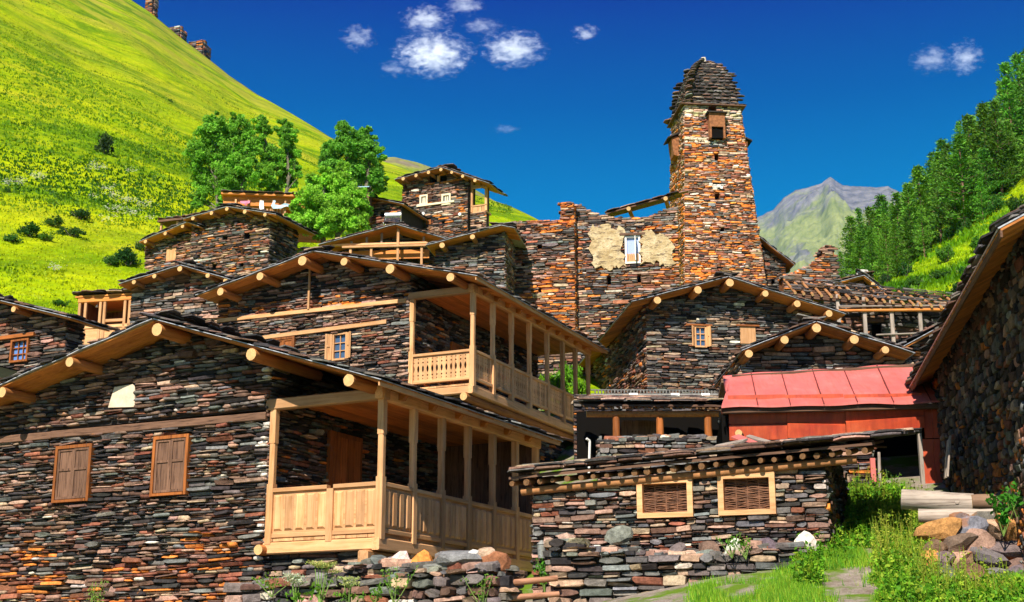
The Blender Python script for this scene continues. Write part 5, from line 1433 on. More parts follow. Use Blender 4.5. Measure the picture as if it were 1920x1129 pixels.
for (x, y) in ((795.5,402),(768,409),(864,403)):
    u, z = F13.uz(x, y); m = MB(); m.prism(_outline(8,2,.05), lambda a_, b_: (u+a_*.2,-.16,z+b_*.2), lambda a_, b_: (u+a_*.2,0,z+b_*.2)); part(m, 'white_stone', MAT['white'], h13)
ug = F13.uz(912, 400)[0]; zfl = F13.uz(896, 396)[1]; zrl = F13.uz(896, 385)[1]
mb = MB(); wall_face(mb, (0,.05,0), (1,0,0), (0,0,1), (0,-1,0), .05, ug, zg13-.4, zfl-.1); cw = part(mb, 'balcony_base', [MAT['mortar'], MAT['hole']], h13)
lay_stones(h13, cw, MAT['stone_far'], (0,.05,0), (1,0,0), (0,0,1), (0,-1,0), .05, ug, zg13-.3, zfl-.1, h=.09, mix='brown')
m = MB(); m.box(.05, ug, .06, d113-.6, zfl-.1, zfl); bal13 = part(m, 'balcony', MAT['pine_x'], h13)
for u in (.1, ug-.06): m = MB(); m.beam((u,.1,zfl), (u,.1,top13(u)-.08), .14, .14, up=(0,1,0)); child(m, 'post', MAT['pine_z'], bal13)
m = MB(); m.beam((.1,.08,top13(ug)-.0), (ug,.08,top13(ug)-.02), .14, .2); child(m, 'front_plate', MAT['pine_x'], bal13)
m = MB(); m.beam((.1,.08,zrl), (ug,.08,zrl), .1, .09); child(m, 'handrail', MAT['pine_x'], bal13)
for k in range(9): u = .2+(ug-.36)*k/8; m = MB(); m.beam((u,.08,zfl), (u,.08,zrl-.05), .08, .03, up=(0,1,0)); child(m, 'baluster', MAT['pine_z'], bal13)
dd = .1
while dd < d113-.7:
    m = MB(); m.beam((ug-.04,dd,zfl-1.2), (ug-.04,dd,top13(ug)-.08), .10, .06, up=(1,0,0)); child(m, 'side_board', MAT['old_z'], bal13); dd += .28
m = MB(); m.box(ug-.12, ug-.09, .3, d113-.7, zg13-.4, top13(ug)-.1); child(m, 'side_sheet', MAT['old_z'], bal13)
m = MB(); u, z = F13.uz(880, 440); m.tube((u+.02,-.18,zg13), (u+.02,-.18,F13.uz(880,350)[1]), .05, n=8); part(m, 'downpipe', MAT['hole'], h13)
# annex
F14 = Frame(at(752, 420, 73.5), 22); M14 = F14.uz(688, 369, -.3); R14 = F14.uz(757, 383, -.3); L14 = (M14[0]-1.0, M14[1]-.3); zg14 = F14.uz(720, 470)[1]
stone_house('stone_house', 'low stone annex between the poplars and the tall balcony house', F14, zg14, F14.uz(690,400)[0], 0, 3, L14, M14, R14, .3, 3, mix='brown', sides='', h=.09, planks=False, smat='stone_far', sl=(.5,.9), slate_e=.3, sl_len=.6, log_far=True, holes=[wrect(F14,713,722,399,407)])
# solar water heater
c = at(737, 418, 70.0); FS = Frame(c, 5); sw = house('solar_water_heater', FS, c.z-.2, 'solar water heater with white tank on a roof below the annex', 'heater')
MAT['tank'] = mat('white_enamel', (.8,.82,.85), .25, .2); MAT['darkpanel'] = mat('dark_tubes', (.03,.035,.05), .25)
m = MB(); m.tube((-.42,0,c.z+.42), (.42,0,c.z+.42), .13, n=14); part(m, 'tank', MAT['tank'], sw)
for k in range(12): x = -.38+k*.069; m = MB(); m.tube((x,-.1,c.z+.36), (x,-.55,c.z-.15), .024, n=6); part(m, 'glass_tube', MAT['darkpanel'], sw)
m = MB(); m.box(-.42,-.39,-.6,.1,c.z-.2,c.z-.16); m.box(.39,.42,-.6,.1,c.z-.2,c.z-.16); m.beam((-.405,.08,c.z-.2), (-.405,.05,c.z+.4), .03, .03); m.beam((.405,.08,c.z-.2), (.405,.05,c.z+.4), .03, .03); part(m, 'stand', MAT['tank'], sw)

# ------------------------------------------------------------------ veranda with washing, and blue roof, behind the trees
F15 = Frame(at(550, 392, 71.0), -6); u0 = F15.uz(418, 385)[0]; zr_a = F15.uz(416, 367)[1]; z15 = F15.uz(480, 420)[1]
ve = house('veranda', F15, z15, 'brown timber veranda hung with washing, between the poplars', 'veranda')
m = MB(); m.box(u0-.1, 1.6, -.3, 2.5, zr_a, zr_a+.1); vr = part(m, 'roof', MAT['deck_x'], ve); slate_field(ve, vr, (u0-.15,-.4,zr_a+.1), (1,0,0), (0,1,.2), 1.8-u0, 2.6, sw=(.4,.8), sl_len=.5, e=.3, layers=1)
m = MB(); m.box(u0, 1.5, 2.0, 2.1, z15-.3, zr_a); part(m, 'back_wall', MAT['deck_x'], ve)
m = MB(); m.box(u0, 1.5, .0, .06, zr_a-.5, zr_a-.002); part(m, 'fascia', MAT['deck_x'], ve)
for x in (442, 466, 489, 512, 535):
    u = F15.uz(x, 385)[0]; m = MB(); m.beam((u,-.06,z15-.2), (u,-.06,zr_a-.2), .1, .1, up=(0,1,0)); part(m, 'post', MAT['pine_z'], ve)
for k in range(16): m = MB(); u = F15.uz(440,392)[0] + k*.17; m.beam((u,-.02,z15), (u,-.02,F15.uz(480,391)[1]), .09, .03, up=(0,1,0)); part(m, 'baluster', MAT['pine_z'], ve)
def cloth(name, label, pts, Y, colr, Fc):
    q = [Fc.uz(x, y, -.25) for x, y in pts]; zc_ = min(z for _, z in q)
    o = house(name, Fc, zc_, label, 'laundry', 'washing on the veranda')
    m = MB(); n = len(q); vs = []
    for s_ in (0, .02):
        for i, (u, z) in enumerate(q): vs.append((u, -.25+s_+.03*math.sin(i*2.1), z))
    m.add(vs, [tuple(range(n)), tuple(reversed(range(n,2*n)))] + [(i,n+i,n+(i+1)%n,(i+1)%n) for i in range(n)])
    mm = m_simple('cloth_'+str(len(bpy.data.materials)), colr, .9, .15, 4)
    p_ = part(m, 'fabric', mm, o); return o
cloth('garment', 'pink garment drying on the veranda', [(450,377),(469,376),(468,381),(463,382),(461,386),(457,382),(451,381)], 71, (.7,.2,.3), F15)
cloth('towel', 'white towel hanging at the veranda post', [(487,376),(494,376),(495,392),(487,393),(486,385)], 71, (.8,.8,.82), F15)
cloth('garment', 'pale blue cloth sagging along the veranda rail', [(508,386),(513,375),(517,377),(515,383),(525,385),(534,381),(548,384),(550,389),(536,387),(527,391),(512,391)], 71, (.45,.6,.72), F15)
c = at(665, 352, 73.0); FB = Frame(c, 4); br_ = house('blue_roof_shed', FB, c.z-1.5, 'shed with pale blue metal roof half hidden by the near poplar', 'shed')
MAT['bluemetal'] = m_simple('blue_metal_sheet', (.3,.48,.58), .4, .15, 4, .3)
m = MB(); m.add([(-.9,-.3,c.z-.05),(.85,-.3,c.z-.05),(.85,1.2,c.z+.55),(-.9,1.2,c.z+.55),(-.9,-.3,c.z-.08),(.85,-.3,c.z-.08),(.85,1.2,c.z+.52),(-.9,1.2,c.z+.52)], [(0,1,2,3),(7,6,5,4),(0,4,5,1),(1,5,6,2),(2,6,7,3),(3,7,4,0)]); part(m, 'roof', MAT['bluemetal'], br_)
m = MB(); m.box(-.8,.8,0,1.1,c.z-1.8,c.z-.02); part(m, 'wall', MAT['old_z'], br_)

# ------------------------------------------------------------------ ruins on the ridge
def ridge_tower(pxl, pxr, pyt, pyb, Y, label, broken):
    a = at((pxl+pxr)/2, pyb, Y); Fr = Frame(a, 14); hw_ = (pxr-pxl)/2/FPX*Y*.8; H = (pyb-pyt)/FPX*Y*1.02
    o = house('ridge_tower' if not broken else 'ridge_ruin', Fr, a.z-2, label, 'tower' if not broken else 'ruin')
    mb = MB(); tp = .72 if not broken else .96; n = 6
    tops = [H*(1+ (random.uniform(-.16,.05) if broken else 0)) for _ in range(4)]
    zb_ = a.z-4
    b4 = [(-hw_,0),(hw_,0),(hw_,2*hw_),(-hw_,2*hw_)]; t4 = [(-hw_*tp,hw_*(1-tp)),(hw_*tp,hw_*(1-tp)),(hw_*tp,hw_*(1+tp)),(-hw_*tp,hw_*(1+tp))]
    vs = [(x,y,zb_) for x, y in b4] + [(x,y,a.z+tops[i]) for i, (x, y) in enumerate(t4)]
    mb.add(vs, [(0,1,5,4),(1,2,6,5),(2,3,7,6),(3,0,4,7),(4,5,6,7)])
    w = part(mb, 'wall', [MAT['mortar_red']], o)
    def fc(e0, e1, d0__, d1__, en):
        pass
    lay_stones(o, w, MAT['stone_far'], (0,0,0), (1,0,0), (0,(hw_*(1-tp))/max(H,.1)*0,1), (0,-1,0), 0, 1, a.z-2, a.z+H, left=lambda v: -hw_*(1-(1-tp)*max(0,v-a.z)/H), right=lambda v: hw_*(1-(1-tp)*max(0,v-a.z)/H), h=.5, mixfn=lambda u, v: 'rust' if not broken else 'brown', dep=(.3,.7), asp=(1.5,3.5))
    lay_stones(o, w, MAT['stone_far'], (hw_,0,0), (0,1,0), (0,0,1), (1,0,0), 0, 2*hw_, a.z-2, a.z+H*.9, h=.5, mix='brown', dep=(.15,.4), asp=(1.5,3.5), left=lambda v: hw_*(1-tp)*max(0,v-a.z)/H, right=lambda v: 2*hw_)
    if broken:
        for (du, ww, hh) in ((-.5,.5,.14),(.35,.55,.22)):
            m = MB(); m.prism(_outline(7,8,.1), lambda x, y: (du*hw_+x*ww*2*hw_, hw_+y*hw_, a.z+H*.85), lambda x, y: (du*hw_+x*ww*1.8*hw_, hw_+y*hw_*.9, a.z+H*(1+hh))); part(m, 'broken_top', MAT['mortar_red'], o)
    return o
ridge_tower(266, 289, -22, 40, 398, 'slender reddish tower on the ridge, cut by the top edge', False)
ridge_tower(309, 342, 48, 86, 380, 'upper of the two squat dark ruins on the ridge', True)
ridge_tower(345, 386, 74, 116, 368, 'lower of the two squat dark ruins on the ridge', True)
# ------------------------------------------------------------------ red metal shed
F22 = Frame(at(1352, 762, 27.0), 6)
def m_red():
    m = mat('red_painted_metal', (.55,.085,.06), .5, 0.0, .4); g = N(m); w = g.coord('World')
    n = g.noise(w, 1.2, 6, .65); n2 = g.noise(g.coord('World', (6,.9,.9)), 1.6, 6, .7)
    c = g.ramp(n, [(.3,(.44,.085,.065)),(.55,(.54,.125,.10)),(.75,(.60,.18,.15))]); c = g.mix(g.ramp(n2, [(.50,g3(0)),(.72,g3(.75))]), c, (.34,.085,.055))
    g.base(c); g.bump(n, .12, .05)
    rg = g.n('ShaderNodeMapRange'); rg.inputs[3].default_value = .38; rg.inputs[4].default_value = .7; g.l(n2, rg.inputs[0]); g.l(rg.outputs[0], g.b.inputs['Roughness']); return m
MAT['red'] = m_red(); MAT['seam'] = m_simple('rusty_seam', (.12,.02,.015), .7)
def m_clad():
    m = mat('orange_red_cladding', (.5,.08,.02), .38, 0.0, .5); g = N(m); w = g.coord('World')
    n = g.noise(w, 1.5, 6, .65); n2 = g.noise(g.coord('World', (9,9,.6)), 1.0, 5, .7)
    c = g.ramp(n, [(.3,(.36,.035,.015)),(.55,(.50,.075,.022)),(.75,(.58,.13,.05))]); c = g.mix(.7, c, g.ramp(n2, [(.3,g3(.5)),(.65,g3(1.15))]), 'MULTIPLY')
    g.base(c); g.bump(n, .2, .04); return m
MAT['clad'] = m_clad()
MAT['red_wood'] = m_wood('red_stained_board', (.50,.075,.025), (.26,.035,.015), 0, .5)
z22 = F22.z; zg22 = F22.uz(1700, 935)[1]
shed = house('red_shed', F22, zg22, 'shed clad in red metal sheets with pinkish-red roof, beside the shadowed right house', 'shed')
uE = F22.uz(1772, 752)[0]; dT = 1.9
uT0, zT0 = F22.uz(1372, 703, dT); zT1 = F22.uz(1745, 681, dT)[1]
zE0 = z22; zE1 = F22.uz(1745, 752)[1]
# thin sheets on a light frame; the frame carries the roof
m = MB(); m.beam((0,.12,zE0-.08), (uE,.12,zE1-.08), .1, .1); m.beam((uT0,dT-.1,zT0-.08), (uE,dT-.1,zT1-.08), .1, .1); rf = part(m, 'roof', MAT['old_x'], shed)
seams = [1352, 1421, 1482, 1545, 1608, 1676, 1746, 1772]; us = [F22.uz(x, 757)[0] for x in seams]
for i, (a, b) in enumerate(zip(us, us[1:])):
    m = MB(); V_ = []; nx, nz_ = 6, 8
    def rp(u, f):
        uu = u + (uT0*(1-u/uE))*f if u < .1 else u + .02*f
        z = (zE0+(zE1-zE0)*u/uE)*(1-f) + (zT0+(zT1-zT0)*u/uE)*f
        lap = .012*((f*2) % 1.0 < .06)
        return (uu, dT*f, z + .012*math.sin(u*5+f*4) + .008*math.sin(f*23+u*3) - (.02 if .49 < f < .53 else 0))
    for j in range(nz_+1):
        for k in range(nx+1): V_.append(rp(a+.004+(b-a-.008)*k/nx, j/nz_))
    fs = [(j*(nx+1)+k, j*(nx+1)+k+1, (j+1)*(nx+1)+k+1, (j+1)*(nx+1)+k) for j in range(nz_) for k in range(nx)]
    m.add(V_, fs, 0, True); m.add([(x,y,z-.012) for x, y, z in V_], [f[::-1] for f in fs], 0, True)
    e0 = V_[:nx+1]; m.add(e0+[(x,y-.002,z-.035) for x,y,z in e0], [(k,nx+1+k,nx+2+k,k+1) for k in range(nx)])
    m.build('roof_sheet', MAT['red'], rf, loc=(0,0,0))
    if 0 < i:
        p = Vector(rp(a,0)); q = Vector(rp(a,1)); m = MB(); m.beam(p+Vector((0,0,.008)), q+Vector((0,0,.008)), .02, .024); m.build('seam', MAT['seam'], rf, loc=(0,0,0))
m = MB(); m.add([rp(0,0), rp(0,1), (uT0,dT,zT0-.25), (0,0,zE0-.16)], [(0,1,2,3)]); m.add([(x+.01,y,z) for x,y,z in (rp(0,0), rp(0,1), (uT0,dT,zT0-.25), (0,0,zE0-.16))], [(3,2,1,0)]); m.build('verge_sheet', MAT['red'], rf, loc=(0,0,0))
# front cladding hanging below the eave
dC = .36
clad = [(1368,1477,758,826,824),(1477,1586,758,822,828),(1586,1732,758,820,804)]
for i, (x0, x1, yt, yb0, yb1) in enumerate(clad):
    a, zb0 = F22.uz(x0, yb0, dC); b, zb1 = F22.uz(x1, yb1, dC); zt = F22.uz((x0+x1)/2, 764, dC)[1] + .25
    y = dC - .05*i; m = MB()
    hts = [0, .32, .36, .62, .66, 1.0]; outs = [.015, .05, .0, .05, 0, 0]
    rows = []
    for f, o_ in zip(hts, outs): rows.append(((a, y-o_, zb0+(zt-zb0)*f), (b, y-o_, zb1+(zt-zb1)*f)))
    vs = [p for r_ in rows for p in r_]
    m.add(vs, [(2*k,2*k+1,2*k+3,2*k+2) for k in range(len(rows)-1)]); m.add([(x,yy+.012,z) for x,yy,z in vs], [(2*k+2,2*k+3,2*k+1,2*k) for k in range(len(rows)-1)])
    part(m, 'cladding_sheet', MAT['clad'], shed)
# right jamb of the doorway
j = wrect(F22, 1727, 1767, 770, 922, dC)
for (x0, x1, y0, y1, o_) in ((1732,1748,768,822,.0),(1748,1768,766,822,-.025),(1732,1752,824,921,.0),(1752,1768,824,919,-.02)):
    a, b, c, d = wrect(F22, x0, x1, y0, y1, dC); m = MB(); m.box(a, b-.004, dC-.05+o_, dC+.0+o_, c, d); part(m, 'jamb_sheet', MAT['clad'], shed)
a, b, c, d = wrect(F22, 1724, 1731, 805, 925, dC); m = MB(); m.box(a, b, dC-.06, dC+.08, c-.3, d); part(m, 'door_post', MAT['grey_z'], shed)
# back, sides and floor coloured near-black in place of inner shade, ceiling of boards
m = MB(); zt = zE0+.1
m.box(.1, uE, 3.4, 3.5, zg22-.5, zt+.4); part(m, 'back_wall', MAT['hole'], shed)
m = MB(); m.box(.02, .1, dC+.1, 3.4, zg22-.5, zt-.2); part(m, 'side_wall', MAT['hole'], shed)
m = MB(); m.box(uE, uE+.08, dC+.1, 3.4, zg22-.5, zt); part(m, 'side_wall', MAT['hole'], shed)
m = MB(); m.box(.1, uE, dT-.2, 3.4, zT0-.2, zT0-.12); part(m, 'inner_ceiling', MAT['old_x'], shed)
m = MB(); m.box(.1, uE, dC+.12, 3.4, zg22-.6, zg22+.12); part(m, 'inner_floor', MAT['hole'], shed)  # near-black slab added to darken the sunlit doorway floor
# stone pier left of the doorway
a, b, c, d = wrect(F22, 1560, 1638, 826, 925, dC)
mb = MB(); wall_face(mb, (0,dC+.1,0), (1,0,0), (0,0,1), (0,-1,0), a, b, zg22-.6, d); wall_face(mb, (b,dC+.1,0), (0,1,0), (0,0,1), (1,0,0), 0, 1.0, zg22-.6, d); pier = part(mb, 'stone_pier', [MAT['mortar'], MAT['hole']], shed)
lay_stones(shed, pier, MAT['stone'], (0,dC+.1,0), (1,0,0), (0,0,1), (0,-1,0), a, b, zg22-.5, d, h=.075, mix='dark'); lay_stones(shed, pier, MAT['stone'], (b,dC+.1,0), (0,1,0), (0,0,1), (1,0,0), 0, 1, zg22-.5, d, h=.075, mix='dark')
a, b, c, d = wrect(F22, 1632, 1641, 860, 905, dC); m = MB(); m.box(a, b, dC-.08, dC+.02, c, d); o = part(m, 'red_scrap', MAT['red'], shed)
c = F22.uz(1651, 950, -.3); d = F22.uz(1648, 848, -.3)
pole = empty('pole', F22.w(c[0], -.3, c[1]-.3)); tag(pole, 'thin grey pole standing in the weeds before the shed doorway', 'pole')
m = MB(); m.tube((0,0,0), (d[0]-c[0],0,d[1]-c[1]+.3), .035, .028, n=8, jit=.08, seg=4); m.build('shaft', MAT['grey_z'], pole, loc=(0,0,0))
# plank laid before the doorway
a = F22.uz(1590, 924, -.15); b = F22.uz(1735, 925, -.15)
W = F22.w; occ(W(0,0,zE0), W(uE,0,zE1), W(uE,dT,zT1), W(uT0,dT,zT0)); occ(W(0,dC,zE0), W(uE,dC,zE0), W(uE,dC,zg22), W(0,dC,zg22))

# ------------------------------------------------------------------ low stone pen with wicker windows
F23 = Frame(at(1550, 1000, 22.0), 18); zg23 = 1.0
uL23 = F23.uz(1005, 1000)[0]; D23 = 3.6
wk = [wrect(F23, 1198, 1302, 899, 972), wrect(F23, 1349, 1456, 889, 967)]
eo = -.42
eA = F23.uz(952, 903, eo); eB = F23.uz(1640, 838, eo)
ez = lambda u: eA[1] + (eB[1]-eA[1])*(u-eA[0])/(eB[0]-eA[0])
ztop23 = lambda u: ez(u) - .10
pen = house('stone_pen', F23, zg23, 'low stone building with two wicker-filled windows and log-ended slate roof, foreground centre', 'building')
mb = MB(); wall_face(mb, (0,0,0), (1,0,0), (0,0,1), (0,-1,0), uL23, 0, zg23-.4, 0, ztop23, wk, rev=.2)
wall_face(mb, (0,0,0), (0,1,0), (0,0,1), (1,0,0), 0, D23, zg23-.4, ztop23(0)+.25); wall_face(mb, (uL23,0,0), (0,1,0), (0,0,1), (-1,0,0), 0, D23, zg23-.4, ztop23(uL23)+.25)
pw_ = part(mb, 'wall', [MAT['mortar'], MAT['hole']], pen)
lay_stones(pen, pw_, MAT['stone'], (0,0,0), (1,0,0), (0,0,1), (0,-1,0), uL23-.04, .05, zg23-.3, 4, ztop23, holes=wk, h=.074, dep=(.05,.15), mixfn=lambda u, v: 'warm' if random.random() < .5 else 'pale', wob=.04, asp=(1.6,5))
lay_stones(pen, pw_, MAT['stone'], (0,0,0), (0,1,0), (0,0,1), (1,0,0), -.02, D23, zg23-.3, ztop23(0)+.2, h=.1, mix='dark', asp=(1.2,3))
lay_stones(pen, pw_, MAT['stone'], (uL23,0,0), (0,1,0), (0,0,1), (-1,0,0), 0, D23, zg23-.3, ztop23(uL23)+.2, h=.1, mix='dark')
W = F23.w; occ(W(uL23,0,zg23), W(0,0,zg23), W(0,0,ztop23(0)), W(uL23,0,ztop23(uL23))); occ(W(0,0,zg23), W(0,D23,zg23), W(0,D23,ztop23(0)), W(0,0,ztop23(0)))
up = Vector((0, math.cos(R(9.5)), math.sin(R(9.5)))); ea = Vector((eB[0]-eA[0],0,eB[1]-eA[1])); la = ea.length; ea.normalize()
# deck sheet under the slates
m = MB(); p0 = Vector((eA[0],eo+.05,eA[1]+.04)); LU = 2.6
vs = []
for a in (0, la):
    for s_ in (0, LU): vs += [p0+ea*a+up*s_, p0+ea*a+up*s_+Vector((0,0,.04))]
m.add(vs, [(0,1,5,4),(2,6,7,3),(1,3,7,5),(0,4,6,2),(0,2,3,1),(4,5,7,6)]); rf23 = part(m, 'roof', MAT['old_x'], pen)
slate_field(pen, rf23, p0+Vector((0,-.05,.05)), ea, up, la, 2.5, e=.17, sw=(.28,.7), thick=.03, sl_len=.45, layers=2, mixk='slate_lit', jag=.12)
occ(*[W(*(p0+ea*a+up*s_)) for a, s_ in ((0,0),(la,0),(la,LU),(0,LU))])
u = eA[0]+.05
while u < eB[0]-.05:
    r_ = random.uniform(.05,.068); p = Vector((u,eo+.08+random.uniform(-.04,.04),ez(u)-.035)); log(rf23, p, p+up*1.6, r_, name='rafter_pole', n=9, end='oldend', far=True); u += random.uniform(.2,.26)
log(rf23, (eA[0]+.15,-.14,ez(eA[0])-.14), (eB[0]-.3,-.14,ez(eB[0])-.14), .075, name='wall_plate', far=True)
# wicker windows
MAT['wicker'] = m_simple('wicker_rod', (.16,.07,.035), .7, .5, 12)
for (a, b, c, d) in wk:
    uc = (a+b)/2; w_ = b-a; f = .09; m = MB(); y = -.10
    m.box(a, a+f, y-.06, .02, c, d); m.box(b-f, b, y-.06, .02, c, d); m.box(a+f, b-f, y-.06, .02, c, c+f*.9); m.box(a+f, b-f, y-.06, .02, d-f*.9, d)
    fr = part(m, 'window_frame', MAT['pine_x'], pen)
    st = [a+f+(w_-2*f)*k/4 for k in range(5)]
    for x in st[1:4]: m = MB(); m.tube((x,-.02,c+f*.9), (x,-.02,d-f*.9), .012, n=6); m.build('stake', MAT['wicker'], fr, loc=(0,0,0))
    z = c+f*.9+.012; k = 0
    while z < d-f*.9:
        m = MB(); pts = [Vector((a+f-.01+(w_-2*f+.02)*i/16, -.02+.009*math.sin(math.pi*(i/4.0)+ (math.pi if k % 2 else 0)+math.pi/2*0), z+random.uniform(-.004,.004)+.006*math.sin(i*.7+k))) for i in range(17)]
        n = 5; r_ = random.uniform(.009,.013); rings = []
        for i, p in enumerate(pts): rings += [p+Vector((0,math.cos(2*math.pi*q/n)*r_,math.sin(2*math.pi*q/n)*r_)) for q in range(n)]
        m.add(rings, [(i*n+q,i*n+(q+1)%n,(i+1)*n+(q+1)%n,(i+1)*n+q) for i in range(16) for q in range(n)], 0, True)
        m.build('wicker_rod', MAT['wicker'], fr, loc=(0,0,0)); z += random.uniform(.021,.027); k += 1
# wall lantern at the left end
lu, lz = F23.uz(1023, 1035); lan = empty('wall_lantern', F23.w(lu,-.22,lz-.12), -F23.a); tag(lan, 'small grey metal wall lantern at the left end of the stone pen', 'lantern')
MAT['zinc'] = m_simple('zinc', (.3,.3,.27), .5, .3, 20, .4)
m = MB(); m.tube((0,0,0), (0,0,.22), .06, .075, n=12); m.build('body', MAT['zinc'], lan, loc=(0,0,0)); m = MB(); m.tube((0,0,.221), (0,0,.29), .085, .02, n=12); m.build('hood', MAT['zinc'], lan, loc=(0,0,0)); m = MB(); m.beam((0,.02,.25), (0,.2,.25), .025, .025); m.build('arm', MAT['zinc'], lan, loc=(0,0,0))

# ------------------------------------------------------------------ retaining wall below the pen
F24 = Frame(F23.w(0, -.62, 0), 18); zg24 = .55
tp = top_px(F24, [(1035,1008),(1060,1022),(1120,1028),(1200,1034),(1300,1040),(1380,1038),(1410,1022),(1480,1018),(1500,1020)])
rw, rww = free_wall('retaining_wall', 'low dry-stone terrace wall of rounded grey slabs below the pen', F24, zg24, F24.uz(1038,1090)[0], F24.uz(1497,1090)[0], .6, tp, mix='grey', mixfn=lambda u, v: 'grey' if random.random() < .6 else 'pale', h=.105, dep=(.07,.2), asp=(1.6,4.2), sides='lr', n=30, tilt=.05)
# ------------------------------------------------------------------ boulders
def boulder_mesh(seed, sub=2, flat=.55):
    import bmesh
    rs = random.Random(seed); bm = bmesh.new(); bmesh.ops.create_icosphere(bm, subdivisions=sub, radius=.5)
    pl = [(Vector((rs.gauss(0,1), rs.gauss(0,1), rs.gauss(0,.7))).normalized(), rs.uniform(.2,.38)) for _ in range(11)]
    for v in bm.verts:
        for n, d in pl:
            k = v.co.dot(n)
            if k > d: v.co -= n*(k-d)
        v.co += Vector((rs.gauss(0,.014), rs.gauss(0,.014), rs.gauss(0,.014)))
    me = bpy.data.meshes.new('boulder'); bm.to_mesh(me); bm.free()
    ca = me.attributes.new('Col', 'FLOAT_COLOR', 'POINT'); ca.data.foreach_set('color', np.ones(len(me.vertices)*4, np.float32))
    me.materials.append(MAT['stone_lichen']); return me
BLD = [boulder_mesh(i) for i in range(10)]
def boulder(parent, p, size, col, rot=None, name='boulder', k=None):
    o = bpy.data.objects.new(name, BLD[random.randrange(10) if k is None else k]); COL.objects.link(o); o.parent = parent
    o.location = p; o.rotation_euler = rot or (random.gauss(0,.2), random.gauss(0,.2), random.uniform(0,6.28)); o.scale = size; o.color = (*col, 1); return o

for (x, y, w_, h_, ck) in ((1445,1028,78,22,'gr'),(1075,1017,66,18,'tn'),(1155,1002,46,20,'bl'),(1270,1032,40,20,'gr'),(1325,1034,36,26,'br'),(1375,1028,34,24,'wh'),(1510,1018,50,24,'wh')):
    u, z = F24.uz(x, y, .1); s_ = 21.4/FPX
    boulder(rww, (u, .15, z), (w_*s_*1.5, w_*s_*.9, h_*s_*1.9), tuple(c*random.uniform(.9,1.25) for c in PAL[ck]), rot=(random.gauss(0,.1), random.gauss(0,.08), random.choice([0,3.14])+random.gauss(0,.15)))
# ------------------------------------------------------------------ rubble wall in front of the balcony house
F25 = Frame(F1.w(0, -1.0, 0), 22); zg25 = .45
tp = top_px(F25, [(430,1105),(520,1092),(600,1085),(660,1062),(700,1052),(760,1056),(800,1060),(860,1062),(920,1062),(935,1075)])
rb, rbw = free_wall('rubble_wall', 'tumbled dry-stone wall of grey and rusty blocks below the wooden balcony', F25, zg25, F25.uz(430,1110)[0], F25.uz(934,1110)[0], .8, tp, mix='grey', mixfn=lambda u, v: random.choice(['grey','pale','grey','warm']), h=.125, dep=(.08,.25), asp=(1.3,3.8), sides='lr', n=30, tilt=.08, wob=.06)
for (x, y, w_, h_, ck) in ((712,1056,56,26,'gr'),(745,1052,44,30,'wh'),(790,1055,42,32,'or'),(845,1048,90,26,'bl'),(882,1046,40,24,'wh'),(905,1040,34,22,'tn'),(910,1058,60,34,'rd'),(700,1074,70,22,'tn'),(770,1082,80,26,'gr'),(840,1078,60,30,'gr'),(880,1086,50,28,'bl'),(640,1088,60,24,'gr'),(580,1098,50,22,'gr'),(540,1106,50,20,'br')):
    u, z = F25.uz(x, y, .05); s_ = 1/ (FPX/23.0)
    boulder(rbw, (u, .12, z), (w_*s_*1.5, w_*s_*1.1, h_*s_*1.5), tuple(c*random.uniform(.9,1.25) for c in PAL[ck]), rot=(random.gauss(0,.12), random.gauss(0,.12), random.choice([0,3.14])+random.gauss(0,.2)))
# two leaning poles
for (x0, y0, x1, y1, lab) in ((902,1099,1045,1084,'upper of two peeled poles beside the rubble wall'),(925,1124,1048,1114,'lower of two peeled poles beside the rubble wall')):
    a = at(x0, y0, 22.2); b = at(x1, y1, 22.4); o = empty('wooden_pole', a); tag(o, lab, 'pole', 'peeled poles')
    m = MB(); m.tube((0,0,0), b-a, .055, .045, n=10, jit=.06, seg=5, mi=0, emi=1); m.build('shaft', [m_wood('peeled_pole', (.42,.2,.11), (.25,.1,.05), 0, .7), MAT['logend']], o, loc=(0,0,0))

# ------------------------------------------------------------------ three-post porch and its stone wall
F26 = Frame(at(1115, 768, 33.0), -1); zg26 = F26.uz(1200, 880)[1]
po = house('open_porch', F26, zg26, 'dark three-post porch with slate roof, between carved balcony and red shed', 'porch')
uE26 = F26.uz(1368, 768)[0]; z26 = F26.z
up = Vector((0, math.cos(R(14)), math.sin(R(14))))
m = MB(); vs = []
for a in (-.3, uE26+.2):
    for s_ in (0, 1.5): q = Vector((a,-.3,z26+.02))+up*s_; vs += [q, q+Vector((0,0,.05))]
m.add(vs, [(0,1,5,4),(2,6,7,3),(1,3,7,5),(0,4,6,2),(0,2,3,1),(4,5,7,6)]); rf26 = part(m, 'roof', MAT['old_x'], po)
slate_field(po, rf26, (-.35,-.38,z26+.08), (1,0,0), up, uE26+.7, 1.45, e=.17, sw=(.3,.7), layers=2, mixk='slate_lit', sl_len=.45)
log(rf26, (-.2,-.05,z26-.12), (uE26+.1,-.05,z26-.1), .09, name='top_plate')
for k in range(24):
    u = -.2+k*(uE26+.3)/23; p = Vector((u,-.28,z26-.01)); log(rf26, p, p+up*1.2, .04, name='rafter_pole', n=7, end='oldend')
for x in (1155, 1237, 1327):
    u = F26.uz(x, 795)[0]; m = MB(); zt = z26-.19; m.tube((u,-.05,zg26), (u,-.05,zt), .095, .085, n=9, jit=.1, seg=5); part(m, 'post', MAT['orange_z'], po)
m = MB(); m.box(-.3, uE26+.1, 2.0, 2.1, zg26-.3, z26+.3); part(m, 'back_wall', MAT['hole'], po)  # near-black colour stands in for shade inside the porch
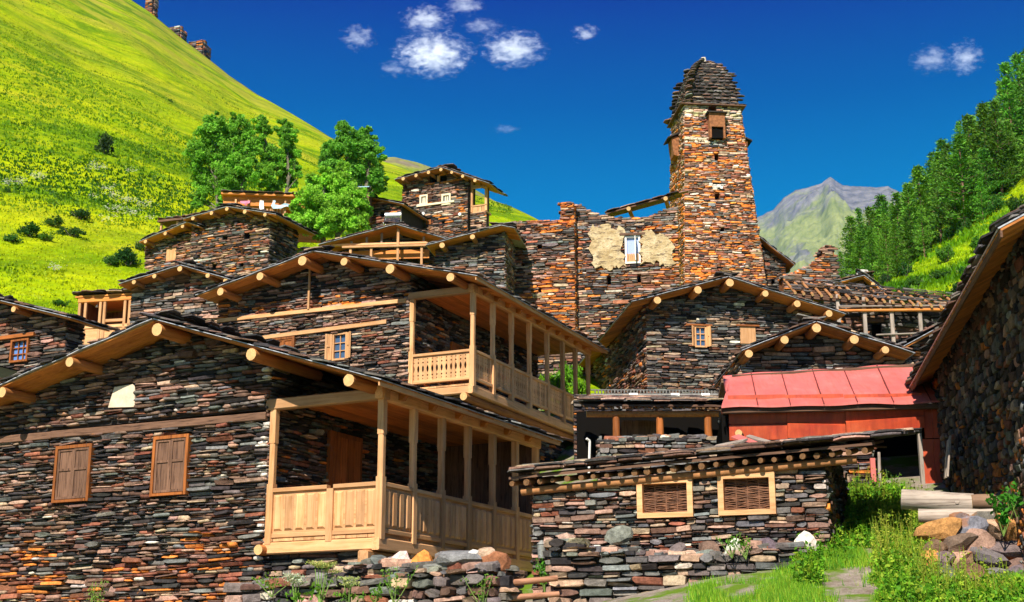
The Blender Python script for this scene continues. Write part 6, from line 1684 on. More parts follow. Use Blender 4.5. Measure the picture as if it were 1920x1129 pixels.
for k in range(6):
    a, b = F26.uz(1165,800,.9)[0], F26.uz(1230,800,.9)[0]; m = MB(); x = a+(b-a)*k/6; m.box(x+.004, x+(b-a)/6-.004, .9, .93, zg26-.2, z26-.1); part(m, 'wall_board', MAT['old_z'], po)
occ(*[F26.w(*p) for p in ((-.3,-.3,z26),(uE26+.2,-.3,z26),(uE26+.2,2.2,z26+.75),(-.3,2.2,z26+.75))])
F27 = Frame(at(1240, 860, 31.0), -1); zg27 = F27.uz(1240, 905)[1]
tp = top_px(F27, [(1128,826),(1150,820),(1200,817),(1260,816),(1300,817),(1372,819)])
free_wall('stone_wall', 'grey dry-stone wall before the dark three-post porch', F27, zg27, F27.uz(1128,850)[0], F27.uz(1375,850)[0], .5, tp, mix='pale', mixfn=lambda u, v: 'grey' if random.random() < .7 else 'pale', h=.09, asp=(1.5,4), sides='l', n=20)
# debris by the red shed: planks and scrap
for (x0, y0, x1, y1, w_, mk, lab) in ((1402,818,1470,838,.13,'grey_x','pale grey plank fallen below the red cladding'),(1340,838,1398,826,.2,'grey_x','short whitish board lying on the wall end by the red shed'),(1378,818,1432,840,.22,'red','crumpled red metal offcut lying on the slate roof')):
    a = at(x0, y0, 26.0); b = at(x1, y1, 25.6); o = empty('plank' if mk != 'red' else 'metal_offcut', a); tag(o, lab, 'debris'); m = MB(); m.beam((0,0,0), b-a, w_, .04, up=(0,-.5,1)); m.build('board', MAT[mk], o, loc=(0,0,0))
a = at(1385, 812, 26.2); o = empty('log_stub', a); tag(o, 'short brown log stub on the wall beside the red cladding', 'log'); log(o, (0,0,0), Vector((.12,.5,.03)), .09, name='log_body')
# splintered boards on the right end of the pen roof
for k in range(9):
    x0 = 1585+random.uniform(0,40); a = at(x0, 838-random.uniform(0,22), 22.9); o = empty('splintered_board', a); tag(o, 'splintered board in the heap on the right end of the pen roof', 'debris', 'splintered boards on the pen roof')
    m = MB(); m.beam((0,0,0), (random.uniform(.1,.5), random.uniform(.2,.5), random.uniform(-.05,.16)), random.uniform(.04,.1), .03, up=(.2,.1,1)); m.build('board', MAT[random.choice(['grey_x','orange_x','old_x'])], o, loc=(0,0,0))

# ------------------------------------------------------------------ ribbed metal tube strip above the porch roof
F28 = Frame(at(1115, 737, 36.5), -1); c = F28.z; ue = F28.uz(1350, 737)[0]
MAT['steel'] = m_simple('weathered_steel', (.17,.16,.14), .5, .4, 8, .4)
ts = house('gutter_pipe', F28, c-.3, 'long ribbed metal gutter running above the porch roof', 'gutter')
m = MB(); m.tube((-.1,0,c-.08), (ue,0,c-.06), .07, n=10); gp = part(m, 'pipe', MAT['steel'], ts)
k = 0; u = 0
while u < ue-.1:
    m = MB(); m.box(u, u+.03, -.03, .06, c+.0, c+.07); m.build('rib', MAT['steel'], gp, loc=(0,0,0)); u += .085
m = MB(); m.beam((-.1,.02,c+.085), (ue-.3,.02,c+.085), .05, .03); m.build('top_rail', MAT['steel'], gp, loc=(0,0,0))
for u in (.9, 2.0, ue-.5): m = MB(); m.tube((u,0,c-.08), (u+.22,0,c-.078), .085, n=10); m.build('collar', MAT['white'], gp, loc=(0,0,0))
m = MB(); 
for u in (.2, 1.6, 2.9): m.beam((u,.05,c-1.0), (u,.05,c-.1), .05, .05, up=(0,1,0))
part(m, 'bracket', MAT['hole'], ts)
# ledge that carries it (stone terrace behind the porch)
tp = lambda u: c-.12
Ft = Frame(F28.w(0,.25,0), -1); free_wall('terrace_wall', 'dark stone terrace edge between porch roof and grey gable house', Ft, c-1.6, -.5, ue+.6, .8, tp, mix='dark', h=.1, sides='', n=6)
# white downpipe by the carved balcony
a = at(1104, 866, 33.5); o = empty('downpipe', a); tag(o, 'thin pale pipe standing below the end of the carved balcony', 'pipe'); m = MB(); m.tube((0,0,-.3), (.03,0,.5), .03, n=8); m.tube((.03,0,.5), (-.05,-.05,.55), .03, n=8); m.build('pipe', MAT['white'], o, loc=(0,0,0))

# ------------------------------------------------------------------ shadowed house at the right edge
F5 = Frame(at(1765, 930, 27.5), 9.2)
e_far = at(1718, 745, 28.0)
ue5 = (Vector((e_far.x, e_far.y))-F5.o).dot(F5.f) - .20; ze5 = e_far.z
dn = F5.dz(1880, 480, ue5)[0]; zg5 = 1.6
A5 = (ue5+3.2, ze5+3.2*math.tan(R(27)))
h5 = house('stone_house', F5, zg5, 'shadowed rough-stone house with deep boarded eave, at the right edge', 'house')
tz5 = ze5 + (0-ue5)*math.tan(R(27))
mb = MB(); wall_face(mb, (0,0,0), (0,1,0), (0,0,1), (-1,0,0), dn-.0+.6, 0, zg5-1.5, tz5)
mb.add([(0,0,zg5-1.5),(3.2,0,zg5-1.5),(3.2,0,A5[1]),(0,0,tz5)], [(3,2,1,0)]); mb.add([(0,dn+.6,zg5-1.5),(3.2,dn+.6,zg5-1.5),(3.2,dn+.6,A5[1]),(0,dn+.6,tz5)], [(0,1,2,3)])
w5 = part(mb, 'wall', [MAT['mortar'], MAT['hole']], h5)
zl5 = F5.uz(1800, 880)[1]
lay_stones(h5, w5, MAT['stone'], (0,0,0), (0,1,0), (0,0,1), (-1,0,0), dn+.6, .02, zg5-1.3, tz5, h=.13, mix='dark', mixfn=lambda u, v: 'rust' if v < 2.9-u*.12+random.gauss(0,.4) and random.random() < .4 else ('grey' if random.random() < .25 else 'dark'), asp=(1.0,2.4), dep=(.04,.09), wob=.07, tilt=.12, colfn=lambda u, v, c: tuple(x*.6 for x in c) if v > 2.6 else c)  # eave shade put into the colour: upper stones darkened
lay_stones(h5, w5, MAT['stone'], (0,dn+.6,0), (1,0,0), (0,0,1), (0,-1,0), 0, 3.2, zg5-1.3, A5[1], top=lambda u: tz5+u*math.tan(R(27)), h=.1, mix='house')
m = MB(); n = Vector((-math.sin(R(27)),0,math.cos(R(27))))
vs = []
for q in (Vector((ue5,0,ze5)), Vector((A5[0],0,A5[1]))):
    for dd in (dn, .55): vs += [q+n*.04+Vector((0,dd,0)), q+n*.06+Vector((0,dd,0))]
m.add(vs, [(0,1,5,4),(2,6,7,3),(1,3,7,5),(0,4,6,2),(0,2,3,1),(4,5,7,6)]); rf5 = part(m, 'roof', MAT['felt'], h5)
roof_slope(h5, rf5, A5, (ue5,ze5), dn, .55, pw=.17, nplank=200, deckmat='deck_x', sl_len=.5, jag=.14, layers=2)
m = MB(); m.beam((ue5+.01,dn,ze5-.03), (ue5+.01,.56,ze5-.03), .03, .09); m.build('fascia', MAT['old_y'], rf5, loc=(0,0,0))
m = MB(); m.beam((ue5,.56,ze5-.02), (A5[0],.56,A5[1]-.02), .03, .12); m.build('verge_board', MAT['old_x'], rf5, loc=(0,0,0))
W = F5.w; occ(W(0,dn,zg5), W(0,0,zg5), W(0,0,tz5), W(0,dn,tz5)); occ(W(ue5,dn,ze5), W(ue5,.5,ze5), W(A5[0],.5,A5[1]), W(A5[0],dn,A5[1]))
# boards leaning on that wall
d0 = F5.dz(1792, 890, -.1)[0]
for k, (dd, z0_, z1_, w_) in enumerate(((0,F5.dz(1792,897,-.1)[1],F5.dz(1790,822,-.1)[1],.2),(-.25,F5.dz(1795,895,-.1)[1],F5.dz(1795,812,-.1)[1],.12))):
    o = empty('leaning_board', F5.w(-.28,d0+dd,z0_), -F5.a); tag(o, ['wide pale board propped against the shadowed wall','narrow grey board propped against the shadowed wall'][k], 'board'); m = MB(); m.beam((0,0,0), (.1,0,z1_-z0_), .03, w_, up=(0,1,0)); m.build('plank', MAT['grey_z'], o, loc=(0,0,0))

# ------------------------------------------------------------------ logs and rock pile, foreground right
for (x0, y0, x1, y1, Y0, Y1, r0, r1, lab, mk) in ((1690,936,1824,946,21.6,21.3,.15,.16,'long pale grey log lying across the weeds by the rock pile','grey_x'),(1822,942,1890,942,21.2,21.1,.12,.12,'short brown log butted against the pale grey log','orange_x'),(1722,967,1862,969,20.5,20.2,.1,.11,'lower grey log under the two upper logs','grey_x')):
    a = at(x0, y0, Y0); b = at(x1, y1, Y1); o = empty('fallen_log', a); tag(o, lab, 'log', 'logs by the rock pile')
    t = b-a; ax = t.normalized(); rz = math.atan2(t.y, t.x); o.rotation_euler = (0,0,rz); ln = t.length
    m = MB(); m.tube((0,0,0), (ln,0,t.z), r0, r1, n=14, jit=.04, seg=6, mi=0, emi=1); m.build('log_body', [MAT['grey_x'] if mk == 'grey_x' else m_wood('brown_log', (.3,.18,.11), (.14,.07,.04), 0, .8), MAT['logend']], o, loc=(0,0,0))
    m = MB(); m.tube((ln*.78,-r0*.7,t.z*.78), (ln*.78,-r0*1.08,t.z*.78), r0*.35, r0*.22, n=9, jit=.1); m.build('knot', MAT['grey_x'], o, loc=(0,0,0))
rkp = at(1830, 1060, 20.0); rk = empty('rock_pile', (rkp.x, rkp.y, rkp.z)); tag(rk, 'pile of orange and grey rocks at the lower right', 'rocks')
m = MB(); m.prism(_outline(12,3,.15), lambda x, y: (x*2.2, y*1.0+.3, -1.2), lambda x, y: (x*1.6, y*.5+.4, .2)); core = m.build('earth_core', MAT['mortar'], rk, loc=(0,0,0))
RK = [(1766,985,84,34,'or'),(1818,992,80,40,'bl'),(1870,980,70,34,'tn'),(1905,992,110,46,'or'),(1850,968,60,24,'gr'),(1790,1012,70,28,'br'),(1838,1016,66,44,'pk'),(1880,1026,96,28,'gr'),(1925,1030,80,34,'gr'),(1757,1020,44,28,'br'),(1805,1042,60,40,'tn'),(1855,1048,90,26,'gr'),(1905,1056,90,24,'br'),(1772,1048,50,28,'gr'),(1868,1072,90,30,'bl'),(1915,1080,70,36,'gr'),(1822,1070,60,30,'br'),(1780,1072,56,28,'gr'),(1745,1042,36,28,'or'),(1800,968,44,20,'gr'),(1905,962,60,18,'wh'),(1930,1058,80,30,'br'),(1895,1100,90,30,'gr'),(1840,1098,80,28,'pk'),(1790,1096,60,26,'br'),(1740,1066,40,24,'gr')]
for (x, y, w_, h_, ck) in RK:
    p = at(x, y+8, 20.0 - (y-1020)*.004) - Vector(rk.location); s_ = 20.0/FPX*.84
    cc = PAL[ck]; cc = tuple(c*random.uniform(.9,1.2) for c in (cc if ck != 'or' else (.36,.17,.06)))
    boulder(rk, p, (w_*s_*1.55, w_*s_*1.2, h_*s_*1.9), cc, rot=(random.gauss(0,.15), random.gauss(0,.2), random.choice([0,3.14])+random.gauss(0,.4)), name='rock')

# terrace wall behind the far end of the carved balcony
Fw = Frame(at(1060, 700, 51.0), 8)
free_wall('stone_wall', 'stone terrace wall glimpsed through the far end of the carved balcony', Fw, Fw.uz(1060,800)[1], Fw.uz(960,700)[0], Fw.uz(1135,700)[0], .6, top_px(Fw, [(960,640),(1020,652),(1080,660),(1135,664)]), mix='brown', h=.1, sides='', n=10)
# ------------------------------------------------------------------ vegetation
def m_leaf(name, tint=(1,1,1), trans=.45, rough=.6):
    m = bpy.data.materials.new(name); m.use_nodes = True; g = N(m); b = g.b; b.inputs['Roughness'].default_value = rough; b.inputs['Specular IOR Level'].default_value = .15
    at_ = g.n('ShaderNodeAttribute', attribute_name='Col'); oi = g.n('ShaderNodeObjectInfo')
    c = g.mix(1.0, at_.outputs['Color'], oi.outputs['Color'], 'MULTIPLY'); c = g.mix(1.0, c, tint, 'MULTIPLY')
    g.base(c); tr = g.n('ShaderNodeBsdfTranslucent'); g.l(c, tr.inputs['Color'])
    mx = g.n('ShaderNodeMixShader'); mx.inputs[0].default_value = trans
    out = [n_ for n_ in m.node_tree.nodes if n_.type == 'OUTPUT_MATERIAL'][0]
    g.l(b.outputs[0], mx.inputs[1]); g.l(tr.outputs[0], mx.inputs[2]); g.l(mx.outputs[0], out.inputs['Surface']); return m
MAT['leaf'] = m_leaf('leaf'); MAT['needle'] = m_leaf('needle', trans=.15); MAT['blade'] = m_leaf('grass_blade', trans=.3)
MAT['bark'] = m_simple('poplar_bark', (.15,.13,.09), .9, .4, 6); MAT['bark_pine'] = m_simple('pine_bark', (.16,.09,.06), .95, .4, 6)

def rand_unit(n):
    v = rng.normal(size=(n,3)); return v/np.linalg.norm(v, axis=1, keepdims=True)
def leaf_cloud(C, size, asp=.6, up=.35):
    """one rhombic leaf at each centre C (N,3) -> verts (4N,3), faces (N,4)"""
    n = len(C); a = rand_unit(n); nrm = rand_unit(n); nrm[:,2] += up; nrm[:,1] -= .25; nrm /= np.linalg.norm(nrm, axis=1, keepdims=True)
    a = a - nrm*(a*nrm).sum(1, keepdims=True); a /= np.linalg.norm(a, axis=1, keepdims=True)+1e-9; b = np.cross(nrm, a)
    s = (np.asarray(size)*rng.uniform(.6,1.3,n))[:,None]
    V = np.stack([C-a*s*.5, C+b*s*.5*asp, C+a*s*.5, C-b*s*.5*asp], 1).reshape(-1,3)
    return V, np.arange(4*n).reshape(n,4)
def leaf_cols(n, base, var=.35, per=4):
    k = rng.uniform(1-var, 1+var, (n,1)); h = rng.normal(0,.08,(n,3))
    return np.repeat(np.clip(np.array(base)[None]*k*(1+h), 0, 1), per, 0)
def tree_blobs(name, label, Y, blobs, dens, leaf, col, base_px, trunks, group=None, cat='tree'):
    s = Y/FPX; b0 = at(base_px[0], base_px[1], Y)
    o = empty(name, b0); tag(o, label, cat, group)
    C = []; cols = []; cen = []
    for (x, y, r_) in blobs:
        r_ = r_*1.12; p = np.array(at(x, y, Y)) - np.array(b0); p[1] += random.uniform(-.5,.5)*r_*s*1.2; cen.append((p, r_*s))
        # each blob is itself made of smaller tufts, so the outline is uneven
        nt2 = max(8, int(r_*r_*.05)); 
        for k in range(nt2):
            d = rand_unit(1)[0]; rr = r_*s*random.uniform(.25,1.02)
            tc = p + d*rr*np.array([1,1,1.05]); tr_ = r_*s*random.uniform(.2,.42)
            n = int(dens*random.uniform(.7,1.3)); q = rand_unit(n)*(rng.uniform(.15,1,(n,1))**.6)*tr_*np.array([1,1,.8]); C.append(tc+q)
            shade = random.uniform(.65,1.25); cols.append(np.tile(np.array(col)*shade, (n,1)))
    C = np.concatenate(C); cl = np.concatenate(cols)*rng.uniform(.7,1.3,(len(C),1)); V, F = leaf_cloud(C, leaf)
    np_mesh('crown', V, [F], np.repeat(np.clip(cl,0,1),4,0), [MAT['leaf']], o, (0,0,0))
    mb = MB()
    for tx in trunks:
        top = min(cen, key=lambda c_: abs(c_[0][0]-tx)+abs(c_[0][2])*-.15); q = Vector(top[0])
        base = Vector((tx*.5,0,-.4)); mb.tube(base, Vector((tx,0,q.z*.5)), .14, .09, n=8, seg=3, jit=.05); mb.tube(Vector((tx,0,q.z*.5)), q, .09, .03, n=7, seg=3)
    for p, r_ in cen:
        t = min(trunks, key=lambda t_: abs(t_-p[0])); st = Vector((t*.8,0,max(.3,p[2]*.55))); mb.tube(st, Vector(p), .05, .012, n=6, seg=3, bend=.1)
        for k in range(3):
            d = Vector(rand_unit(1)[0]); d.z = abs(d.z); mb.tube(Vector(p)*.9, Vector(p)+d*r_*.9, .02, .006, n=4)
    mb.build('trunk', MAT['bark'], o, loc=(0,0,0))
    return o
GRN = (.21,.48,.04); GRN2 = (.29,.58,.045); GRN3 = (.16,.41,.04)
tree_blobs('poplar_tree', 'broad dark-green poplar leftmost of the clump above the tall brown house', 77, [(400,250,30),(440,240,28),(380,292,30),(430,290,38),(462,270,24),(385,335,28),(420,340,36),(465,322,25),(374,372,17),(430,375,22),(437,221,12),(405,227,12),(372,318,14),(476,300,14),(365,380,12)], 95, .16, GRN, (425,410), (-.8,.3,.9))
tree_blobs('poplar_tree', 'slimmer twin-topped poplar second from left, above the veranda', 81, [(492,238,18),(490,262,20),(535,245,20),(540,268,20),(502,285,22),(548,285,18),(520,305,26),(556,308,12),(500,332,22),(540,332,20),(515,352,20),(487,222,9),(528,226,9),(562,330,9)], 92, .16, GRN, (520,400), (-.7,.6))
tree_blobs('poplar_tree', 'dark poplar at the right of the clump, against the sky', 73, [(645,250,20),(641,238,11),(682,258,20),(688,243,9),(620,278,20),(660,285,34),(702,290,20),(625,312,26),(692,325,30),(717,335,12),(650,332,30),(708,352,16),(712,305,12),(605,300,12)], 95, .155, GRN3, (668,400), (-.5,.6))
tree_blobs('poplar_tree', 'bright light-green tree nearest, in front of the other poplars', 61, [(600,352,28),(640,345,30),(662,372,28),(590,388,34),(640,398,38),(684,388,16),(570,418,26),(620,428,26),(665,422,24),(556,402,18),(612,322,16),(642,315,16),(600,420,26),(680,412,14),(585,340,14)], 100, .13, GRN2, (620,470), (-.5,.4))

# ---- pines: five shapes, shared
def pine_meshes(seed):
    rs = np.random.default_rng(seed); random.seed(seed); H = 1.0
    C = []; D = []; mb = MB(); mb.tube((0,0,-.05), (0,0,.97), .017, .003, n=6, seg=4)
    nw = random.randint(17,21); lean = random.uniform(.8,1.2)
    for k in range(nw):
        f = k/(nw-1); z = .14+.84*f; L = (.28*(1-f)**.95*(.55+.45*min(1,f*5))+.012)*lean*random.uniform(.8,1.15)
        nb = random.randint(5,7)
        for b in range(nb):
            a = random.uniform(0,6.28); ln = L*random.uniform(.65,1.15); dv = np.array([math.cos(a), math.sin(a), random.uniform(.02,.32)])
            if k < nw*.75 and b % 2 == 0: mb.tube((0,0,z), tuple(np.array([0,0,z])+dv*ln*.85), .004, .0015, n=4)
            m_ = max(3, int(ln/.028))
            for j in range(m_):
                t = (j+1)/m_; p = np.array([0,0,z])+dv*ln*t; nn = 9
                q = rs.normal(size=(nn,3))*np.array([.019,.019,.011])*(1.2-.3*t); C.append(p+q); D.append(np.tile(dv,(nn,1)))
    C = np.concatenate(C); D = np.concatenate(D); n = len(C)
    a = D + rs.normal(0,.45,(n,3)) + np.array([0,0,.25]); a /= np.linalg.norm(a,axis=1,keepdims=True); b = np.cross(a, rs.normal(size=(n,3))); b /= np.linalg.norm(b,axis=1,keepdims=True)
    s = rs.uniform(.022,.042,(n,1)); V = np.stack([C-a*s*.5, C+b*s*.17, C+a*s*.6, C-b*s*.17],1).reshape(-1,3)
    c = np.array([.085,.215,.02])*rs.uniform(.55,1.5,(n,1))*(1+rs.normal(0,.08,(n,3)))
    return V, np.arange(4*n).reshape(n,4), np.repeat(np.clip(c,0,1),4,0), mb
PINES = []
for k in range(6):
    V, F, c, mb = pine_meshes(40+k)
    o = np_mesh('crown', V, [F], c, [MAT['needle']]); me = o.data; bpy.data.objects.remove(o); tm = mb.mesh('trunk'); tm.materials.append(MAT['bark_pine']); PINES.append((me, tm))
random.seed(21)
TH = np.linspace(-.62,.62,621); RR = np.concatenate([np.arange(8,62,.5), np.geomspace(62,430,260)])
HZ = np.array([[hill_z(float(t), float(r_)) for r_ in RR] for t in TH])
_U = np.array([math.tan(t) for t in TH])
EL = HZ/RR[None,:]
def ground_at(px, py, rmin=14):
    """first ground point met by the ray through a pixel"""
    v = ray(px, py); th = math.atan2(v.x, v.y); e = v.z/math.hypot(v.x, v.y)
    i = int(np.clip(round((th-TH[0])/(TH[1]-TH[0])), 0, len(TH)-1)); j0 = int(np.searchsorted(RR, rmin))
    row = EL[i, j0:]; k = np.argmax(row >= e)
    if row[k] < e: return None
    r_ = RR[j0+k]; return Vector((r_*math.sin(th), r_*math.cos(th), float(HZ[i, j0+k])))
def gz(x, y):
    th = math.atan2(x, y); r_ = math.hypot(x, y); i = int(np.clip(round((th-TH[0])/(TH[1]-TH[0])), 0, len(TH)-1)); return float(np.interp(r_, RR, HZ[i]))
pine_pts = []
tops = [(1578,505,470),(1600,515,440),(1622,520,420),(1645,510,395),(1668,505,375),(1690,500,358),(1712,490,340),(1733,470,308),(1765,455,300),(1790,440,268),(1812,430,250),(1830,400,216),(1858,385,192),(1880,370,186),(1905,330,118),(1925,300,100),(1946,300,90)]
for (x, yb, yt) in tops: pine_pts.append((x, yb, (yb-yt)))
for k in range(60):
    x = random.uniform(1592,1960)
    lo = np.interp(x, [1580,1690,1720,1800,1850,1920,1960], [530,528,490,462,418,365,340]); hi = np.interp(x, [1580,1680,1760,1840,1920,1960], [515,470,395,300,215,160])
    pine_pts.append((x, random.uniform(hi+5, lo), random.uniform(85,135)))
WHERE = ['against the sky', 'in the middle of the wooded slope', 'at the lower edge of the wood']
pn = 0
ORD = ['first','second','third','fourth','fifth','sixth','seventh','eighth','ninth','tenth','eleventh','twelfth','thirteenth','fourteenth','fifteenth','sixteenth','seventeenth','eighteenth']
SKY = {x: i for i, (x, _, _) in enumerate(tops)}
for (x, y, hpx) in sorted(pine_pts, key=lambda t_: t_[0]):
    p = ground_at(x, y, 66)
    if p is None:
        v = ray(x, y+14); th = math.atan2(v.x, v.y); r_ = ridge_th(th)[1]-4; p = Vector((r_*math.sin(th), r_*math.cos(th), hill_z(th, r_)))
        hpx = max(60, hpx)
    H = hpx/FPX*p.length*1.03; k = random.randrange(6); me, tm = PINES[k]; pn += 1
    o = empty('pine_tree', p - Vector((0,0,.3)), random.uniform(0,6.28)); 
    tag(o, (ORD[SKY[x]] + ' pine from the left along the skyline of the right-hand wood') if x in SKY else 'green pine inside the right-hand wood, below the skyline trees', 'pine tree', 'pines on the right-hand slope')
    w_ = H*random.uniform(.85,1.4); sh = random.uniform(.6,1.6)
    for nm, m_ in (('crown', me), ('trunk', tm)):
        c = bpy.data.objects.new(nm, m_); COL.objects.link(c); c.parent = o; c.scale = (w_, w_, H); c.color = (sh*random.uniform(.85,1.2), sh, sh*random.uniform(.7,1.1), 1)
# ---- bushes on the slopes
def bush_mesh(seed, n=900, leaf=.085):
    r2 = np.random.default_rng(seed); C = []
    for k in range(16):
        d = r2.normal(size=3); d /= np.linalg.norm(d); d[2] = abs(d[2])*.9; c = d*r2.uniform(.15,.42); m_ = n//16; q = r2.normal(size=(m_,3)); q /= np.linalg.norm(q,axis=1,keepdims=True); C.append(c+np.array([0,0,.12])+q*r2.uniform(.3,1,(m_,1))*r2.uniform(.1,.2))
    C = np.concatenate(C); V, F = leaf_cloud(C, leaf); c = leaf_cols(len(C), (1,1,1), .4)
    o = np_mesh('foliage', V, [F], c, [MAT['leaf']]); me = o.data; bpy.data.objects.remove(o); return me
BUSH = [bush_mesh(60+k) for k in range(5)]
def stem_mesh():
    mb = MB()
    for k in range(6): a = k*1.05; mb.tube((0,0,-.05), (.25*math.cos(a),.25*math.sin(a),.4), .015, .006, n=5)
    me = mb.mesh('stem'); me.materials.append(MAT['bark']); return me
STEM = stem_mesh()
def bush(px, py, w_, h_, col, label, rmin=50, group='bushes on the slopes', p=None):
    p = p or ground_at(px, py, rmin)
    if p is None: return
    s = p.length/FPX; o = empty('bush', p - Vector((0,0,.05)), random.uniform(0,6.28)); tag(o, label, 'bush', group)
    for nm, me in (('foliage', random.choice(BUSH)), ('stem', STEM)):
        c = bpy.data.objects.new(nm, me); COL.objects.link(c); c.parent = o; c.scale = (w_*s*1.05, w_*s*1.05, h_*s*1.5); c.color = (*[x*random.uniform(.85,1.2) for x in col], 1)
DG = (.035,.105,.018); MG = (.06,.16,.02); LG = (.10,.22,.02)
bush(197, 291, 44, 46, (.03,.075,.018), 'round dark bush alone on the left hillside', 62)
for (x, y, w_, h_, c, lab) in ((14,363,16,16,MG,'tiny bush at the left edge under white flowers'),(150,414,64,26,DG,'dark bush topmost in the scrubby strip of the left meadow'),(100,428,50,24,MG,'mid-green bush left of the topmost one in the meadow scrub'),(55,446,56,30,DG,'dark bush near the left edge in the meadow scrub'),(20,458,44,26,MG,'bush cut by the left edge in the meadow scrub'),(135,446,60,26,MG,'broad low bush lowest in the meadow scrub'),(90,455,40,20,LG,'pale bush at the foot of the meadow scrub'),(240,497,64,44,DG,'large dark bush beside the low stone wing'),(205,497,44,28,MG,'smaller bush left of the one beside the low wing'),(262,470,30,30,MG,'upright bush touching the low wing'),(115,578,40,16,MG,'low bush above the open porch'),(320,192,12,8,DG,'speck of a bush high on the spur')):
    bush(x, y, w_, h_, c, lab, 40)
for bi, (x, y, w_, h_) in enumerate(sorted(((1775,492,44,44),(1738,478,34,36),(1700,520,40,34),(1720,540,46,28),(1760,528,60,26),(1805,520,40,26),(1840,470,44,34),(1880,440,46,36),(1910,400,44,40),(1870,400,38,34),(1690,555,40,26),(1730,565,46,24),(1800,555,50,26),(1840,530,36,24),(1780,450,30,34),(1812,436,30,32),(1660,535,36,30),(1900,455,40,22)))):
    bush(x, y, w_, h_, random.choice([MG,LG,MG,DG]), ORD[bi] + ' shrub from the left on the grassy slope below the pines', 60, 'shrubs below the pines')
for (x, y, w_, h_, Y, lab) in ((1040,735,70,60,46.0,'bright bush seen through the far end of the carved balcony, left one'),(1088,735,60,56,46.5,'bright bush seen through the far end of the carved balcony, right one'),(1062,715,70,70,48.5,'taller bright bush behind the two seen through the carved balcony'),(1010,735,40,60,47.5,'leftmost bright bush seen through the carved balcony')):
    p = at(x, y+10, Y); bush(x, y, w_, h_, (.18,.40,.02), lab, p=p)

# ---- meadow grass tufts on both slopes (too many to count)
def tufts(name, n, thr, rrng, hgt, base_cols, mask=None, blades=4, seed=5, wid=.22):
    r2 = np.random.default_rng(seed)
    th = r2.uniform(thr[0], thr[1], n); r_ = np.exp(r2.uniform(math.log(rrng[0]), math.log(rrng[1]), n))
    i = np.clip(np.round((th-TH[0])/(TH[1]-TH[0])).astype(int), 0, len(TH)-1)
    z = np.array([np.interp(b, RR, HZ[a]) for a, b in zip(i, r_)]); x = r_*np.sin(th); y = r_*np.cos(th)
    keep = np.array([ridge_th(t)[1] for t in th]) > r_+1
    P = np.stack([x,y,z],1)[keep]; n = len(P)
    pt = fbm2(P[:,0]/14+50, P[:,2]/5.0+20, 4, 3); pt2 = fbm2(P[:,0]/40+9, P[:,1]/40, 3, 8)
    c0, c1, c2 = (np.array(c) for c in base_cols)
    dk_ = np.clip((fbm2((P[:,0]-P[:,2]*.3)/30+3, P[:,2]/7+11, 4, 14)-.47)*9, 0, 1)[:,None]
    f = np.clip((pt-.38)*5, 0, 1)[:,None]; g_ = np.clip((pt2-.4)*4, 0, 1)[:,None]
    cc = (c0*(1-f)+c1*f)*(1-.6*g_)+c2*.6*g_; cc = cc*(1-.62*dk_*np.array([1.15,.85,1])); cc = cc*r2.uniform(.7,1.3,(n,1))
    h = hgt*r2.uniform(.5,1.4,n)*(1.25-.6*f[:,0]); V = []; 
    for b in range(blades):
        a = r2.uniform(0,6.28,n); lx, ly = np.cos(a), np.sin(a); w_ = h*wid
        o = P + np.stack([r2.normal(0,.12,n), r2.normal(0,.12,n), np.zeros(n)-.03],1)
        V.append(np.stack([o - np.stack([-ly*w_, lx*w_, 0*w_],1), o + np.stack([-ly*w_, lx*w_, 0*w_],1), o + np.stack([lx*h*.35, ly*h*.35, h],1)],1))
    V = np.stack(V,1).reshape(-1,3); F = np.arange(len(V)).reshape(-1,3)
    o = np_mesh(name, V, [F], np.repeat(np.clip(cc,0,1), 3*blades, 0), [MAT['blade']]); tag(o, None, None, None, 'stuff'); return o
o = tufts('meadow_grass', 60000, (-.40,-.0), (46,220), .11, ((.11,.23,.002),(.32,.40,.002),(.40,.39,.004)), wid=.45)
tag(o, 'tall yellow-green meadow grass covering the left hillside', 'grass')
o = tufts('slope_grass', 16000, (.20,.42), (56,170), .22, ((.12,.28,.002),(.28,.42,.002),(.34,.36,.008)), seed=6, wid=.4)
tag(o, 'bright green grass on the slope below the right-hand pines', 'grass')
# white-flowered umbels dotted over the meadow
C = []
for (x, y, w_, k) in ((182,322,16,26),(70,340,16,22),(35,350,10,14),(10,352,8,14),(205,362,12,14),(175,378,3,5),(210,375,14,16),(240,385,16,18),(265,392,18,18),(215,402,18,18),(248,408,18,20),(100,515,8,10),(245,330,10,10),(200,420,10,8),(280,420,12,8)):
    for q in range(k):
        p = ground_at(x+random.gauss(0,w_*.5), y+random.gauss(0,3), 40)
        if p: C.append(np.array(p)[None]+np.array([0,0,.3])+rng.normal(size=(5,3))*np.array([.14,.14,.04]))
C = np.concatenate(C); V, F = leaf_cloud(C, .085, 1.0, 2.0); o = np_mesh('white_flowers', V, [F], leaf_cols(len(C), (.62,.62,.5), .15), [MAT['leaf']]); tag(o, 'white umbel flowers scattered over the left meadow', 'flowers', kind='stuff')

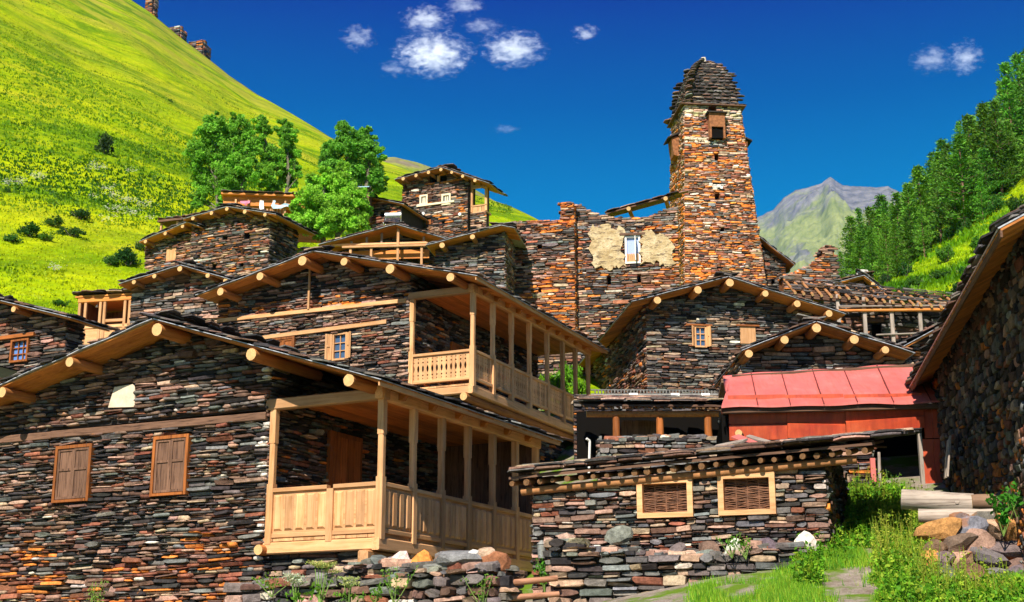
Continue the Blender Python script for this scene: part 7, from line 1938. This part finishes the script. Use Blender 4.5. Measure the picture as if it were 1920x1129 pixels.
# ---- weeds in the foreground
def weeds(name, label, regions, n, hgt, leaf, cols, stemmy=True, seed=3, nl=(7,14)):
    random.seed(seed); C = []; cl = []; B = []; sz = []
    tot = sum(r_[4] for r_ in regions)
    for (x0, x1, y0, y1, wt) in regions:
        for k in range(int(n*wt/tot)):
            x = random.uniform(x0, x1); y = random.uniform(y0, y1); p = ground_at(x, y, 12)
            if p is None: continue
            h = hgt*random.uniform(.4,1.3); c = np.array(random.choice(cols))*random.uniform(.7,1.3); lean = np.array([random.gauss(0,.12), random.gauss(0,.12), 1.0])
            m_ = random.randint(*nl); t = rng.uniform(.1,1,(m_,1)); q = np.array(p)+lean*h*t + rng.normal(size=(m_,3))*np.array([.05,.05,.015])*(1.3-t)*(h/.35)
            C.append(q); cl.append(np.tile(c,(m_,1))*rng.uniform(.75,1.3,(m_,1))); sz.append(np.full(m_, leaf*random.uniform(.7,1.3))); B.append((np.array(p), lean*h, c))
    C = np.concatenate(C); cl = np.concatenate(cl); V, F = leaf_cloud(C, np.concatenate(sz), .55, .6)
    cv = np.repeat(np.clip(cl,0,1),4,0); nv = len(V)
    P = np.array([b[0] for b in B]); L = np.array([b[1] for b in B]); cs = np.array([b[2] for b in B])*.8; a = np.array([.007,0,0])
    V2 = np.stack([P-a-np.array([0,0,.03]), P+a-np.array([0,0,.03]), P+L+a*.3, P+L-a*.3],1).reshape(-1,3); F2 = np.arange(len(V2)).reshape(-1,4)+nv
    o = np_mesh(name, np.vstack([V,V2]), [np.vstack([F,F2])], np.vstack([cv, np.repeat(np.clip(cs,0,1),4,0)]), [MAT['leaf']]); tag(o, label, 'weeds', kind='stuff'); return o
WC = [(.13,.33,.015),(.20,.40,.02),(.09,.25,.015),(.30,.42,.03)]
weeds('path_weeds', 'lush green weeds growing along the path between pen and rock pile', [(1590,1700,935,1010,3),(1600,1660,1000,1040,.6),(1640,1760,990,1100,3),(1650,1730,1085,1160,2.4),(1730,1940,1132,1190,4),(1500,1600,1020,1060,1),(1490,1540,1050,1110,1)], 3600, .3, .06, WC, nl=(9,18))
weeds('wall_foot_weeds', 'sparse weeds at the foot of the left house', [(0,180,1118,1150,1),(150,200,1108,1145,2),(330,500,1115,1150,1.2),(480,560,1085,1125,1.6)], 150, .3, .06, [(.12,.26,.02),(.16,.24,.04)], seed=8)
weeds('tall_sprigs', 'tall thin yellow-green sprigs rising above the path weeds', [(1640,1740,985,1090,3),(1690,1760,1085,1135,1.5),(1600,1660,940,990,1),(1755,1900,1128,1160,1.2)], 420, .55, .04, [(.32,.42,.03),(.22,.36,.03),(.38,.40,.05)], seed=12, nl=(12,22))
def short_grass(name, label, regions, n, h=.1, seed=4, cols=WC):
    random.seed(seed); P = []
    tot = sum(r_[4] for r_ in regions)
    for (x0, x1, y0, y1, wt) in regions:
        for k in range(int(n*wt/tot)):
            p = ground_at(random.uniform(x0,x1), random.uniform(y0,y1), 12)
            if p: P.append(p)
    P = np.array(P); P = P + rng.normal(size=P.shape)*np.array([.06,.25,0]); m_ = len(P); V = []
    pt = fbm2(P[:,0]*1.6+30, P[:,1]*1.6, 3, 4); P = P[pt > .40]; m_ = len(P)
    P[:,2] = [gz(a, b) for a, b in P[:,:2]]
    cc = np.array([random.choice(cols) for _ in range(m_)])*rng.uniform(.7,1.35,(m_,1))
    for b in range(3):
        a = rng.uniform(0,6.28,m_); hh = h*rng.uniform(.5,1.5,m_); o = P+rng.normal(size=(m_,3))*np.array([.02,.02,0])
        V.append(np.stack([o-np.stack([.006*np.sin(a),.006*np.cos(a),0*a+.01],1), o+np.stack([.006*np.sin(a),.006*np.cos(a),0*a-.01],1), o+np.stack([np.cos(a)*hh*.4,np.sin(a)*hh*.4,hh],1)],1))
    V = np.stack(V,1).reshape(-1,3); o = np_mesh(name, V, [np.arange(len(V)).reshape(-1,3)], np.repeat(np.clip(cc,0,1),9,0), [MAT['blade']]); tag(o, label, 'grass', kind='stuff')
short_grass('path_grass', 'short bright grass growing over the path', [(1540,1620,1000,1060,3),(1460,1560,1060,1140,1.2),(1580,1720,930,1010,4),(1300,1500,1105,1140,1.5),(1640,1930,1060,1140,4)], 26000, .11)
# individual plants
def umbel_plant(px, py, Y, H, label, n=5, col=(.3,.36,.1)):
    p = at(px, py, Y); o = empty('umbel_plant', p); tag(o, label, 'plant'); mb = MB(); C = []
    for k in range(n):
        a = random.uniform(0,6.28); t = Vector((math.cos(a)*H*.45*random.random(), math.sin(a)*H*.3*random.random(), H*random.uniform(.6,1.0))); mb.tube((0,0,-.2), t, .012, .006, n=5, seg=2)
        for q in range(7):
            b = q*.9; e = t+Vector((math.cos(b)*.1,math.sin(b)*.1,.06)); mb.tube(t, e, .004, .003, n=4); C.append(np.array(e)+rng.normal(size=(14,3))*np.array([.03,.03,.012]))
    mb.build('stem', m_simple('plant_stem', (.16,.26,.05), .8), o, loc=(0,0,0))
    C = np.concatenate(C); V, F = leaf_cloud(C, .03, .8, 1.0); np_mesh('flower_head', V, [F], leaf_cols(len(C), col, .3), [MAT['leaf']], o, (0,0,0))['kind'] = 'stuff'
    C = np.array([[random.gauss(0,.13), random.gauss(0,.1), random.uniform(0,H*.45)] for _ in range(40)]); V, F = leaf_cloud(C, .09, .5); np_mesh('leaves', V, [F], leaf_cols(len(C), (.12,.26,.02), .3), [MAT['leaf']], o, (0,0,0))
umbel_plant(600, 1118, 22.4, .5, 'tall yellow-green umbel plant before the rubble wall', 6, (.42,.45,.12))
umbel_plant(555, 1128, 22.2, .36, 'white-topped umbel plant left of the yellow-green one', 5, (.55,.58,.4))
umbel_plant(655, 1128, 22.2, .3, 'small umbel plant right of the yellow-green one', 4, (.4,.45,.15))
def leafy_plant(px, py, Y, H, label, n=90, leaf=.055, col=(.11,.27,.02), w=.16, name='leafy_plant'):
    p = at(px, py, Y); o = empty(name, p); tag(o, label, 'plant'); mb = MB(); C = []
    for k in range(5):
        t = Vector((random.gauss(0,w), random.gauss(0,w*.6), H*random.uniform(.6,1.05))); mb.tube((0,0,-.15), t, .009, .004, n=5)
        f = rng.uniform(.1,1,(n//5,1)); C.append(np.array(t)[None]*f + rng.normal(size=(n//5,3))*np.array([.045,.045,.02]))
    mb.build('stem', m_simple('plant_stem', (.14,.22,.04), .8), o, loc=(0,0,0)); C = np.concatenate(C); V, F = leaf_cloud(C, leaf); np_mesh('leaves', V, [F], leaf_cols(len(C), col, .35), [MAT['leaf']], o, (0,0,0))
leafy_plant(170, 1140, 24.2, .5, 'upright weed before the left house wall', 120, .05, (.2,.3,.05))
leafy_plant(740, 1118, 22.2, .48, 'tall weed growing out of the rubble wall', 110, .055, (.13,.28,.03))
leafy_plant(700, 1128, 22.1, .3, 'short weed at the foot of the rubble wall', 80)
leafy_plant(905, 1128, 22.0, .4, 'fine-leaved weed by the lower pole end', 110, .045, (.12,.27,.02))
leafy_plant(1022, 1098, 23.0, .42, 'green weed between poles and pen corner', 130, .06, (.08,.26,.02))
leafy_plant(1372, 1028, 21.55, .22, 'weed sprouting from the terrace wall, left of two', 80, .05, (.1,.28,.02), .1)
leafy_plant(1398, 1030, 21.55, .17, 'weed sprouting from the terrace wall, right of two', 70, .05, (.12,.3,.02), .1)
leafy_plant(1880, 985, 19.6, .5, 'broad-leaved plant leaning over the rock pile at right edge', 170, .09, (.06,.24,.02), .2)
leafy_plant(1908, 960, 19.8, .45, 'broad-leaved plant at the right edge above the rock pile', 150, .09, (.06,.22,.02), .2)
leafy_plant(1670, 920, 26.3, .4, 'green sprig in the red shed doorway', 60, .06)
leafy_plant(510, 1102, 23.2, .25, 'orange-flecked green clump at the balcony foot', 130, .05, (.14,.3,.02), .25)
# ------------------------------------------------------------------ clouds far behind the ridges, and the air in between
def cloud(px, py, wpx, hpx, label, dens=1.0, thr=.5, seed=0.0, dist=8000.0):
    c = at(px, py, dist); s = dist/FPX
    import bmesh
    bm = bmesh.new(); bmesh.ops.create_icosphere(bm, subdivisions=3, radius=1.0); me = bpy.data.meshes.new('cloud'); bm.to_mesh(me); bm.free()
    m = bpy.data.materials.new('cloud_vapour'); m.use_nodes = True; t = m.node_tree; t.nodes.clear()
    out = t.nodes.new('ShaderNodeOutputMaterial'); pv = t.nodes.new('ShaderNodeVolumePrincipled'); t.links.new(pv.outputs[0], out.inputs['Volume'])
    pv.inputs['Color'].default_value = (1,1,1,1); pv.inputs['Anisotropy'].default_value = .1
    tc = t.nodes.new('ShaderNodeTexCoord'); ln = t.nodes.new('ShaderNodeVectorMath'); ln.operation = 'LENGTH'; t.links.new(tc.outputs['Object'], ln.inputs[0])
    mp = t.nodes.new('ShaderNodeMapping'); mp.inputs['Location'].default_value = (seed, seed*1.7, seed*.6); mp.inputs['Scale'].default_value = (wpx/75, wpx/60, hpx/42); t.links.new(tc.outputs['Object'], mp.inputs['Vector'])
    nz = t.nodes.new('ShaderNodeTexNoise'); nz.inputs['Scale'].default_value = 2.2; nz.inputs['Detail'].default_value = 6; nz.inputs['Roughness'].default_value = .7; t.links.new(mp.outputs[0], nz.inputs['Vector'])
    fo = t.nodes.new('ShaderNodeMath'); fo.operation = 'MULTIPLY_ADD'; fo.inputs[1].default_value = -.27; t.links.new(ln.outputs['Value'], fo.inputs[0]); t.links.new(nz.outputs['Fac'], fo.inputs[2])
    mr = t.nodes.new('ShaderNodeMapRange'); mr.inputs[1].default_value = thr-.24; mr.inputs[2].default_value = thr+.02; mr.inputs[3].default_value = 0; mr.inputs[4].default_value = dens*1.8/(s*14); t.links.new(fo.outputs[0], mr.inputs[0])
    t.links.new(mr.outputs[0], pv.inputs['Density'])
    me.materials.append(m)
    o = bpy.data.objects.new('cloud', me); COL.objects.link(o); o.location = c; o.scale = (wpx*s*.62, min(wpx,hpx)*s*.62, hpx*s*.62); tag(o, label, 'cloud', 'small clouds over the valley')
    return o
for i, (x, y, w_, h_, d, lab) in enumerate(((812,102,125,75,1.0,'largest white puff cloud, upper centre left'),(800,36,84,48,.7,'ragged cloud at the top above the largest puff'),(962,92,105,60,.8,'white cloud right of the largest puff'),(672,70,60,44,.35,'faint cloud leftmost of the group'),(1097,62,44,32,.6,'small round cloud right of the cloud group'),(735,130,50,26,.4,'wisp below left of the largest puff'),(905,48,70,30,.4,'thin wisp between the upper clouds'),(870,8,70,40,.5,'wisp cut by the top edge'),(950,242,50,16,.35,'tiny low wisp in the middle of the sky'),(1748,112,70,50,.25,'faint wisp left of the two above the pines'),(1810,108,56,56,.35,'curled wisp right of the two above the pines'))):
    cloud(x, y, w_*1.22, h_*1.22, lab, d*.7, .59, i*3.7+1.3)
def haze():
    mb = MB(); mb.box(-4700, 4700, -4700, 4700, -260, 1180); o = mb.build('haze', [])
    m = bpy.data.materials.new('mountain_air'); m.use_nodes = True; t = m.node_tree; t.nodes.clear(); out = t.nodes.new('ShaderNodeOutputMaterial'); pv = t.nodes.new('ShaderNodeVolumePrincipled')
    pv.inputs['Color'].default_value = (.04,.38,1.0,1); pv.inputs['Density'].default_value = .00005; pv.inputs['Density Attribute'].default_value = ''; pv.inputs['Anisotropy'].default_value = .2
    t.links.new(pv.outputs[0], out.inputs['Volume']); m.cycles.homogeneous_volume = True; o.data.materials.append(m); tag(o, kind='stuff'); return o
haze()
flush_pieces()
for o in list(bpy.data.objects):
    if '_z0' in o.keys(): del o['_z0']
print('objects', len(bpy.data.objects))
